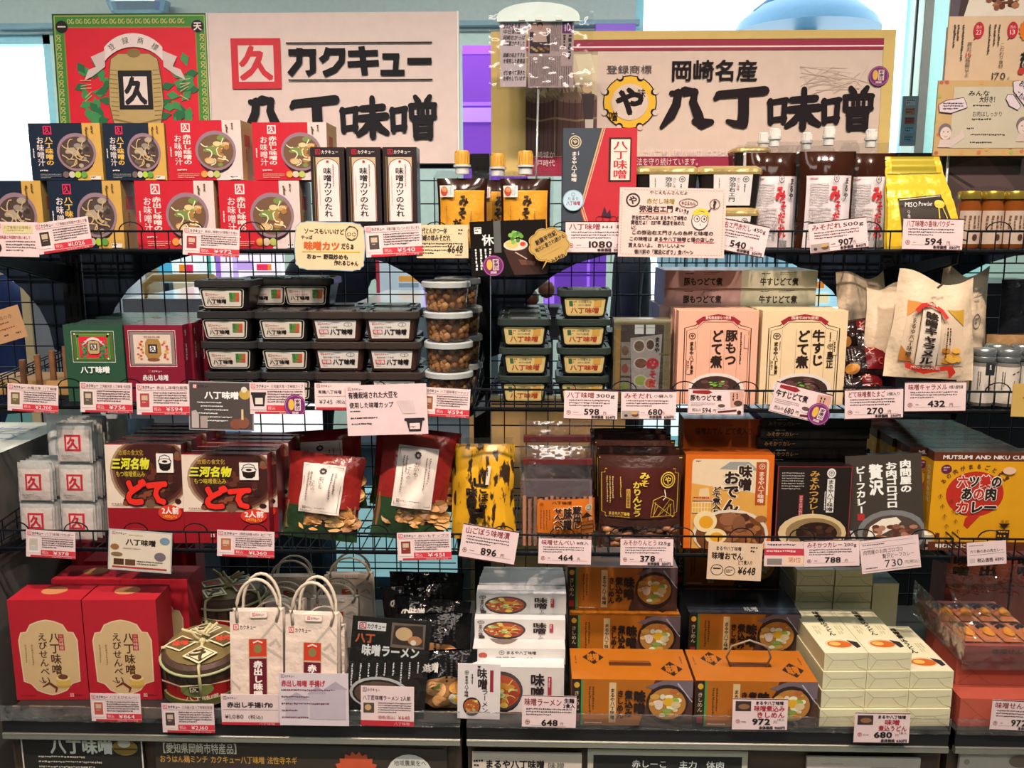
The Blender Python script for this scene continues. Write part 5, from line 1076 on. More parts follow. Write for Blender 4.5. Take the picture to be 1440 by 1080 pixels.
# jars on the neighbouring bay
j0 = None
for i, (x, Y) in enumerate(((1378, 1.66), (1412, 1.655), (1446, 1.66), (1395, 1.72), (1430, 1.72))):
    p = PX(x, 560, Y); r = 16 * sc(x, 530, Y); h = 80 * sc(x, 530, Y); lb = 'jar with grey metal lid and white label, %s, right neighbouring bay' % (('front first', 'front second', 'front third', 'rear first', 'rear second')[i])
    if j0: cp(j0, Vector((p.x, Y, Z2i)), lb); continue
    j0 = T('lidded_jar', lb, 'jar', Vector((p.x, Y, Z2i))); mb = MB(); mb.lathe([(r * .9, 0), (r, .004), (r, h * .72), (r * .9, h * .78)], M('#6f6458', .15), 20); mb.obj('jar_body', j0)
    mb = MB(); mb.lathe([(r * .98, h * .78), (r, h * .79), (r, h * .86), (r * .97, h * .87), (r, h * .88), (r, h * .97), (r * .9, h)], M('#8f8a84', .25, .7), 24); mb.obj('lid', j0)
    mb = MB(); fn = lambda u, v, l: ST([(r + .0006 + l) * np.sin((u - .5) * 2.6), -(r + .0006 + l) * np.cos((u - .5) * 2.6), h * (.70 - .64 * v)], 1); mb.surf(fn, M('#cdb8a4', .45), 10, 2); A = Art(mb, fn, 40, 60, .0003, 4); A.l = .0006; k = M('#3a2c26'); A.fine(8, 8, 5, 30, 2, k, v=1); A.line([(20, 12), (30, 7)], 2, k); A.fine(22, 22, 4, 30, 1, M('#8a3a30'), v=1); A.fine(30, 18, 4, 32, 1, k, v=1); mb.obj('label', j0)
p = PX(1412, 490, 1.69); 
# dark folded bag and tan wrapped pack behind the jars
p, w, h = place(1378, 470, 1460, 573, 1.78, Z2i); mb = MB(); mb.surf(pillow(w, h, .05, .6, .3, .003, 6), M('#8a6236', .6, 0, 'wrink'), 12, 12); mb.surf(pillow(w, h, .05, .6, .3, .003, 6, True), M('#8a6236', .6), 8, 8); tag(mb.obj('wrapped_pack', None, p), 'tan wrapped pack standing behind the metal lidded jars', 'pack')
p, w, h = place(1392, 393, 1460, 573, 1.86, Z2i); mb = MB(); mb.surf(pillow(w, h, .05, .6, .3, .003, 8), M('#1a1a1d', .2, 0, 'wrink'), 12, 12); mb.surf(pillow(w, h, .05, .6, .3, .003, 6, True), M('#1a1a1d', .3), 8, 8); tag(mb.obj('black_bag', None, p), 'shiny black bag standing at the back of the right neighbouring bay', 'bag')
# wooden spatulas in the left neighbouring basket
sp = None
for i, (x, y0, Y) in enumerate(((31, 506, 1.68), (52, 499, 1.70), (72, 493, 1.72), (91, 487, 1.74))):
    p = PX(x, y0, Y); h = p.z - Z2i; lb = 'slim wooden rod end standing in the left wire rack, %s from the edge' % ORD[i]
    mb = MB(); mb.loft([(0, .011, .011, .004), (h, .011, .011, .004)], M('#7a4c2e', .6, 0, 'wood')); tag(mb.obj('wooden_rod', None, (p.x, Y, Z2i), (0, 0, .2)), lb, 'rod')
p = PX(60, 560, 1.70); mb = MB(); mb.box(-.14, -.02, 0, .05, .09, .028, M('#b8864c', .6, 0, 'wood'), M('#8a6a48', .6)); tag(mb.obj('wooden_tray', None, (p.x, 1.73, Z2i)), 'low wooden tray behind the 2,200 yen card', 'tray')
# ================================================================== LOWEST BASKET
Z3i = Z3 + .001
# silver powder sachets, rows of thin packs
def sfn(w, h, t, sd): return lambda u, v, l: ST([(u - .5) * w, -t / 2 * (1 - np.abs(2 * u - 1) ** 4) * (1 - np.abs(2 * v - 1) ** 4) - l - .0006 * np.sin(u * 17 + sd) * np.sin(v * 14), h * (1 - v)], 1)
sw = 50 * sc(100, 660, 1.63); sh = 56 * sc(100, 660, 1.63)
SC = None
def sachet(p, label, rot):
    global SC
    if SC: return cp(SC, p, label, rot)
    SC = T('powder_sachet', label, 'sachet', p, rot); mb = MB(); fn = sfn(sw, sh, .011, 1); m = M('#b3a89c', .22, .25, 'foil'); mb.surf(fn, m, 10, 10); mb.surf(lambda u, v, l: fn(u, v, l) * np.array([1, -1, 1]), m, 6, 6); mb.obj('foil_pack', SC)
    mb = MB(); A = Art(mb, fn, 50, 56, .0004, 10); A.l = .0012; A.rect(3, 9, 44, 45, M('#cdb6a6', .28, .2, 'foil')); A.kq(13, 16, 23, M('#b0242f'), M('#c8a898'), .06); A.fine(8, 45, 34, 2.5, 1, M('#5a4a44')); mb.obj('printed_front', SC)
    return SC
for ci, (cx, n, nr, ds) in enumerate(((49, 2, 6, 'outer column'), (107, 3, 7, 'inner column'))):
    for k in range(n):
        for r in range(nr if k < n - 1 else nr - 1):
            Y = 1.625 + r * .0135 + .001 * k; p = PX(cx + (0 if k < 2 else 0), 700, 1.625); zk = Z3i + k * (sh + .0012)
            sachet(Vector((p.x + .002 * ((r * 5 + k) % 3 - 1), Y + .004, zk)), 'silver powder sachet with red crest, %s, %s level, %s' % (ds, ('lowest', 'middle' if n > 2 else 'upper', 'top')[k], 'front' if not r else ORD[r - 1] + ' behind the front one'), (radians(-4), 0, .01 * (r % 3 - 1)))
# larger clear topped bags behind
for i, (x0, y0, x1, Y, c) in enumerate(((70, 585, 130, 1.76, '#cfc6bc'), (112, 590, 180, 1.75, '#d2c4b2'), (122, 584, 186, 1.80, '#c8c0b8'), (178, 590, 222, 1.83, '#a8b4be'), (76, 574, 122, 1.84, '#cfd0cc'))):
    p, w, h = place(x0, y0, x1, 700, Y); h = p.z + h - Z3i; p.z = Z3i; mb = MB(); fn = pillow(w, h, .02, .9, .4, .003, i); mb.surf(fn, M(c, .25, 0, 'foil'), 10, 14); mb.surf(pillow(w, h, .02, .9, .4, .003, i, True), M(c, .3), 8, 8); A = Art(mb, fn, 60, 130, .0006, 6); A.l = .001
    if i in (1, 0): A.rect(36, 30, 14, 34, M('#8f2a30')); A.fine(38, 32, 10, 30, 1, M('#c0a094'), v=1)
    tag(mb.obj('powder_bag', None, p, (radians(-3), 0, 0)), 'silvery clear topped powder bag standing behind the sachets, %s' % ('outermost front', 'with a red strip', 'third', 'bluish one next to the red boxes', 'tallest at the back')[i], 'bag')
# red dote boxes
def f(A):
    A.rect(0, 0, 110, 122, M('#8a141c')); A.rect(0, 1, 110, 78, M('#d6b8a0')); A.R = random.Random(5)
    for q, c in ((1, '#9a7a60'), (.94, '#6f4632'), (.88, '#4a241c'), (.8, '#3a1814')): A.ell(66, 34, 60 * q, 46 * q, M(c), 28)
    A.rect(-.0, 79, 110, 43, M('#8a141c')); A.rect(0, 1, 4, 78, M('#d6b8a0'))
    for j in range(46): A.ell(24 + A.R.uniform(0, 84), 6 + A.R.uniform(0, 68), A.R.uniform(3, 8), A.R.uniform(2, 6), M(A.R.choice(['#5c2a1e', '#7a3c26', '#48201a', '#6a4a34', '#331612'])), 9, up=(j % 8 == 0), a0=A.R.uniform(0, 3))
    A.up(); A.rect(104, 0, 8, 0.1, M(K)); ye = M('#cfc02a'); k = M('#20120e')
    A.tx('故郷の食文化', 20, 7, 36, 7, M('#a8822c'), b=.02)
    A.tx('三河名物', 8.6, 17.6, 55, 14, k, b=.09, sk=.15); A.tx('三河名物', 8, 17, 55, 14, ye, b=.06, sk=.15); A.tx('もつ味噌煮込み', 15, 33, 42, 7.5, M('#b89a2c'), b=.02)
    A.rect(74, 11, 25, 24, M('#dcc8b8')); A.frame(74, 11, 25, 24, .6, k); A.poly([(77, 21), (96, 21), (94, 30), (90, 32.5), (83, 32.5), (79, 30)], k); A.ell(86.5, 21, 9.5, 3.5, M('#dcc8b8')); A.ring(86.5, 21, 9.5, 3.5, .8, k); A.line([(78, 21), (80, 15), (86.5, 13), (93, 15), (95, 21)], 1, k); A.ell(86.5, 21, 4, 1.5, k)
    A.tx('どて', 24.5, 43, 66, 32, k, b=.15); A.tx('どて', 24.5, 43, 66, 32, M('#d8281c'), b=.085)
    A.ell(91, 84, 17, 9.5, M('#c8341f'), 24); A.tx('2人前', 79, 77, 25, 9, M('#e0c8b8'), b=.05); A.tx('(400g入)', 81, 86, 20, 5, M('#d8b03c'))
    A.fine(7, 73, 32, 4, 1, M('#8a6a58')); A.kakukyu(34, 108, 24, 6, M('#a8242c'), M(K), M(WH)); A.tx('岡崎のどて', 61, 108, 22, 6, M('#c8a03c')); A.fine(34, 104, 46, 2, 1, M('#a83a34'))
for x0, x1, y0, n, ds in ((154, 262, 626, 6, 'beside the silver sachets'), (260, 381, 640, 6, 'beside the sweet potato chips')):
    p, w, h = place(x0, y0, x1, 774, 1.62, Z3i); pr = None
    for r in range(n):
        q = p.copy(); q.y += r * .032; q.x += .005 * (r % 2) + r * .003
        lb = 'red stewed meat box %s, %s' % (ds, 'front' if not r else ORD[r - 1] + ' behind the front one')
        if pr is None: pr = carton('stew_box', lb, 'box', w, h, .029, M('#7a1620', .3), f, 110, 122, q, (radians(-3), 0, 0), top=M('#5a121c', .2))
        else: cp(pr, q, lb)
# sweet potato chip bags
def chipbag(label, p, w, h, rot, seed):
    p = p + Vector((0, 0, .009))
    o = T('chip_bag', label, 'bag', p, rot); fn = pillow(w, h, .06, .9, .75, .004, seed, pw=2.4); bk = pillow(w, h, .06, .9, .75, .004, seed, True, pw=2.4); red = M('#7c1d18', .22, 0, 'wrink'); gr = M('#26381f', .25, 0, 'wrink')
    mb = MB(); mb.surf(fn, red, 16, 12, 0, True, 0, 1, 0, .62); mb.surf(bk, red, 10, 14); mb.surf(fn, gr, 16, 6, 0, True, 0, 1, .84, 1); mb.surf(fn, gr, 5, 6, 0, True, 0, .3, .62, .84); mb.obj('printed_film', o)
    mb = MB(); mb.surf(fn, film(.08, .06), 14, 6, 0, True, .3, 1, .62, .84); mb.obj('clear_window', o)
    mb = MB(); RR = random.Random(seed)
    for j in range(26):
        u = RR.uniform(-.28, .46); z = RR.uniform(.16, .38); c = (u * w, -.012 - RR.uniform(0, .006), z * h); r = RR.uniform(.011, .017); a = RR.uniform(0, 3); V = [c] + [(c[0] + r * cos(t_) * 1.1, c[1] + .004 * sin(2 * t_ + a), c[2] + r * sin(t_) * .8) for t_ in [k * pi / 5 for k in range(10)]]
        mb.add(V, [(0, 1 + k, 1 + (k + 1) % 10) for k in range(10)], M(RR.choice(['#a8703a', '#c08848', '#8a5a30', '#b87c3c']), .4))
    mb.surf(lambda u, v, l: ST([(u - .5) * w * .9, -.006 + 0 * u, h * (.1 + .32 * v)], 1), M('#6a4022', .6), 2, 2); tag(mb.obj('chips', o), 'fried golden chips', None, kind='stuff')
    mb = MB(); A = Art(mb, fn, 100, 130, .0007, 10); A.l = .002; k = M('#3a2c28'); A.poly([(24, 18), (80, 18), (80, 92), (22, 92)], M('#cbb2a0')) if False else A.rect(22, 16, 56, 74, M('#cfb6a4', .5)); A.frame(25, 19, 50, 68, .6, k)
    for j in range(8): a = j * pi / 4; A.ell(50 + 3.2 * cos(a), 26 + 3.2 * sin(a), 1.5, 1.5, k, 8, up=False)
    A.up(); A.fine(30, 28, 8, 44, 2, M('#7a6860'), v=1); A.fine(62, 28, 9, 40, 2, M('#7a6860'), v=1); A.tx('おいも', 46, 34, 8, 18, k, v=1); A.tx('さんの', 37, 40, 6, 16, k, v=1); A.kakukyu(28, 80, 16, 4, k, k, M('#cfb6a4')); A.fine(46, 81, 24, 2.4, 1, k); mb.obj('paper_label', o); return o
p, w, h = place(398, 648, 502, 795, 1.625, Z3i); chipbag('sweet potato chip bag with white label, red top and green base, beside the red boxes', p, w * 1.05, h, (radians(-14), radians(5), -.05), 3)
p, w, h = place(520, 626, 624, 790, 1.625, Z3i); chipbag('sweet potato chip bag with white label, leaning, beside the mottled yellow bag', p, w, h * 1.05, (radians(-12), radians(9), .12), 8)
p, w, h = place(408, 612, 520, 776, 1.80, Z3i); chipbag('sweet potato chip bag standing at the back, only its top and label showing', p, w, h, (radians(-4), radians(-4), 0), 12)
p, w, h = place(520, 610, 640, 776, 1.82, Z3i); chipbag('sweet potato chip bag at the back behind the leaning one', p, w, h, (radians(-4), radians(6), 0), 15)
# mottled yellow pickle bag
p, w, h = place(634, 627, 727, 790, 1.66, Z3i)
o = T('pickle_bag', 'mottled yellow and black pickle bag with black brush lettering under the centre post', 'bag', p, (radians(-8), radians(-2), -.1)); fn = pillow(w, h, .045, .9, .5, .003, 4); mb = MB(); mt = M('#d0921c', .3, 0, 'mottle'); mb.surf(fn, mt, 14, 16); mb.surf(pillow(w, h, .045, .9, .5, .003, 4, True), mt, 8, 8); mb.obj('film_bag', o)
mb = MB(); A = Art(mb, fn, 92, 150, .0006, 8); A.l = .0015; k = M('#1c120c'); A.tx('山', 34, 48, 20, 17, k, b=.06); A.tx('ごぼう', 42, 62, 15, 40, k, v=1, b=.05); A.tx('味噌', 24, 66, 17, 32, k, v=1, b=.06); A.tx('漬', 30, 98, 20, 17, k, b=.05); A.poly([(56, 34), (62, 33), (58, 62), (53, 62)], M('#c8b098')); A.fine(55, 36, 4, 24, 1, k, v=1); mb.obj('print', o)
mb = MB(); mb.surf(lambda u, v, l: ST([(u - .5) * w * .96, -.004 + 0 * u, h + .012 - .03 * v], 1), film(.1, .15), 4, 2); mb.obj('sealed_edge', o)
# rice cracker bags
def cracker(label, p, w, h, sd):
    o = T('cracker_bag', label, 'bag', p, (radians(-3), 0, 0)); fn = pillow(w, h, .045, .8, .4, .002, sd); mb = MB(); mb.surf(fn, film(.14, .08), 18, 20); mb.surf(pillow(w, h, .045, .8, .4, .002, sd, True), film(.2, .1), 8, 8); mb.obj('clear_bag', o)
    mb = MB(); RR = random.Random(sd)
    for j in range(13):
        x = -w * .42 + j * w * .07; mb.box(x - .003, -.012, .004, x + .003, .014, h * .50 + RR.uniform(-.004, .004), M(RR.choice(['#9a6448', '#b07a5c', '#8a5a44', '#a87058']), .35), M('#5c3424'))
    mb.box(-w * .44, -.008, h * .5, w * .44, .012, h * .66, M('#5a4a48', .4)); mb.box(-w * .44, -.009, h * .82, w * .44, .01, h * .87, M('#5c1f1c', .4)); tag(mb.obj('crackers', o), 'wrapped brown crackers', None)
    mb = MB(); A = Art(mb, fn, 104, 150, .0006, 8); A.l = .001; k = M('#2a1712'); og = M('#c4641c', .35); A.rect(24, 76, 80, 50, og); A.line([(25, 77), (103, 77), (103, 125), (25, 125)], .8, M('#7a3412'), closed=True); A.tx('八丁味噌', 44, 78, 28, 4, k, b=.03); A.maru(30, 82, 2.6, k)
    for t_, x in (('蔵出し', 73), ('味噌', 60), ('せんべい', 47)): A.tx(t_, x - .6, 85, 13, 34, M('#d8b08c'), v=1, b=.09); A.tx(t_, x, 85, 12, 34, k, v=1, b=.05)
    A.fine(28, 88, 16, 30, 4, M('#8a3c14'), v=1); A.ell(95, 86, 5, 5, M('#c8a890')); A.ring(95, 86, 3, 3, 1, M('#4a7a4c')); A.poly([(84, 100), (100, 100), (92, 92)], k); A.rect(84, 106, 17, 18, M('#8a4a1c')); A.frame(84, 106, 17, 18, 1, k); A.line([(84, 111), (101, 111)], 1, k); A.line([(84, 117), (101, 117)], 1, k); mb.obj('orange_label', o); return o
p, w, h = place(728, 628, 838, 778, 1.62, Z3i); c0 = cracker('clear rice cracker bag with orange label, front, beside the mottled yellow bag', p, w, h, 2)
p, w, h = place(726, 590, 838, 776, 1.69, Z3i); cp(c0, p, 'clear rice cracker bag with crinkled open top, standing behind the front one', (radians(-1), 0, .03), scale=(1, 1, 1.17))
# karinto bags
def kar(label, p, w, h, rot=(radians(-2), 0, 0)):
    o = T('snack_bag', label, 'bag', p, rot); fn = pillow(w, h, .04, .7, .6, .0015, 5); mb = MB(); mb.surf(fn, M('#3f231b', .25, 0, 'wrink'), 14, 12, 0, True, 0, 1, 0, .74); mb.surf(pillow(w, h, .04, .7, .6, .0015, 5, True), M('#3f231b', .3), 8, 8); mb.obj('brown_bag', o)
    mb = MB(); mb.surf(fn, film(.08, .05), 12, 5, 0, True, 0, 1, .74, 1); mb.obj('clear_window', o)
    mb = MB(); RR = random.Random(9)
    for j in range(44): mb.ball((RR.uniform(-.42, .42) * w, RR.uniform(-.010, -.002), h * RR.uniform(.03, .26)), .0085, M(RR.choice(['#8a5434', '#6a3c24', '#a06a44', '#5a3220']), .3), 7, (1.3, .7, .75))
    mb.box(-w * .45, -.002, .002, w * .45, .006, h * .27, M('#3c2218')); tag(mb.obj('snack_sticks', o), 'glazed brown snack pieces', None, kind='stuff')
    mb = MB(); A = Art(mb, fn, 118, 128, .0006, 8); A.l = .001; g = M('#c8a034', .35); k = M('#2a120e'); A.line([(1, 3), (117, 3)], 1.2, g); A.rect(2, 15, 112, 68, M('#431a14', .35)); A.line([(8, 17), (108, 17), (108, 22), (113, 23), (113, 76), (108, 77), (108, 82), (8, 82), (8, 77), (3, 76), (3, 23), (8, 22)], .9, g, closed=True)
    A.tx('みそ', 56, 20, 15, 20, g, v=1, b=.05); A.tx('かりんとう', 46, 32, 14, 48, g, v=1, b=.05); A.rect(37, 42, 6, 26, M('#c08a34')); A.tx('八丁味噌使用', 37.6, 43, 4.8, 24, k, v=1); A.fine(9, 26, 12, 36, 3, M('#b08a4c'), v=1); A.fine(28, 26, 3, 40, 1, g, v=1)
    A.ring(97, 30, 10, 10, 1.6, g, 14); A.ring(97, 30, 7, 7, 1, g, 14); A.tx('や', 92, 25, 10, 10, g, b=.04); A.tx('まるや八丁味噌', 12, 73, 30, 5, g, b=.04); A.fine(12, 79, 36, 1.5, 1, g)
    A.line([(92, 42), (94, 52), (90, 56)], 1.2, M('#d8c8b0'))
    for j in range(7): A.line([(74 + A.R.uniform(0, 30), 54 + A.R.uniform(0, 10)), (70 + A.R.uniform(0, 36), 78)], .6, g, up=False)
    A.line([(76, 56), (90, 50), (106, 58), (108, 78), (72, 78), (76, 56)], .8, g); mb.obj('gold_print', o); return o
p, w, h = place(839, 641, 957, 778, 1.615, Z3i); k0 = kar('brown and gold snack bag with a window of glazed sticks, front', p, w, h)
for r in range(4): cp(k0, p + Vector((-.002 * r, .042 + r * .042, 0)), 'brown and gold snack bag, %s behind the front one' % ORD[r], (radians(-1 - r * .3), 0, .02 * (r % 2)), scale=(1, .8, 1.04 + .01 * r))
# oden boxes
def f(A):
    og = M('#c45a12'); A.rect(0, 0, 120, 132, og); A.rect(9, 6, 104, 126, M('#d2b08a'), 5); k = M('#2a1612'); A.poly([(9, 40), (113, 56), (113, 132), (9, 132)], M('#c88a3c')); A.poly([(46, 20), (60, 10), (86, 10), (100, 22)], M('#8a8278'))
    A.poly([(20, 48), (32, 46), (36, 68), (18, 66)], M('#cfa878'))
    A.fine(14, 8, 14, 3, 1, k); A.rect(96, 10, 14, 60, M('#a04018')); A.maru(104, 16, 4, M('#d8b89a')); A.tx('まるや八丁味噌', 99, 23, 9, 44, M('#d8b89a'), v=1, b=.04)
    wh = M('#d8c0a4')
    for t_, x, y, cw, h in (('味噌', 72, 14, 19, 36), ('おでん', 52, 22, 22, 58), ('どて煮入り', 38, 44, 11, 40)): A.tx(t_, x - 1, y, cw + 2, h, wh, v=1, b=.11); A.tx(t_, x, y, cw, h, k, v=1, b=.06)
    A.rect(11, 58, 26, 6, M('#c8804c')); A.fine(12, 59, 24, 4, 1, M('#7a1c14')); A.rect(10, 66, 26, 15, M('#d8b088'))
    for i in range(6):
        for j in range(2): A.rect(11 + i * 4.2, 67 + j * 7, 3.2, 6, M('#c8963c'), up=False)
    A.up(); A.ell(64, 110, 52, 34, M('#cbb49a')); A.ell(64, 112, 48, 32, M('#6a3a1c'))
    for j in range(34): A.ell(64 + A.R.uniform(-10, 44), 108 + A.R.uniform(-22, 22), A.R.uniform(4, 9), A.R.uniform(3, 7), M(A.R.choice(['#5a2c1a', '#7a4022', '#8a5230', '#48241a', '#96602f'])), 9, up=(j % 7 == 0), a0=A.R.uniform(0, 3))
    A.up()
    for x, y, rx, ry, a in ((29, 93, 16, 15, 0), (44, 114, 15, 11, -.4)): A.ell(x, y, rx, ry, M('#d8b884')); A.ell(x + 1, y + 1, rx * .6, ry * .6, M('#d08a1c'))
    A.ell(60, 90, 12, 9, M('#8a5434')); A.ell(75, 96, 9, 12, M('#7a4a30'))
p, w, h = place(960, 640, 1083, 778, 1.615, Z3i)
def tf(A): A.tx('味噌おでん', 24, 6, 76, 9, M('#3a1a10'), b=.03)
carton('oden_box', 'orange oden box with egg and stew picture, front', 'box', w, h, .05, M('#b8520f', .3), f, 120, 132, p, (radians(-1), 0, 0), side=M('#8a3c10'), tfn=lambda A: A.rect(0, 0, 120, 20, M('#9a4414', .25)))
p, w, h = place(955, 589, 1067, 778, 1.71, Z3i)
def f2(A): A.rect(0, 0, 112, 40, M('#8a3a10')); A.tx('味噌おでん どて煮入り', 16, 14, 80, 12, M('#3a1a10'), b=.03); A.tx('まるや八丁味噌', 46, 8, 22, 4, M('#3a1a10')); A.rect(0, 0, 112, 2, M('#a84e1c'))
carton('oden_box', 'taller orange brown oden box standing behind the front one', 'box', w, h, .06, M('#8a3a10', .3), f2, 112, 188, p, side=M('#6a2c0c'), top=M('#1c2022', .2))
# black miso cutlet curry box and its lying pile
def f(A):
    A.rect(0, 0, 100, 120, M('#1f1612')); A.line([(1, 120), (1, 1), (99, 1), (99, 120)], 1.2, M('#8a2c2a')); g = M('#b8823c'); wh = M('#d0c0b0'); A.tx('みそかつカレー', 43, 6, 14, 66, g, v=1, b=.04); A.ell(72, 10, 6, 7, wh); A.maru(72, 10, 4, M(K), wh); A.rect(67, 18, 10, 48, wh); A.tx('まるや八丁味噌', 67.6, 19, 8.6, 46, M('#241a14'), v=1, b=.04)
    A.fine(6, 9, 30, 26, 7, M('#9a8a7c')); A.rect(30, 41, 6, 34, M('#8a1c20')); A.tx('豆みその深い味わい', 30.6, 42, 4.8, 32, wh, v=1); A.fine(64, 36, 3, 32, 1, wh, v=1)
    A.ell(50, 96, 46, 28, M('#c8a878')); A.ell(52, 96, 38, 22, M('#8a6a44')); A.ell(56, 96, 28, 16, M('#2a1812'))
    for j in range(18): A.ell(56 + A.R.uniform(-20, 20), 94 + A.R.uniform(-10, 12), 5, 3, M(A.R.choice(['#3a2218', '#4a2c1c', '#241410'])), 8, up=False, a0=A.R.uniform(0, 3))
    A.up()
p, w, h = place(1088, 656, 1192, 778, 1.615, Z3i); carton('curry_box', 'black curry box with gold lettering and a plate picture, standing', 'box', w, h, .03, M('#17110f', .3), f, 100, 120, p, (radians(-1), 0, 0))
def ed2(A): A.tx('みそかつカレー', 8, 8, 44, 11, M('#6f4a24'), b=.02); A.fine(20, 3, 26, 4, 1, M('#8a8078'))
pr = None; n = 12; zt_ = PX(1130, 580, 1.74).z; hh = (zt_ - Z3i) / n
for k in range(n):
    p = PX(1140, 620, 1.70); q = Vector((p.x + .003 * (k % 3), 1.685 + .003 * (k % 2), Z3i + k * hh)); lb = 'black curry box lying flat, %s of the pile behind the standing one' % ('topmost' if k == n - 1 else 'lowest' if k == 0 else ORD[(n - 1 - k) % 10] + (' below the top' if k else ''))
    pr = cp(pr, q, lb) and pr if pr else carton('curry_box', lb, 'box', 150 * sc(1130, 620, 1.70), hh * .985, .16, M('#15110f', .22), ed2, 150, 24, q)
# beef curry pouch box, leaning
def f(A):
    A.rect(0, 0, 96, 128, M('#3a3028')); wh = M('#dcd0c0'); k = M('#241c16')
    for t_, x, y, cw, h in (('肉問屋の', 68, 8, 15, 44), ('お肉ゴロゴロ', 50, 10, 15, 62), ('贅沢', 29, 12, 18, 42), ('ビーフカレー', 12, 14, 13, 64)): A.tx(t_, x, y, cw, h, wh, v=1, b=.055)
    A.rect(13, 78, 9, 9, M('#a02a24')); A.fine(13, 58, 4, 18, 1, M('#b8a894'), v=1)
    A.ell(56, 104, 44, 30, M('#6f6a64')); A.ell(56, 106, 38, 25, M('#4a3a30')); A.poly([(24, 110), (28, 96), (44, 86), (62, 84), (68, 90), (60, 98), (40, 108)], M('#d8c4ac'))
    for j in range(40): A.ell(58 + A.R.uniform(-24, 28), 108 + A.R.uniform(-12, 12), A.R.uniform(3, 6), A.R.uniform(2, 4), M(A.R.choice(['#8a5a44', '#6a3c2a', '#a06a50', '#7a4a38', '#552c20'])), 8, up=(j % 8 == 0), a0=A.R.uniform(0, 3))
    A.up(); A.poly([(2, 100), (6, 100), (16, 126), (8, 128)], M('#b8a890'))
p, w, h = place(1194, 642, 1298, 778, 1.615, Z3i); carton('curry_box', 'dark grey brown beef curry box with white brush lettering, leaning', 'box', w, h, .025, M('#1c1815', .3), f, 96, 128, p, (radians(-6), radians(-4), -.06))
# yellow curry boxes, one row into the neighbouring bay
def f(A):
    ye = M('#d08c14'); br = M('#5a2a18'); A.rect(0, 0, 150, 142, ye); A.rect(0, 0, 150, 14, br); A.tx('MUTSUMI AND NIKU CURRY', 12, 4.6, 128, 6, M('#dcc8b8'), b=.04); r = M('#b02a1c'); wh = M('#e0ccba'); k = M('#2a1a14')
    A.ell(18, 27, 7.5, 7.5, M('#5c1f34')); A.fine(14, 23, 8, 8, 2, M('#c8a09c'))
    A.ell(60, 66, 40, 36, r, 32); A.poly([(66, 94), (50, 104), (48, 116), (54, 122), (60, 114), (72, 98)], r)
    for i, ch in enumerate('あの肉がまるごと?!'): a = radians(-150 + i * 12.5); A.tx(ch, 60 + 52 * cos(a) - 3.4, 70 + 48 * sin(a) - 4, 7, 8, br, b=.03, ang=a + pi / 2)
    for t_, x, y, w_, h_, cs in (('六ツ美の', 34, 36, 62, 19, 'rkrk'), ('あの肉', 40, 55, 50, 20, 'krk'), ('カレー', 34, 76, 58, 20, 'rkk')):
        A.tx(t_, x, y, w_, h_, wh, b=.13); n = len(t_)
        for i, ch in enumerate(t_): A.tx(ch, x + i * w_ / n, y, w_ / n, h_, r if cs[i] == 'r' else k, b=.06)
    for j in range(8):
        x, y = 12 + (j % 2) * 14 + j * 2, 66 + j * 8; A.line([(x, y), (x, y + 6)], .8, br, up=False); A.line([(x - 3, y + 4), (x, y), (x + 3, y + 4)], .7, br, up=False)
    A.up(); A.ell(104, 28, 9, 6, M('#d8a888')); A.poly([(96, 112), (112, 112), (104, 120)], k); A.rect(94, 122, 18, 16, k); A.fine(96, 124, 14, 12, 2, ye); A.rect(9, 128, 6, 9, br); A.tx('幸田', 98, 106, 12, 6, br)
    A.rect(0, 142, 150, 14, br); A.tx('噛むほどに', 10, 145, 44, 7, wh, b=.05)
p, w, h = place(1310, 640, 1462, 776, 1.60, Z3i); pr = None
for r in range(8):
    q = p.copy(); q.y += r * .036 + .02; q.x -= [0, .030, .030, .0345, .034, .038, .037, .04][r]
    lb = 'yellow curry box with brown top edge, %s' % ('front one with a red speech mark' if not r else ORD[r - 1] + ' behind the front one in its row')
    if pr is None: pr = carton('curry_box', lb, 'box', w, h, .034, M('#b47a14', .32), f, 150, 156, q, (0, 0, 0), top=M('#3c241c', .25), lfn=lambda A: (A.rect(0, 0, 20, 156, M('#c08418')), A.rect(0, 0, 20, 14, M('#4a2416')), A.tx('六ツ美のあの肉', 6, 22, 8, 60, M('#d8c8b4'), v=1)))
    else: cp(pr, q, lb)
p = PX(1240, 770, 1.60); mb = MB(); mb.lathe([(.016, 0), (.018, .004), (.018, .03), (.012, .036)], M('#b8a488', .35), 20); mb.lathe([(.0185, .006), (.0185, .012)], M('#241a14'), 20); tag(mb.obj('small_jar', None, (PX(1296, 770, 1.64).x, 1.635, Z3i)), 'small pale jar between the leaning curry box and the yellow boxes', 'jar')
# ================================================================== BASE DECK
ZBi = ZB + .0008
def pz(px, py): return PZ(px, py, ZBi)
def size(x0, y0, x1, y1, Y): return (x1 - x0) * sc((x0 + x1) / 2, (y0 + y1) / 2, Y), PX((x0 + x1) / 2, y0, Y).z - PX((x0 + x1) / 2, y1, Y).z
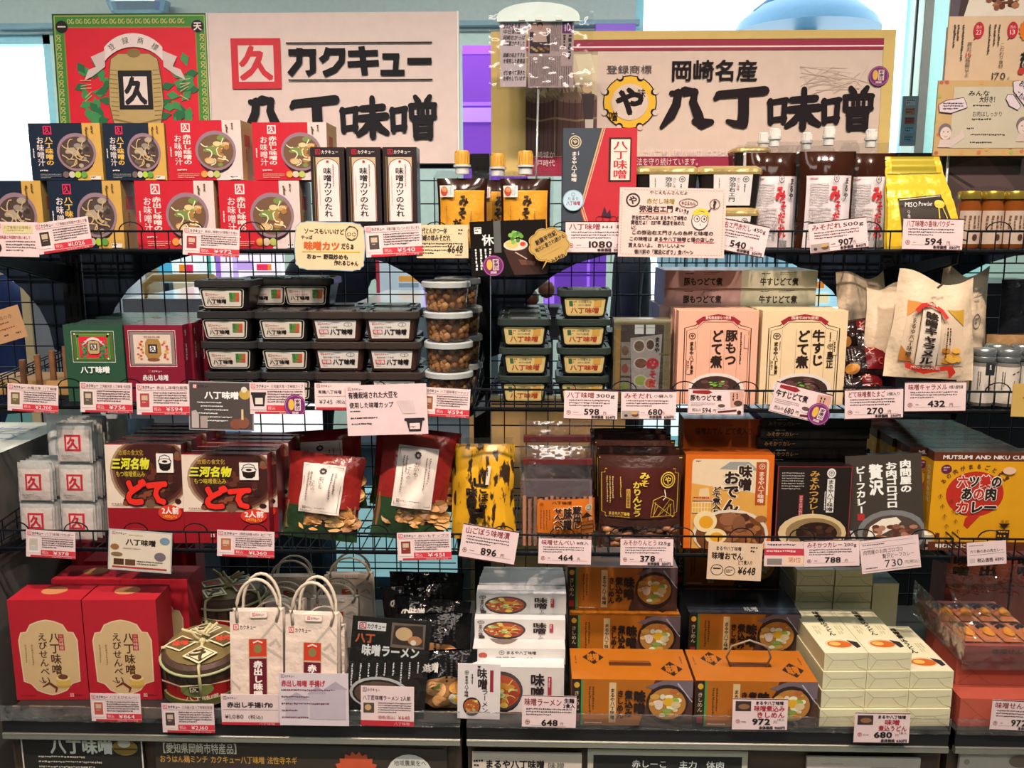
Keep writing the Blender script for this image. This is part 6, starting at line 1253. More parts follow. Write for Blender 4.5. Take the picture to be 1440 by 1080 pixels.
# red shrimp cracker boxes
def f(A):
    A.rect(0, 0, 102, 148, M('#ac1f28')); kr = M('#c8a070'); k = M('#4a2c1c')
    P = []
    for j in range(40):
        t_ = 2 * pi * j / 40; x, y = cos(t_), sin(t_); P.append((52 + 42 * math.copysign(abs(x) ** .55, x) * (1 - .16 * max(0, abs(y) - .72) / .28), 90 + 59 * math.copysign(abs(y) ** .7, y)))
    P = [(14, 48), (22, 47), (28, 36), (40, 31), (51, 29), (62, 31), (74, 36), (80, 47), (88, 48), (93, 60), (92, 122), (80, 126), (72, 136), (60, 141), (51, 143), (42, 141), (30, 136), (22, 126), (12, 122), (10, 60)]
    A.poly(P, M('#d8b48c')); A.poly([(52 + (x - 52) * .96, 88 + (y - 88) * .97) for x, y in P], kr)
    A.tx('八丁味噌', 53, 48, 15, 64, k, v=1, b=.035); A.tx('えびせんべい', 37, 48, 13, 78, k, v=1, b=.025); A.rect(66, 51, 8, 24, M('#a8262c')); A.tx('三河特産', 66.6, 52, 6.8, 22, M('#d8b898'), v=1); A.fine(18, 66, 5, 54, 1, M('#a07c54'), v=1); A.fine(27, 66, 5, 44, 1, M('#a07c54'), v=1)
    A.ell(68, 128, 10, 4, M('#b88c3c')); A.rect(58, 117, 20, 11, M('#c89a48')); A.ell(68, 117, 10, 4, M('#d8b878')); A.ell(68, 115, 7, 4, M('#6a3c24')); A.line([(38, 130), (48, 124), (58, 132), (56, 138)], [1, 4, 4, 2], M('#6a2c1c')); A.line([(40, 124), (34, 120)], .6, k); A.line([(42, 122), (38, 116)], .6, k)
    A.kakukyu(76, 140, 20, 5, M('#d8a898'), M('#3a1014'), M('#c2222c')); A.fine(6, 142, 24, 2, 1, M('#8a161c'))
def rf(A): A.rect(30, 4, 40, 8, M('#c8781c')); A.rect(0, 0, 102, 20, M('#ac1f28')); A.ell(50, 8, 18, 5, M('#c07a4c'))
a = pz(75, 984); w, h = size(20, 845, 122, 985, a.y)
rb = carton('cracker_box', 'tall red shrimp cracker box with gold panel, outer one at the front', 'box', w, h, .075, M('#a81c26', .35), f, 102, 150, a, (0, 0, .04), tfn=rf, side=M('#8f1820'))
b_ = pz(178, 984); cp(rb, b_, 'tall red shrimp cracker box with gold panel, beside the front barrel')
cp(rb, a + Vector((.03, .10, 0)), 'tall red shrimp cracker box in the back row, outer one', (0, 0, .02)); cp(rb, b_ + Vector((.022, .10, 0)), 'tall red shrimp cracker box in the back row, inner one', (0, 0, 0))
cp(rb, a + Vector((.045, .20, 0)), 'tall red shrimp cracker box in the rearmost row, outer one')
p, w_, h_ = place(86, 778, 268, 900, 1.81); mb = MB(); mb.box(-w_ / 2, 0, 0, w_ / 2, .05, p.z + h_ - ZBi, M('#8a1a22', .45)); tag(mb.obj('carton', None, (p.x, 1.875, ZBi)), 'plain dark red carton standing behind the red shrimp cracker boxes', 'carton')
# wrapped barrels tied with straw rope
def barrel(label, p, r, h, rot):
    o = T('wrapped_barrel', label, 'barrel', p, rot); br = M('#4a3428', .5, 0, 'wrink'); mb = MB(); mb.lathe([(r * .9, 0), (r * .97, h * .1), (r, h * .5), (r, h * .78), (r * .98, h * .9), (r * .9, h * .97), (r * .5, h), (0, h)], br, 32)
    for j in range(20): a = j * 2 * pi / 20; mb.tube([(r * 1.0 * cos(a), r * 1.0 * sin(a), h * .78), (r * .97 * cos(a), r * .97 * sin(a), h * .02)], .003, M('#3a281e', .6), 4)
    mb.obj('barrel_body', o)
    mb = MB(); fn = lambda u, v, l: ST([(u - .5) * 2 * r, (.5 - v) * 2 * r, h * (1.0 - .05 * ((2 * u - 1) ** 2 + (2 * v - 1) ** 2) ** 2) + .001 + l], 1); A = Art(mb, fn, 100, 100, .0004, 8); A.ell(50, 50, 44, 44, M('#6f5a34', .5)); wh = M('#d2bc94')
    for x, y, red in ((50, 20, 0), (24, 50, 1), (76, 50, 1), (50, 80, 0)):
        A.poly([(x - 21, y), (x, y - 17), (x + 21, y), (x, y + 17)], wh); A.poly([(x - 17, y), (x, y - 14), (x + 17, y), (x, y + 14)], M('#5c4a2c')); A.poly([(x - 15, y), (x, y - 12), (x + 15, y), (x, y + 12)], wh) if not red else None
        if not red: A.tx('久', x - 10, y - 9, 20, 18, M('#4a3a22'), b=.08, ang=.7)
        else: A.tx('味噌', x - 10, y - 6, 20, 12, M('#c0442c'), b=.06)
    mb.obj('top_print', o)
    mb = MB(); fn = lambda u, v, l: ST([(r * 1.015 + l) * np.sin((u - .5) * 2.2), -(r * 1.015 + l) * np.cos((u - .5) * 2.2), h * (.6 - .52 * v)], 1); A = Art(mb, fn, 100, 44, .0006, 10); mb.surf(fn, M('#a81c20', .4), 12, 2, .0004, True, .05, .95, .08, .72); A.l = .001
    A.ell(46, 12, 18, 14, M('#7a7a40')); A.rect(38, 3, 13, 12, M(K)); A.kq(39, 4, 11, M('#cdb48c'), M(K), .05); A.tx('八丁味噌', 34, 22, 34, 8, M('#d8c0a0'), b=.04); A.line([(2, 8), (30, 2), (60, -1), (80, 6), (98, 10)], 3, wh); A.poly([(86, 8), (98, 22), (92, 30), (80, 20)], wh)
    for j in range(6): mb.tube([((r * 1.02) * sin((q - .5) * 2.2), -(r * 1.02) * cos((q - .5) * 2.2), h * (.2 - j * .024)) for q in [i / 14 for i in range(15)]], .003, M('#6a6434', .6), 5)
    mb.obj('barrel_label', o)
    mb = MB(); rp = M('#bfa878', .7)
    ring = [(r * 1.03 * cos(a), r * 1.03 * sin(a), h * .80) for a in [j * pi / 16 for j in range(32)]]; mb.tube(ring, .0028, M('#9a9468', .6), 6, True)
    for ang in (0, pi / 2): mb.tube([(r * 1.03 * cos(ang), r * 1.03 * sin(ang), h * .05), (r * 1.04 * cos(ang), r * 1.04 * sin(ang), h * .8), (r * .98 * cos(ang), r * .98 * sin(ang), h * .98), (0, 0, h * 1.04), (-r * .98 * cos(ang), -r * .98 * sin(ang), h * .98), (-r * 1.04 * cos(ang), -r * 1.04 * sin(ang), h * .8), (-r * 1.03 * cos(ang), -r * 1.03 * sin(ang), h * .05)], .0032, rp, 6)
    for s in (-1, 1): mb.tube([(0, 0, h * 1.05), (.012 * s, 0, h * 1.16), (.006 * s - .012, 0, h * 1.28), (-.024 + .012 * s, 0, h * 1.38)], .003, rp, 6); mb.tube([(0, 0, h * 1.05), (.006 + .004 * s, .01, h * 1.2), (.022 + .006 * s, .02, h * 1.32)], .003, rp, 6)
    mb.ball((0, 0, h * 1.05), .008, rp, 8); mb.obj('straw_rope', o); return o
r = 55 * sc(268, 940, 1.6); p = pz(270, 1000); B0 = barrel('barrel wrapped in brown paper and tied with straw rope, front', Vector((p.x, p.y + r, ZBi)), r, .092, (radians(9), 0, .25)); B0.location.z += .016
q = PX(324, 884, 1.80); cp(B0, Vector((q.x, 1.80, ZBi)), 'barrel wrapped in brown paper, raised on a box behind the front one', (0, 0, -.3)); B1 = bpy.data.objects['wrapped_barrel.001']; B1.location.z = q.z + .004
mb = MB(); mb.box(-r * 1.05, -r * .9, 0, r * 1.05, r * .9, q.z - ZBi - .0005, M('#2a1c16', .6)); tag(mb.obj('riser_box', None, (q.x, 1.80, ZBi)), 'dark riser box under the back barrel', 'riser')
# white paper carrier bags with twisted handles
def pbag(label, p, w, h, d, rot, hz=1.0):
    o = T('paper_bag', label, 'bag', p, rot); wp = M('#d2b49e', .55, 0, 'wrink'); mb = MB()
    V = [(-w / 2, 0, 0), (w / 2, 0, 0), (w / 2, d, 0), (-w / 2, d, 0), (-w / 2, d * .3, h), (w / 2, d * .3, h), (w / 2, d * .7, h), (-w / 2, d * .7, h), (w / 2 - d * .15, d * .5, h * .98), (w / 2, d * .5, 0), (-w / 2 + d * .15, d * .5, h * .98), (-w / 2, d * .5, 0)]
    mb.add(V, [(0, 1, 5, 4), (2, 3, 7, 6), (1, 9, 8, 5), (9, 2, 6, 8), (3, 11, 10, 7), (11, 0, 4, 10), (0, 3, 2, 1), (4, 5, 8, 10), (10, 8, 6, 7)], wp)
    A = Art(mb, quad((-w / 2, d * .3, h), (w / 2, d * .3, h), (-w / 2, 0, 0)), 78, 138, .00006); A.kakukyu(5, 17, 34, 8, M('#b8323a'), M('#3a2a26'), M('#d8bca8')); g = M('#b09a88')
    for x, y in ((66, 42), (2, 118)): A.line([(x - 24, y), (x, y - 26), (x + 12, y - 14)], 3.6, g); A.line([(x - 24, y), (x + 12, y + 22)], 3.6, g); A.line([(x - 8, y + 4), (x + 2, y - 4), (x + 8, y + 6)], 4, g)
    A.rect(28, 37, 26, 24, M('#b8341f')); A.frame(28, 37, 26, 24, .8, M('#c89a6a')); A.ell(41, 50, 6, 6, M('#7a6a3c')); A.line([(34, 42), (41, 39.5), (48, 42)], 2, M('#d8b8a0')); A.rect(28, 63, 26, 56, M('#5c1520')); A.frame(28, 37, 26, 82, .7, M('#a88458')); A.tx('赤出し味噌', 34, 66, 14, 50, M('#dcc8b8'), v=1, b=.06); mb.obj('bag_body', o)
    mb = MB(); A = Art(mb, quad((-w * .12, d * .3 - .0015, h * 1.002), (w * .22, d * .3 - .0015, h * 1.002), (-w * .12, d * .26 - .0015, h * .94)), 34, 10, .0002); A.rect(0, 0, 34, 10, M('#c09a84'), 3); A.rect(.8, .8, 32.4, 8.4, M('#d6bca8'), 2.5); A.kakukyu(5, 2, 24, 5.5, M('#b8323a'), M('#8a4a44'), M('#d6bca8')); mb.obj('sealing_label', o)
    for k, y in ((0, d * .28), (1, d * .72)):
        mb = MB(); P = [(-w * .36, y, h * .90)] + [(w * .03 + w * .40 * cos(a) * (1 - .1 * k), y + .012 * k, h * 1.0 + .062 * hz * sin(a)) for a in [pi - j * pi / 12 for j in range(13)]] + [(w * .38, y, h * .9)]
        mb.tube(P, .0032, M('#c8ae94', .6), 7); mb.obj('rope_handle', o)
    return o
p = pz(362, 1004); w, h = size(324, 868, 398, 1004, p.y); PB = pbag('white carrier bag with red miso label and looped handle, next to the front barrel', p, w, h, .05, (radians(-4), 0, .06))
p2 = pz(437, 1010); cp(PB, p2, 'white carrier bag with red miso label, next to the black ramen notice', (radians(-4), 0, -.05))
for (x, y, Y, s, lb) in ((448, 888, 1.66, 1.0, 'white carrier bag directly behind the one by the black notice'), (380, 872, 1.70, 1.05, 'white carrier bag in the second row behind the front pair, with a red tag'), (392, 850, 1.79, 1.05, 'white carrier bag in the shaded third row, nearer the barrel'), (468, 846, 1.79, 1.05, 'white carrier bag in the shaded third row, nearer the ramen packs'), (405, 815, 1.88, 1.1, 'white carrier bag in the dark rear row, nearer the barrel'), (488, 812, 1.88, 1.12, 'white carrier bag in the dark rear row, nearer the ramen packs')):
    q = PX(x, y, Y); o = cp(PB, Vector((q.x, Y, ZBi)), lb, (radians(-2), 0, .04)); o.scale = (s, 1, (q.z - ZBi) / h)
# black ramen notice in an acrylic frame
p = pz(540, 1010); w, h = size(489, 873, 600, 1022, p.y + .02); h *= .86
def f(A):
    wh = M('#d8ccc0'); k = M('#17130f'); A.rect(0, 0, 111, 149, k); A.rect(8, 8, 40, 12, wh); A.kq(10, 9, 10, M('#b0242f'), wh, .06); A.tx('カクキュー', 21, 10, 26, 8, k, b=.04); A.tx('八丁', 6, 25, 28, 14, M('#b8542c'), b=.06); A.tx('味噌ラーメン', 16, 41, 82, 17, wh, b=.05)
    A.rect(56, 6, 48, 37, M('#6f5c4c')); A.poly([(60, 10), (100, 8), (102, 40), (58, 38)], M('#3a2c24')); A.ell(74, 22, 12, 10, M('#c8a074')); A.ell(90, 31, 10, 7, M('#b87a4c')); A.ell(88, 34, 4, 4, M('#d8c8b0'))
    for j in range(9): A.fine(96 - j * 11.5, 62 + j * 1.2, 3.6, 40 if j % 3 else 32, 1, wh, v=1, fill=.75)
    A.ell(46, 112, 42, 24, M('#b8aea4')); A.ell(46, 113, 38, 21, k); A.ell(46, 113, 35, 18, M('#5a4234'))
o = T('ramen_notice', 'black ramen notice with white lettering in a clear stand, leaning on the carrier bags', 'notice', p, (radians(-14), radians(4), 0)); mb = MB(); mb.box(-w / 2, 0, 0, w / 2, .002, h, M('#17130f', .25)); f(Art(mb, Ff(w, h), 111, 149)); mb.obj('printed_notice', o); mb = MB(); mb.box(-w / 2 - .002, -.0035, 0, w / 2 + .002, -.003, h + .002, film(.06, -.03)); mb.obj('clear_front', o)
# ramen packs in shiny black film
def rpack(label, p, w, h, rot, sd):
    o = T('ramen_pack', label, 'pack', p, rot); fn = pillow(w, h, .05, .85, .6, .004, sd, pw=2.6); mb = MB(); k = M('#141313', .1, 0, 'wrink'); mb.surf(fn, k, 16, 14); mb.surf(pillow(w, h, .05, .85, .6, .004, sd, True), M('#141313', .2), 8, 8); mb.obj('film_pack', o)
    mb = MB(); A = Art(mb, fn, 110, 90, .0007, 8); A.l = .002; A.ell(56, 62, 46, 28, M('#8a5c38', .25)); A.ell(40, 54, 18, 14, M('#cf9660', .25)); A.ell(76, 70, 15, 11, M('#dccaa8', .25)); A.ell(77, 71, 8, 6, M('#dca034', .25)); A.ell(48, 74, 16, 10, M('#c08450', .25)); A.ell(80, 52, 16, 10, M('#cf8c44', .25))
    for j in range(6): A.ell(44 + A.R.uniform(-5, 6), 48 + A.R.uniform(-4, 4), 3, 1.4, M('#6a8a3c'), 7, up=False, a0=A.R.uniform(0, 3))
    A.up()
    for j in range(4): A.fine(58 + j * 9, 8, 5, 40, 1, M('#2a2420') if j % 2 else M('#0f0d0c'), v=1, fill=.9)
    A.tx('の', 12, 14, 14, 12, M('#b8a898'), b=.05); A.tx('味噌', 24, 12, 24, 14, M('#b8a898'), b=.05); mb.obj('print', o); return o
q = pz(600, 1008)
w, h = 118 * sc(600, 960, 1.55), 100 * sc(600, 960, 1.55)
for i, (x, y, Y, a, s) in enumerate(((630, 1012, 1.55, -8, .8), (608, 955, 1.635, -12, 1.0), (600, 925, 1.70, -16, 1.02), (596, 905, 1.77, -8, 1.05), (600, 895, 1.84, -6, 1.05))):
    c = PX(x, y, Y); rpack('shiny dark ramen pack beside the white ramen boxes, %s in the leaning row' % ('front', 'second', 'third', 'fourth', 'rearmost')[i], Vector((c.x, Y, ZBi + .004 if i == 0 else max(ZBi + .008, c.z - .01 * i))), w * s, h * s, (radians(a), radians((i % 3 - 1) * 4), .08 * (i % 2) - .04), i + 2)
# white ramen boxes
def f(A):
    A.rect(0, 0, 128, 60, M('#cfbcae')); k = M('#2a1c1a'); A.bowl(42, 32, 30, 26, M('#4a3c3a', .3), M('#a8482c'), ['#c8842c', '#d8a84c', '#b85a2c', '#a03a24', '#c8c07a', '#8aa04c'], 30, 5, M('#d0a860')); A.tx('味', 82, 8, 20, 17, k, b=.04); A.tx('噌', 82, 25, 20, 18, k, b=.04); A.tx('ラーメン', 88, 43, 11, 20, k, v=1); A.rect(106, 12, 5, 26, M('#a03038')); A.fine(107, 14, 3, 22, 1, M('#d8b8b0'), v=1); A.maru(9, 8, 5, k); A.tx('まるや八丁味噌', 5, 16, 7, 36, k, v=1, b=.03); A.rect(6, 50, 8, 8, M('#3a2c28'))
def f3(A): A.rect(0, 0, 128, 26, M('#cdbaac')); k = M('#4a3a36'); A.maru(40, 7, 4, k); A.tx('まるや八丁味噌', 46, 4, 42, 6, k, b=.04); A.tx('味噌ラーメン', 32, 13, 56, 10, M('#8a7468'), b=.03); A.ell(14, 12, 6, 5, M('#a84a3c'))
wb = 130 * sc(725, 980, 1.56); fr = pz(728, 1014)
d1 = .125; t1 = .035
def rbox(label, x, Y, z, d, h, art, DH): return carton('ramen_box', label, 'box', wb, h, d, M('#c4b4a8', .35), art, 128, DH, Vector((x, Y, z)), side=M('#b8a8a0'), top=M('#c8bab0', .3))
X0 = PX(727, 990, 1.54).x; hb = PX(727, 938, 1.54).z - ZBi
b1 = rbox('white ramen box with a red soup bowl picture, lowest at the front', X0, 1.54, ZBi, .04, hb, f, 60)
b2 = carton('ramen_box', 'white ramen box lying flat with its edge lettering showing, middle level', 'box', wb, .031, .16, M('#c4b4a8', .35), f3, 128, 26, Vector((X0 + .003, 1.575, ZBi + hb - .012)), top=M('#c8bab0', .3), tfn=lambda A: (A.rect(0, 0, 128, 20, M('#c2b2a6', .3)), A.ell(42, 10, 26, 8, M('#6a5a50'))))
mb = MB(); mb.box(-wb / 2, 0, 0, wb / 2, .15, hb - .0125, M('#b0a096', .5)); tag(mb.obj('ramen_box', None, (X0, 1.582, ZBi)), 'white ramen box directly behind the lowest front one', 'box')
z = ZBi + hb - .012 + .0315
for k in range(2):
    hh = PX(727, (836, 883)[k], 1.62).z - PX(727, (886, 908)[k], 1.62).z
h2 = (PX(727, 830, 1.66).z - z) / 2
b3 = rbox('white ramen box with grey bowl picture, third level', X0 + .004, 1.615, z, .045, h2 - .0004, f, 60); b4 = rbox('white ramen box with bowl picture and clear wrap, top level', X0 + .006, 1.64, z + h2, .045, h2 - .0004, f, 60)
for k in range(4):
    p = PX(727, 806, 1.72 + k * .03); rbox('plastic wrapped ramen box standing at the back, %s behind the top one' % ORD[k], X0 + .007, 1.70 + k * .045, ZBi, .04, PX(727, 822 - k * 5, 1.70 + k * .045).z - ZBi, None, 1)
# small ramen flyer in front
p = PZ(672, 1018, ZB + .002); w, h = size(643, 945, 703, 1020, 1.51)
def f(A):
    k = M('#2a1c1a'); A.rect(0, 0, 62, 76, M('#cdbab0')); A.tx('味', 28, 6, 15, 14, k, b=.05); A.tx('噌', 29, 20, 15, 15, k, b=.05); A.tx('ラーメン', 35, 34, 10, 34, k, v=1, b=.02); A.rect(47, 8, 5, 30, M('#8a2430')); A.maru(13, 12, 3, k); A.tx('まるや八丁味噌', 10, 16, 6, 30, k, v=1, b=.03); A.fine(20, 14, 4, 26, 1, k, v=1); A.bowl(21, 58, 13, 12, M('#241a18'), M('#9a4a24'), ['#c88a3c', '#d8a85c', '#8aa04c', '#b85a2c'], 16); A.poly([(28, 2), (34, 2), (31, 6)], k)
mb = MB(); mb.box(-w / 2, 0, 0, w / 2, .002, h, M('#cdbab0', .4)); f(Art(mb, Ff(w, h), 62, 76)); tag(mb.obj('flyer', None, (p.x, YL[3] + .012, ZB + .002), (radians(-3), radians(1), 0)), 'small white ramen flyer with a round bowl picture, standing before the white boxes', 'flyer')
# orange noodle boxes
def f(A):
    og = M('#a35815'); k = M('#241612'); A.rect(0, 0, 172, 64, og); A.rect(0, 0, 13, 64, M('#2a1d18')); A.rect(13, 0, 3, 64, M('#3c8038')); A.ell(7, 8, 4, 4, M('#c08c2c')); A.tx('きしめん', 3, 16, 8, 28, M('#c8a878'), v=1); A.rect(3, 50, 8, 9, M('#8a2420'))
    A.fine(24, 10, 10, 40, 2, M('#5a3414'), v=1); A.rect(53, 4, 10, 56, M('#c8a070')); A.tx('まるや八丁味噌', 54.5, 12, 7, 44, k, v=1, b=.04); A.rect(80, 0, 92, 64, M('#7a5040')) if False else None
    A.poly([(96, 64), (118, 0), (172, 0), (172, 64)], M('#4a2c24')); A.poly([(104, 10), (130, 0), (172, 0), (172, 24)], M('#6a5658')); A.line([(150, 4), (172, 30)], 2, M('#a89a9c'))
    A.bowl(136, 32, 30, 26, M('#2c201c', .35), M('#a86a2c'), ['#d0a060', '#c8b898', '#c08a3c', '#8a9a3c', '#a85a2c', '#d8c8a8'], 26); A.ell(138, 30, 7, 6, M('#d0961c')); A.ell(124, 34, 6, 7, M('#d0b098')); A.ell(148, 34, 7, 5, M('#c8a878')); A.ell(136, 42, 8, 3, M('#7a8a3c'))
    A.tx('味噌', 88, 14, 17, 34, k, v=1, b=.075); A.tx('煮込み', 75, 14, 12, 38, k, v=1, b=.06); A.tx('きしめん', 64, 14, 10, 40, k, v=1, b=.05); A.fine(18, 59, 28, 3, 1, M('#d8c8b8'))
def tp(A):
    A.rect(0, 0, 172, 20, M('#a35815', .3)); k = M('#2a1a12'); A.rect(56, 9, 62, 2.2, M('#4a2410')); A.rect(57, 8, 60, .8, M('#6a3a1c'))
    for x, y in ((34, 6), (146, 13)): A.poly([(x - 16, y), (x, y - 4.6), (x + 16, y), (x, y + 4.6)], k); A.tx('味噌', x - 9, y - 2.6, 18, 5.4, M('#a35815'), b=.06)
    A.fine(6, 5, 5, 10, 1, M('#7a3c14'), v=1); A.fine(162, 5, 5, 10, 1, M('#7a3c14'), v=1)
g = pz(888, 1020); w, h = size(805, 962, 974, 1026, g.y); d = .12
nb = carton('noodle_box', 'orange noodle box with handle slot, lowest at the front beside the ramen boxes', 'box', w, h, d, M('#8a4a18', .35), f, 172, 64, Vector((g.x, g.y, ZBi)), tfn=tp)
g2 = pz(1060, 1020); cp(nb, Vector((g2.x, g.y, ZBi)), 'orange noodle box with handle slot, lowest at the front behind the 972 yen card')
# dark risers carrying the upper boxes
zA = PX(875, 927, 1.655).z; zB = PX(875, 866, 1.69).z
mb = MB(); mb.box(-w / 2, 0, 0, w / 2, .3, zA - ZBi - .0005, M('#2a2220', .5)); tag(mb.obj('riser_box', None, (PX(878, 927, 1.665).x, g.y + d + .004, ZBi)), 'dark riser under the upper orange noodle boxes', 'riser')
cp(nb, Vector((PX(878, 927, 1.655).x, 1.66, zA)), 'orange noodle box on the second level of the column by the ramen boxes')
nb3 = cp(nb, Vector((PX(873, 866, 1.70).x, 1.685, zA + h + .0006)), 'orange noodle box, topmost of the column by the ramen boxes')
zC = PX(1045, 925, 1.655).z
mb = MB(); mb.box(-w / 2, 0, 0, w / 2, .3, zC - ZBi - .0005, M('#2a2220', .5)); tag(mb.obj('riser_box', None, (PX(1048, 927, 1.665).x, g.y + d + .004, ZBi)), 'dark riser under the slotted dark noodle box', 'riser')
nd = carton('noodle_box', 'orange noodle box with a dark slotted top on the second level, beneath the handwritten card', 'box', w, h, d, M('#1c1a1c', .3), f, 172, 64, Vector((PX(1046, 925, 1.655).x, 1.66, zC)), top=M('#2a2a30', .2), tfn=lambda A: (A.rect(0, 0, 172, 20, M('#2c2d33', .2)), A.rect(56, 8, 60, 3, M('#08080a')), A.tx('味噌', 88, 14, 22, 4, M('#c8c0b8'))))
nd.data.name = 'noodle_box_dark'
cp(nd, Vector((PX(1046, 925, 1.655).x - .004, 1.785, zC)), 'dark topped noodle box at the back of the second level'); cp(nd, Vector((PX(1046, 925, 1.655).x - .006, 1.80, zC + h + .0006)), 'dark topped noodle box, topmost at the back beneath the handwritten card')
mb = MB(); a, b2_, c2 = PX(1024, 947, g.y + .05), PX(1012, 880, 1.60), PX(1095, 890, 1.60)
o_ = Vector((PX(1060, 960, g.y).x, g.y + d * .45, ZBi + h)); mb.tube([(-.03, 0, 0), (-.04, -.005, .022), (-.032, -.008, .045), (0, -.01, .058), (.034, -.008, .045), (.042, -.005, .022), (.036, 0, 0)], .002, M('#8a7058', .35), 6); tag(mb.obj('cord_handle', None, o_), 'thin brown cord handle standing on the front noodle box behind the 972 yen card', 'handle')
# cream udon boxes lying in steps
def uf(A): m = M('#a8946c'); A.rect(0, 0, 60, 24, M('#cdbb92')); A.poly([(0, 0), (60, 0), (50, 9), (10, 9)], M('#d0be96')); A.line([(4, 23), (12, 10), (38, 10), (48, 20), (58, 23)], .9, m); A.line([(12, 10), (2, 2)], .7, m); A.line([(38, 10), (58, 8)], .6, m); A.line([(0, 23.5), (60, 23.5)], .8, m)
def ut(A):
    A.rect(0, 0, 60, 20, M('#d2c098', .3)); k = M('#241a14'); A.rect(4, 14, 53, 4.6, M('#d8c0a0')); A.ell(30, 16.2, 20, 1.9, M('#c8a878')); A.ell(30, 16.3, 17, 1.5, M('#b8561c')); A.ell(24, 16.1, 8, .8, M('#d89a4c')); A.poly([(44, 14.5), (57, 15.5), (57, 17.5), (50, 18)], M('#2a2220'))
    A.tx('味噌煮込うどん', 26, 1, 10, 11.6, k, v=1, b=.05); A.fine(10, 8, 12, 4, 3, M('#b0a078'), v=1); A.fine(42, 8, 12, 4, 3, M('#b0a078'), v=1); A.rect(4, 2, 52, 4, M('#b4b09c', .2)) if False else None
u = pz(1190, 1022); w, hU = 61 * sc(1190, 1000, u.y), 26.5 * sc(1190, 1000, u.y); dU = .185; ub = None
LVN = ['lowest', 'second', 'third', 'fourth']
u0 = PZ(1182, 1022, ZBi); xs = [u0.x, u0.x + w + .0008, u0.x + 2 * (w + .0008)]
for c, n in enumerate((4, 4, 3)):
    for k in range(n):
        q = Vector((xs[c] + .002 * k, u0.y + .004 * k + .003 * c, ZBi + k * (hU + .0005))); lb = 'cream udon box lying flat, %s level of the %s front column' % (LVN[k] if k < n - 1 else 'top', ('first', 'second', 'third')[c])
        if ub is None: ub = carton('udon_box', lb, 'box', w, hU, dU, M('#bfae84', .4), uf, 60, 24, q, (0, 0, radians(2)), top=M('#cdbb92', .3), tfn=ut, side=M('#b8a67c', .4))
        else: cp(ub, q, lb)
z2 = PX(1160, 853, 1.71).z
for c in range(2):
    q = Vector((PX(1148 + c * 55, 853, 1.71).x, 1.735, ZBi + 0)); n = int((z2 - ZBi) / (hU + .0005))
    for k in range(n + 2):
        cp(ub, Vector((q.x + .001 * k, q.y + .001 * k, ZBi + k * (hU + .0005))), 'cream udon box in the rear %s column, %s' % (('outer', 'inner')[c], ORD[k] + ' from the deck' if k < n + 1 else 'topmost')).scale = (.97, .75, 1)
q = PX(1242, 880, 1.72); hv = PX(1242, 826, 1.72).z - ZBi; carton('udon_box', 'cream udon box standing upright behind the steps', 'box', 36 * sc(1242, 850, 1.72), hv, .15, M('#bfae84', .4), None, 1, 1, Vector((PX(1247, 850, 1.72).x + .004, 1.74, ZBi)), top=M('#8a958c', .2), side=M('#b0a078'))
# coral cracker boxes in the neighbouring bay, clear case with packets
def cf(A): A.rect(0, 0, 120, 40, M('#b0503c')); A.line([(2, 2), (26, 22), (4, 38)], .8, M('#8a3a2c')); A.line([(26, 22), (50, 39)], .6, M('#8a3a2c'))
q = PZ(1408, 1022, ZBi); wq, hq = size(1345, 985, 1465, 1024, q.y)
cb = carton('cracker_box', 'coral red cracker box, lowest in the right neighbouring bay', 'box', wq, hq, .13, M('#a84a38', .4), cf, 120, 40, q)
def cf2(A): A.rect(0, 0, 120, 40, M('#9a4434')); A.tx('味噌せんべい', 40, 8, 66, 14, M('#5a2c1c'), b=.05)
h3 = PX(1408, 948, q.y).z - PX(1408, 978, q.y).z
cp(cb, q + Vector((.012, .05, hq + .0006)), 'coral red cracker box on the second level, right neighbouring bay')
bz = ZBi + 2 * (hq + .0006)
t = T('packet_tray', 'coral tray of wrapped crackers under a clear lid, right neighbouring bay', 'tray', Vector((q.x + .014, q.y + .035, bz)))
mb = MB(); mb.box(-wq / 2, 0, 0, wq / 2, .2, .03, M('#a8483a', .4)); A = Art(mb, Ff(wq, .03), 120, 40); cf2(A); mb.obj('tray', t)
for i in range(4):
    for j in range(2):
        mb = MB(); fn = lambda u, v, l, i=i, j=j: ST([-wq / 2 + .006 + i * wq / 4.2 + u * wq / 4.6, .008 + j * .088 + (1 - v) * .082, .034 + .012 * np.sin(pi * u) * np.sin(pi * v) + l], 1); mb.surf(fn, M('#b8683c', .25, 0, 'wrink'), 6, 8); A = Art(mb, fn, 30, 60, .0005, 3); A.l = .001; k = M('#2a1814'); A.tx('味噌', 4, 6, 12, 28, k, v=1, b=.06); A.tx('せんべい', 15, 14, 9, 34, k, v=1, b=.05); A.ell(15, 44, 9, 9, M('#c8781f')); mb.obj('cracker_packet', t)
mb = MB(); cl = film(.06, .05); mb.box(-wq / 2 - .006, -.012, -.012, wq / 2 + .006, -.010, .05, cl); mb.box(-wq / 2 - .006, -.012, .0, -wq / 2 - .004, .21, .07, cl); 
mb.add([(-wq / 2 - .006, -.012, .05), (wq / 2 + .006, -.012, .05), (wq / 2 + .006, .1, .15), (-wq / 2 - .006, .1, .15)], [(0, 1, 2, 3)], cl); mb.obj('clear_lid', t)
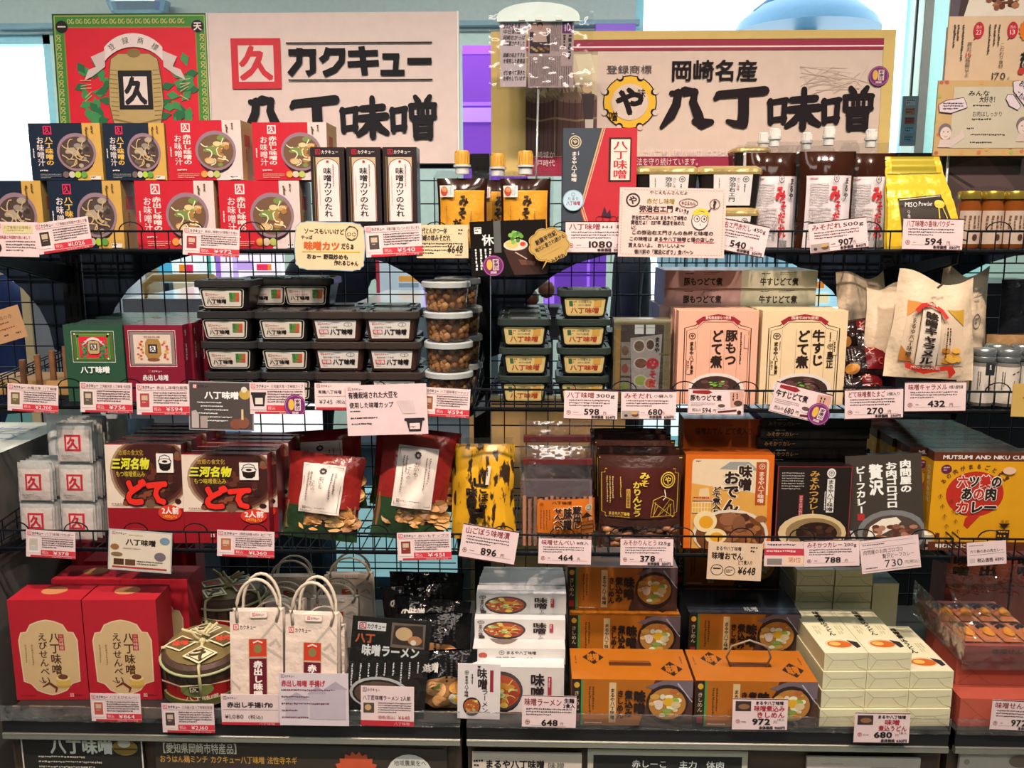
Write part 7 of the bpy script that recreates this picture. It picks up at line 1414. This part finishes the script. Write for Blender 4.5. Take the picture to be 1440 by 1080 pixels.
for i, x in enumerate((1330, 1420)):
    p = PX(x + 45, 900, 1.86); w_ = 92 * sc(x, 850, 1.86); h_ = PX(x, 785, 1.86).z - ZBi
    def bf(A):
        A.rect(0, 0, 92, 180, M('#8a3c2c')); A.ell(46, 34, 40, 38, M('#9a4c38')); k = M('#1c120f'); A.tx('味噌', 8, 2, 24, 46, k, v=1, b=.07); A.tx('蔵出', 44, 0, 26, 48, k, v=1, b=.07); A.tx('せんべい', 22, 50, 40, 10, M('#5a2a20'))
    carton('cracker_box', 'large dark red cracker box with black brush lettering at the back, %s' % ('nearer the udon boxes' if not i else 'farther right'), 'box', w_, h_, .07, M('#6f2c22', .4), bf, 92, 190, Vector((p.x, 1.88, ZBi)))
# ================================================================== price cards and notices on the rails
def card(x0, y0, x1, y1, tilt, row, label, fn, DW, DH, bg='#d6b4aa', dy=0.0, pts=None, name='price_card', cat='price card', yaw=0.0, r=.3, lean=-4):
    Y = YL[row] - .013 - dy; p, w, h = place(x0, y0, x1, y1, Y)
    o = T(name, label, cat, p + Vector((0, 0, h / 2)), (radians(lean), radians(tilt), yaw)); mb = MB(); m = M(bg, r)
    if pts: mb.prism([(-w / 2 + a / DW * w, h / 2 - b / DH * h) for a, b in pts], 0, .0009, m)
    else: mb.box(-w / 2, 0, -h / 2, w / 2, .0009, h / 2, m)
    fn(Art(mb, Ff(w, h, 0, -h / 2), DW, DH, .00005, seed=int(x0))); mb.obj('printed_card', o)
    mb = MB(); zr = (Z1, Z2, Z3, ZB)[row] + (.0335 if row < 3 else .02) - (p.z + h / 2)
    zz = max(-h / 2 + .004, min(h / 2 - .006, zr)); mb.box(-.006, .0011, zz - .005, .006, .0035, zz + .005, M('#1a1a1c', .3)); mb.box(-.003, .0035, zz - .003, .003, .0125 + dy, zz + .003, M('#1a1a1c', .3)); mb.obj('clip', o)
    return o
def A_(title, price, th, two=True):
    def f(A):
        k = M('#2e2422'); r = M('#c03038'); A.rect(24, 32.5, 56, 8.5, r)
        if two: A.rect(7, 41.6, 73, 3.4, M('#b0262e')); A.rect(0, 41.6, 7, 3.4, M('#7a5a50')) if False else None
        A.kq(2, 2, 6.5, M('#c04a4e'), M('#d6b4aa'), .04); A.tx('カクキュー', 9.5, 2.6, 19, 5.4, k, b=.04); A.tx(title, 31, 3, 47, 5, M('#5a4640')); A.line([(3, 9.6), (77, 9.6)], .4, M('#8a6a60'))
        A.rect(3, 12, 19, 26, M('#d8bcb0')); A.rect(5.5, 14, 14, 20, M(th)); A.rect(8, 17, 9, 7, M('#b89a7c')); A.fine(9, 26, 8, 2, 1, M('#d8c4b8'))
        A.fine(26, 12, 51, 18, 5, M('#4a3a36')); A.tx('税込', 26, 33.8, 11, 5.6, M('#dcb0a8')); A.tx(price, 44, 33.8, 26, 5.8, M('#e4c4bc'), b=.01); A.tx('岡崎名物 八丁味噌', 42, 42.2, 33, 2.6, M('#d89a94'))
    return f
def cardA(x0, y0, x1, y1, tilt, row, title, price, th, where, **k): return card(x0, y0, x1, y1, tilt, row, 'white red banded price card reading %s yen, %s' % (price[1:], where), A_(title, price, th), 80, 45, **k)
def B_(title, price, base, extra='', thumb=0, serif='#7a1f26'):
    def f(A):
        k = M('#241c1c'); A.rect(0, 0, 78, 1.3, M('#3a1418')); A.rect(0, 40.6, 78, 1.4, M('#3a1418')); m = M(serif)
        n = 62 if not extra else 50; A.tx(title, 4, 3, min(n, 10 * len(title)), 8.5, m, b=.025)
        if extra: A.tx(extra, 6 + min(n, 10 * len(title)), 5, 74 - 6 - min(n, 10 * len(title)), 5, k, b=.02)
        A.fine(7, 13.5, 60, 11, 3, M('#4a3c3a')); 
        if thumb: A.rect(1, 29, 25, 11, M('#9a8478')); A.ell(7, 36, 2.6, 2, M('#3a2c28')); A.ell(20, 35, 5, 3, M('#5a3a2a')); A.rect(15, 30, 8, 4, M('#b88a4c'))
        else: A.maru(7, 32, 3, m)
        A.fine(14 if not thumb else 28, 31, 8, 2, 1, M('#5a4a48')); A.tx(price, 29 if not thumb else 38, 26, 7.6 * len(price) if not thumb else 7 * len(price), 8.6, k, b=.04); A.tx('円', 57 + (len(price) - 3) * 7, 29.5, 5, 5, m)
        A.line([(12, 34.9), (72, 34.9)], .3, M('#8a7068'))
        if base: A.tx('本体価格', 40, 35.6, 18, 4.4, k, b=.05); A.tx(base + '円', 61, 35.6, 14, 4.4, k, b=.04)
    return f
def cardB(x0, y0, x1, y1, tilt, row, title, price, base, where, extra='', thumb=0, **k): return card(x0, y0, x1, y1, tilt, row, 'white price card reading %s yen, %s' % (price, where), B_(title, price, base, extra, thumb), 78, 42, **k)
KT = '#3a2a26'
# ---- top rail
def f(A): A.kq(2, 3, 6, M('#c04a4e'), M('#d6b4aa')); A.fine(0, 4, 10, 3, 1, M(KT)); A.rect(10, 4, 42, 12, M('#c8b07a')); A.tx('八丁味噌のお味噌汁', 12, 5.5, 38, 4.4, M(KT)); A.fine(16, 11, 30, 2.6, 1, M('#8a6a50')); A.tx('真空商品と今回取り扱いまして', 1, 19, 48, 4.6, M('#a03038'), b=.02); A.fine(14, 26, 42, 16, 4, M('#5a4640')); A.ell(2, 36, 6, 7, M('#3a2420'))
card(-4, 312, 57, 361, 1, 0, 'pinkish notice card with a yellow title strip, at the far left of the top rail', f, 60, 48, name='notice_card', cat='notice card')
cardA(52, 309, 130, 353, -8, 0, '八丁味噌のお味噌汁七食入り箱', '¥1,026', '#3a2a22', 'tilted by the black soup boxes')
cardA(258, 321, 338, 360, 3, 0, '赤出し味噌のお味噌汁七食入', '¥972', '#9a2a2c', 'under the red soup boxes')
def f(A):
    k = M('#2a2018'); o = M('#b8501f'); P = f.p; A.line(P, 1.1, M('#7f93a0'), closed=True); A.tx('ソースもいいけど', 14, 11, 56, 8, k, b=.05); A.tx('やっぱ', 10, 21, 16, 5.5, k, b=.05); A.tx('味噌カツ', 14, 29, 50, 12, o, b=.07); A.tx('だらぁ', 66, 30, 18, 9, k, b=.05); A.line([(12, 43), (92, 42)], 1.6, M('#c89a2c')); A.tx('おぉー 野菜炒めも', 18, 46, 58, 7, k, b=.05); A.tx('作れるじゃん', 56, 54, 34, 7, k, b=.05)
    A.ring(80, 17, 8.5, 9.5, .8, k, 20); A.ring(76.5, 18, 2.6, 2.2, .5, k, 12); A.ring(83.5, 18, 2.6, 2.2, .5, k, 12); A.line([(75, 23), (80, 26), (85, 23)], .8, k); A.line([(72, 12), (77, 7), (84, 8), (89, 13)], 1, k)
P = []
for j in range(48): t_ = 2 * pi * j / 48; x, y = cos(t_), sin(t_); q = 1 + .018 * cos(t_ * 14); P.append((50 + 48 * math.copysign(abs(x) ** .32, x) * q, 35 + 33 * math.copysign(abs(y) ** .32, y) * q))
f.p = P
card(414, 310, 516, 382, 1.5, 0, 'cream scalloped handwritten card with a smiling face sketch below the red soup boxes', f, 100, 70, '#cfae84', .004, P, 'handwritten_card', 'card')
cardA(514, 316, 594, 360, -3, 0, '味噌カツのたれ', '¥540', '#4a3a34', 'under the tall sauce boxes')
def f(A):
    k = M('#2a2018')
    for i, s in enumerate(('名代とんかつ一休', '岡崎の味みそだれ')): A.tx(s, 3 if i else 2, 4 + i * 10, 44 if i else 40, 8.5, k, b=.05, sk=.1); A.line([(3, 13.5 + i * 10), (50, 13 + i * 10)], .6, M('#b8a030'))
    A.fine(2, 25, 62, 8, 2, k); A.fine(2, 34, 40, 8, 2, k); A.tx('¥648', 42, 28, 22, 11, k, b=.04, sk=.1); A.fine(54, 41, 14, 3, 1, k); A.fine(58, 6, 6, 10, 2, k)
card(586, 316, 659, 363, 0, 0, 'cream handwritten price card reading 648 yen under the orange labelled pouch', f, 72, 46, '#cbb088', -.002, name='handwritten_card', cat='card')
# kraft cloud bubble
P = []
for j in range(72): t_ = 2 * pi * j / 72; q = .9 + .1 * abs(cos(t_ * 4.5)); P.append((32 + 31 * cos(t_) * q, 28 + 26 * sin(t_) * q))
P.insert(20, (22, 64))
def f(A):
    k = M('#2a1a12'); A.line([(32 + (x - 32) * .93, 28 + (y - 28) * .93) for i, (x, y) in enumerate(P) if i != 20], .7, M('#6a4a24'), closed=True); A.tx('創業半世紀', 10, 14, 34, 8, k, b=.05, ang=-.5); A.tx('地元に愛され続ける', 9, 22, 48, 7, k, b=.04, ang=-.5); A.tx('みそだれ', 34, 44, 22, 7, k, b=.05, ang=-.5); A.line([(16, 42), (46, 26)], .5, M('#a8854c')); A.line([(20, 46), (50, 30)], .5, M('#a8854c'))
card(741, 317, 803, 381, 0, 0, 'kraft cloud shaped speech card overlapping the black flyer', f, 64, 66, '#b08848', .026, P, 'speech_card', 'card')
cardB(795, 311, 882, 356, 0, 0, '八丁味噌', '1080', '1000', 'under the tall grey and red miso box', 'H-1 箱')
def f(A):
    k = M('#2e2220'); P = [(5 + 138 * i / 40, 4) for i in range(0)]; d = M('#a85a4c')
    for j in range(36): A.rect(6 + j * 3.9, 3, 2.2, .7, d, up=False); A.rect(6 + j * 3.9, 94, 2.2, .7, d, up=False)
    for j in range(23): A.rect(3, 6 + j * 3.9, .7, 2.2, d, up=False); A.rect(146, 6 + j * 3.9, .7, 2.2, d, up=False)
    A.up(); A.ring(19, 18, 9, 9, 2.4, k, 14); A.tx('や', 13, 12, 12, 12, k, b=.06); A.tx('やじえもんさんだよ', 42, 4, 54, 5.5, k, b=.03); A.tx('赤だし味噌', 38, 15, 40, 8, M('#8a7434'), b=.04); A.tx('弥治右エ門', 28, 25, 48, 9.5, k, b=.05); A.line([(28, 36), (70, 35)], 1.4, M('#c8705c')); A.tx('まいう!!', 78, 28, 20, 7, k, b=.05, ang=.25)
    for i, s in enumerate(('弥治右エ門さんは まるや八丁味噌の', '開祖だよ！ 1337年 蔵店を始めた', 'んだ。', 'この味噌は まるや八丁味噌と蒲の店しか', '買えないよ。 おいしいよ〜', '徳川家の「蔵造にぎり」食パ〜ン')):
        A.tx(s, (18, 17, 17, 15, 14, 23)[i], (39, 46, 53, 69, 78, 87)[i], (78, 76, 10, 120, 80, 84)[i], 6.4, k, b=.04)
    A.tx('この弥治右エ門さんの糸杯と味噌の', 18, 60, 116, 6.2, k, b=.04); A.line([(56, 76), (94, 76)], .9, M('#c8505c')); A.line([(106, 76), (136, 76)], .9, M('#c8505c'))
    B = [(97 + 13 * cos(q), 21 + 6 * sin(q)) for q in [j * pi / 9 for j in range(18)]]; A.line(B, .8, k, closed=True); A.tx('やじえもん', 87, 18, 20, 6, k, b=.03); A.ring(134, 22, 7, 7, .8, k, 18); A.tx('?', 131.5, 17, 5, 10, k, b=.06); A.poly([(124, 32), (130, 27), (127, 33)], k)
    A.ell(115, 38, 12, 10, M('#c8a82c')); A.ell(114, 45, 11.5, 13, M('#d6b4a4')); A.ring(114, 45, 11.5, 13, .9, k, 24); A.ring(109.5, 43, 4, 4.4, .9, k, 14); A.ring(119.5, 43, 4, 4.4, .9, k, 14); A.ell(110, 43, 1.2, 1.8, k, 8, up=False); A.ell(120, 43, 1.2, 1.8, k, 8); A.line([(114, 50), (115, 52)], .9, k); A.poly([(103, 38), (108, 31), (116, 34), (126, 33), (126, 39), (118, 36), (110, 37)], M('#c8a82c'))
card(869, 264, 1018, 362, 1, 0, 'large pinkish handwritten card with dashed red border and a spectacled face sketch', f, 150, 98, '#d2ac9c', .008, name='handwritten_card', cat='card')
cardB(997, 311, 1078, 356, 11, 0, '弥治右エ門赤だし', '540', '500', 'tilted beside the big handwritten card', '450g')
cardB(1137, 309, 1218, 353, -7, 0, 'みそだれ', '907', '840', 'under the dark sauce pouches', '500g', 1)
cardB(1268, 307, 1352, 352, 1, 0, '八丁味噌の香味パウダー', '594', '550', 'under the yellow powder bag')
# ---- middle rail
def f(A): A.tx('岡崎の赤', 6, 8, 22, 5, M('#6a4a30')); A.fine(4, 16, 28, 4, 1, M('#7a3a2c')); A.fine(5, 23, 26, 4, 1, M('#7a3a2c')); A.fine(12, 31, 10, 4, 1, M(K)); A.fine(26, 31, 8, 4, 1, M(K))
card(-12, 434, 36, 480, -16, 1, 'tan handwritten card tilted at the left edge of the frame', f, 38, 40, '#a87a54', .0, name='handwritten_card', cat='card')
cardA(12, 541, 84, 579, 3, 1, '木桶三年 八丁味噌', '¥2,200', '#6a5434', 'tilted before the wooden rods')
cardA(114, 538, 188, 580, 1, 1, '三河産大豆 八丁味噌 化粧箱', '¥756', '#5a4a3c', 'under the green gift boxes')
cardA(193, 540, 268, 583, 0, 1, '赤出し味噌化粧箱', '¥594', '#a83a3a', 'under the maroon gift boxes')
def f(A):
    wh = M('#d8ccc0'); A.rect(1.5, 1.5, 87, 62, M('#4a3f3a', .3)); A.kakukyu(6, 4, 22, 5.5, M('#b0343a'), M(K), wh); A.tx('八丁味噌', 22, 13, 48, 10, wh, b=.06); A.ell(78, 16, 8, 7, M('#b08a3c')); A.ell(77, 10, 4, 4, M('#c8b8a4'))
    for i in range(6): A.fine(12 + (i % 3) * 5, 27 + i * 4.8, 62 - (i % 3) * 10, 3, 1, wh)
    A.poly([(4, 40), (10, 38), (14, 44), (14, 62), (4, 62)], M('#a8948a')); A.rect(16, 46, 10, 16, M('#9a8478')); A.ell(66, 56, 9, 7, M('#7a4230')); A.ell(76, 54, 8, 8, M('#7a4634')); A.rect(73, 36, 3, 14, M('#c8a878'))
card(267, 537, 359, 605, 1, 1, 'dark brown laminated notice with white lettering hanging from the middle rail', f, 90, 65, '#8d8480', name='notice_card', cat='notice card')
def f(A): A_('三河産大豆八丁味噌カップ', '', '#2a2220')(A); A.rect(2, 11, 22, 28, M('#d6b4aa')); A.poly([(3, 18), (23, 18), (21, 34), (6, 34)], M('#2a2220')); A.rect(2, 14, 22, 4, M('#2a2220')); A.rect(8, 22, 11, 9, M('#cdb9a4')); A.sticker(66, 33, 16)
card(352, 538, 430, 582, 0, 1, 'white price card with a tub drawing and purple round sticker, under the black tubs', f, 80, 45)
def f(A): A.kakukyu(3, 2, 22, 5, M('#8a4a4c'), M(KT)); A.tx('有機八丁味噌', 5, 11, 34, 6, M(KT), b=.02); A.line([(4, 21), (60, 20)], .5, M('#8a7068')); A.tx('¥745', 6, 26, 20, 7, M(KT)); A.tx('(税込)', 30, 26, 16, 6.5, M(KT)); A.rect(2, 38, 60, 4, M('#b0262e'))
card(443, 539, 506, 576, 0, 1, 'white price card reading 745 yen, partly hidden by the large white notice', f, 64, 42)
def f(A):
    k = M('#2a2022'); A.kakukyu(3, 3, 20, 4.5, M('#8a3a3c'), M(KT)); A.tx('有機栽培された大豆を', 3, 9, 68, 9, k, b=.04); A.tx('使用した味噌カップ', 4, 23, 60, 8, k, b=.03); A.fine(5, 34, 28, 3.4, 1, k); A.fine(5, 43, 76, 4, 1, k); A.fine(6, 51, 58, 4, 1, k)
    for j in range(6): A.line([(70 + j * 4, 22), (78 + j * 3, 40)], 3, M('#c4a69c'), up=False)
    A.up(); A.rect(78, 46, 28, 4, k, 2); A.poly([(81, 50), (103, 50), (100, 64), (84, 64)], k); A.rect(85, 53, 14, 8, M('#d6b4aa')); A.fine(86, 57, 12, 3, 1, k)
card(488, 541, 602, 611, -2, 1, 'large white notice about organic soybeans with a small tub drawing', f, 110, 68, '#d2b0a8', .006, name='notice_card', cat='notice card', r=.2)
cardA(592, 546, 661, 586, 3, 1, '八丁坦味噌ピーナッツ', '¥594', '#8a4a2c', 'under the peanut cups', dy=-.002)
cardB(793, 549, 868, 590, 1, 1, '八丁味噌', '598', '554', 'under the dark green tubs', '300g')
cardB(873, 550, 950, 590, 0, 1, 'みそだれ', '680', '630', 'under the gold edged sauce pack', '小袋入り', 1)
def stc(t, pr):
    def f(A):
        k = M('#2a1c1a'); A.rect(0, 0, 78, 1, M('#5a1a1c')); A.frame(1, 1, 76, 35, .6, M('#3a1a18')); A.poly([(6, 3), (28, 2), (34, 5), (28, 8), (6, 7)], M('#8a2026')); A.tx(t, 3, 9, 44, 8.5, k, b=.05); A.fine(4, 20, 34, 6, 3, M('#8a7068')); A.tx('税込み', 6, 28, 13, 5, k); A.tx(pr, 20, 27.4, 13, 7, k, b=.03); A.tx('円', 35, 28.5, 5, 5, k)
        A.poly([(58, 4), (76, 2), (78, 22), (60, 26)], M('#c08a74')); A.fine(62, 6, 10, 12, 2, k, v=1); A.ell(70, 20, 6, 4, M('#4a3028')); A.ell(47, 25, 7, 4, M('#d0b8b0')); A.ell(47, 24, 5, 2.6, M('#5a4038')); A.line([(42, 33), (68, 30)], 2.4, M('#5a1a1c')); A.ell(72, 33, 3, 3, M('#3a1a1c'))
    return f
card(967, 547, 1045, 583, 1, 1, 'white price card reading 594 yen with bowl picture, under the pink pork stew box', stc('豚もつどて煮', '594'), 78, 37)
o = card(1084, 545, 1166, 588, 14, 1, 'white price card reading 680 yen tilted under the cream beef stew box', stc('牛すじどて煮', '680'), 78, 37, dy=.003)
p = PX(1168, 590, YL[1] - .014); mb = MB(); r = 15.5 * sc(1168, 575, YL[1]); mb.lathe([(r, 0), (r, .0012)], M('#5a1c44', .35), 28, ax='y'); A = Art(mb, lambda u, v, l: ST([(u - .5) * 2 * r, -.0013 - l, (.5 - v) * 2 * r], 1), 32, 32); A.sticker(16, 16, 16); mb.obj('round_sticker', o, (.036, -.0015, -.012), (0, radians(6), 0))
cardB(1187, 547, 1268, 589, -2, 1, 'どて味噌煮たまご', '270', '250', 'under the mesh tray of egg packs', '2個入り')
cardB(1271, 537, 1356, 579, -1, 1, '味噌キャラメル', '432', '', 'under the caramel bag', '10個入個包装')
card(1421, 540, 1470, 586, 1, 1, 'plain tan card at the right edge of the middle rail', lambda A: A.fine(12, 16, 14, 5, 1, M('#7a5a2c')), 40, 40, '#b8904c', .004, name='paper_slip', cat='slip')
# small black clip tag before the jars
p = PX(1393, 525, YL[1] - .004); mb = MB(); mb.box(-.007, 0, -.004, .007, .004, .018, M('#2a2a2a', .25)); mb.tube([(0, .002, 0), (0, .002, -.032)], .0013, BLK); A = Art(mb, Ff(.014, .022, 0, -.004), 14, 22); A.fine(4, 3, 5, 16, 1, M('#c8b8a8'), v=1, fill=.8); tag(mb.obj('tag_clip', None, p), 'small black tag clip standing before the metal lidded jars', 'clip')
# ---- lowest rail
cardA(38, 747, 108, 784, 3, 2, '八丁味噌パウダー', '¥378', '#b0a498', 'under the silver sachets')
def f(A): A.rect(2, 2, 84, 52, M('#cbb49a')); A.kakukyu(5, 3, 20, 4.4, M('#8a3a3c'), M(KT)); A.tx('八丁味噌', 24, 12, 42, 8.5, M('#241a16'), b=.05); A.fine(28, 6, 36, 3, 1, M('#a88a5c')); A.ell(9, 24, 6, 4, M('#8a5a34')); A.ell(78, 12, 7, 5, M('#6a7a84')); A.ell(72, 34, 8, 6, M('#6a5a5c')); A.ell(12, 34, 8, 3, M('#7a5a3c')); A.rect(8, 40, 14, 8, M('#4a2c1c')); A.rect(24, 40, 14, 8, M('#5a3a24')); A.fine(40, 41, 36, 7, 2, M('#5a4640')); A.fine(20, 24, 44, 3, 1, M('#a88a7c')); A.rect(6, 50, 76, 2, M('#a8282c'))
card(154, 747, 244, 803, 4, 2, 'cream leaflet in a clear sleeve on the lowest rail under the red boxes', f, 88, 56, '#a8a09a', name='notice_card', cat='notice card', r=.15)
cardA(306, 747, 387, 783, 2, 2, '岡崎のどて', '¥1,360', '#a85a3c', 'under the red stewed meat box')
cardA(559, 749, 635, 787, -2, 2, 'おいもチップス', '¥451', '#7a2c24', 'under the leaning chip bag')
cardB(648, 742, 727, 789, 9, 2, '山ごぼう味噌漬', '896', '', 'tilted under the mottled yellow bag')
cardB(757, 757, 831, 794, 1, 2, '味噌せんべい', '464', '', 'under the rice cracker bags', '8枚入')
cardB(872, 757, 946, 796, 0, 2, 'みそかりんとう', '378', '350', 'under the brown and gold snack bags', '125g')
def f(A): k = M('#2a1c18'); A.tx('まるや八丁味噌', 10, 5, 34, 6, k, b=.04); A.tx('味噌おでん', 5, 13, 42, 10, k, b=.05); A.tx('どて煮入り', 40, 23, 20, 6, k, b=.03); A.tx('¥648', 40, 32, 24, 10, k, b=.04, sk=.1); A.ring(13, 37, 8, 7, .9, k, 16); A.ring(30, 38, 7, 6, .8, k, 16); A.line([(8, 35), (18, 35)], 1.4, k); A.fine(25, 36, 10, 5, 2, k); A.fine(56, 4, 9, 10, 2, k)
card(994, 764, 1070, 815, 2, 2, 'cream handwritten price card reading 648 yen under the oden box', f, 72, 50, '#c8a484', .003, name='handwritten_card', cat='card')
def f(A): A.fine(4, 3, 46, 4, 1, M(K)); A.rect(0, 9, 54, 9, M('#b0323c')); A.fine(3, 11, 46, 5, 1, M('#dcb0a8')); A.rect(28, 18, 26, 12, M('#d8b090')); A.tx('第1位', 32, 20, 18, 7, M('#a8323c')); A.rect(4, 22, 20, 8, M('#7a6a60'))
card(1074, 762, 1130, 796, 0, 2, 'small pink and red ranking card beside the 788 yen card', f, 54, 32, '#d0aca0', -.002, name='notice_card', cat='notice card')
cardB(1130, 760, 1207, 797, -2, 2, 'みそかつカレー', '788', '', 'under the black curry box', '200g')
def f(A): k = M('#3a302e'); A.line([(2, 4), (80, 4)], .4, k); A.fine(4, 6, 40, 3, 1, k); A.line([(2, 12), (84, 12)], .4, k); A.tx('肉問屋のお肉ゴロゴロ', 4, 14, 60, 7, k); A.tx('贅沢ビーフカレー', 32, 22, 48, 7, k); A.tx('730', 34, 31, 28, 11, k); A.tx('円(税込)', 64, 35, 22, 5.5, M('#7a6a60')); A.fine(6, 40, 20, 3, 1, k); A.line([(2, 45), (86, 45)], .4, k)
card(1209, 757, 1291, 802, -8, 2, 'white price card reading 730 yen tilted under the beef curry box', f, 88, 48, dy=.002)
def f(A): k = M('#2e2622'); A.tx('六ツ美のあの肉カレー', 4, 10, 48, 5, k, b=.02); A.line([(3, 18), (54, 16)], .4, k); A.tx('税込価格 ¥890', 14, 22, 38, 6, k, b=.03); A.fine(3, 4, 24, 2, 1, k); A.rect(3, 22, 8, 6, M('#b8a098'))
card(1359, 762, 1413, 794, -5, 2, 'small white price card reading 890 yen under the yellow curry boxes', f, 56, 32)
# ---- base rail
cardA(129, 976, 200, 1014, 0, 3, '八丁えびせんべい', '¥864', '#b04a3a', 'before the red shrimp cracker boxes', lean=-2)
cardA(229, 990, 303, 1030, 0, 3, '三河産大豆八丁味噌化粧樽', '¥2,160', '#4a342c', 'hung before the front barrel', lean=-2)
def f(A): k = M('#2e2422'); A.kakukyu(3, 3, 20, 4.6, M('#5a2a2c'), KTm); A.tx('赤出し手揚げ10', 8, 11, 62, 8, k, b=.05); A.line([(3, 22), (77, 22)], .4, k); A.tx('¥1,080', 4, 29, 26, 6, k); A.tx('(税込)', 36, 29, 20, 6, k); A.rect(0, 40, 80, 4, M('#b0262e')); A.tx('八丁味噌', 50, 40.6, 22, 3, M('#d8a09a'))
KTm = M(KT)
card(312, 977, 396, 1019, 0, 3, 'white price card reading 1,080 yen before the carrier bags', f, 80, 44, lean=-2)
def f(A):
    A.kakukyu(3, 2, 18, 4, M('#8a3a3c'), KTm); A.tx('赤出し味噌 手揚げ', 3, 9, 58, 8, M('#a8323a'), b=.05); g = M('#b09a9c')
    for x, y, w_, h_ in ((8, 34, 30, 22), (40, 26, 22, 32), (62, 20, 26, 38)): A.rect(x, y, w_, h_, g); A.poly([(x - 3, y), (x + w_ / 2, y - 10), (x + w_ + 3, y)], M('#a08c90'))
    for i in range(5): A.fine(3, 20 + i * 8.6, (80, 60, 84, 44, 66)[i], 3.6, 1, M('#6a3038'))
card(394, 948, 492, 1019, 0, 3, 'pale translucent notice with a grey warehouse picture before the carrier bags', f, 92, 66, '#c8b0ac', .004, name='notice_card', cat='notice card', lean=-4, r=.2)
def f(A): A.kakukyu(3, 2, 26, 5.6, M('#2a2024'), KTm); A.tx('八丁匠味噌ラーメン 2人前', 3, 12, 72, 6.4, KTm, b=.02); A.rect(4, 22, 16, 13, M('#4a3a30')); A.ell(11, 28, 5, 4, M('#b88a5c')); A.fine(26, 21, 50, 15, 5, M('#4a3a36')); A.tx('価格(税込)', 26, 38, 26, 5, M('#a8323a')); A.tx('¥648', 56, 38, 18, 5, M('#a8323a')); A.rect(0, 45, 80, 7, M('#b0262e')); A.tx('八丁味噌', 50, 46.4, 24, 4.4, M('#d8a09a'))
card(508, 966, 583, 1020, 1, 3, 'white price card reading 648 yen on the foot of the black ramen notice', f, 80, 52, dy=-.004, lean=-3)
def f(A): k = M('#241c1c'); A.rect(0, 0, 78, 1.2, M('#3a1418')); A.tx('味噌ラーメン', 3, 4, 54, 11, M('#7a1f26'), b=.03); A.tx('生麺', 60, 3, 15, 7, k, b=.05); A.tx('2食入', 59, 10.5, 17, 6.5, k, b=.05); A.fine(6, 18, 66, 12, 3, M('#4a3c3a')); A.maru(8, 38, 3.4, M('#7a1f26')); A.tx('648', 28, 34, 24, 8.5, k, b=.05); A.tx('円', 55, 37, 5, 5, M('#7a1f26')); A.line([(14, 43), (64, 43)], .3, k)
card(734, 979, 810, 1022, 1, 3, 'white price card reading 648 yen before the white ramen boxes', f, 78, 45, dy=.002, lean=-3)
def bc(t1, t2, pr, base):
    def f(A): k = M('#241c1c'); m = M('#a0222c'); A.rect(0, 0, 78, 1.3, M('#3a1418')); A.rect(0, 46.6, 78, 1.4, M('#3a1418')); A.rect(4, 4, 22, 15, M('#3a2a24')); A.ell(16, 12, 8, 4, M('#8a5a3c')); A.tx('まるや八丁味噌', 32, 3.5, 40, 5.6, k, b=.05); A.tx(t1, 30, 10, 44, 9, m, b=.04) if len(t1) > 2 else A.tx(t1, 42, 10, 22, 9, m, b=.04); A.tx(t2, 34, 19.5, 40, 9, m, b=.04); A.maru(8, 34, 3, m); A.fine(13, 34, 9, 2, 1, k); A.tx(pr, 28, 29.5, 26, 9, k, b=.05); A.tx('円', 58, 32, 5, 5, m); A.tx('本体価格', 38, 40.6, 20, 5, k, b=.06); A.tx(base + '円', 60, 40.6, 15, 5, k, b=.05); A.tx('2食入', 63, 29, 11, 3.6, k)
    return f
card(1029, 983, 1106, 1027, 0, 3, 'white price card reading 972 yen before the orange noodle boxes', bc('味噌煮込み', 'きしめん', '972', '900'), 78, 48, lean=-2)
card(1200, 1003, 1277, 1045, 0, 3, 'white price card reading 680 yen before the cream udon boxes', bc('味噌', '煮込うどん', '680', '630'), 78, 48, dy=.002, lean=-2)
cardB(1392, 986, 1468, 1028, 2, 3, '味噌せんべい', '972', '900', 'before the coral cracker boxes at the right edge', lean=-2)
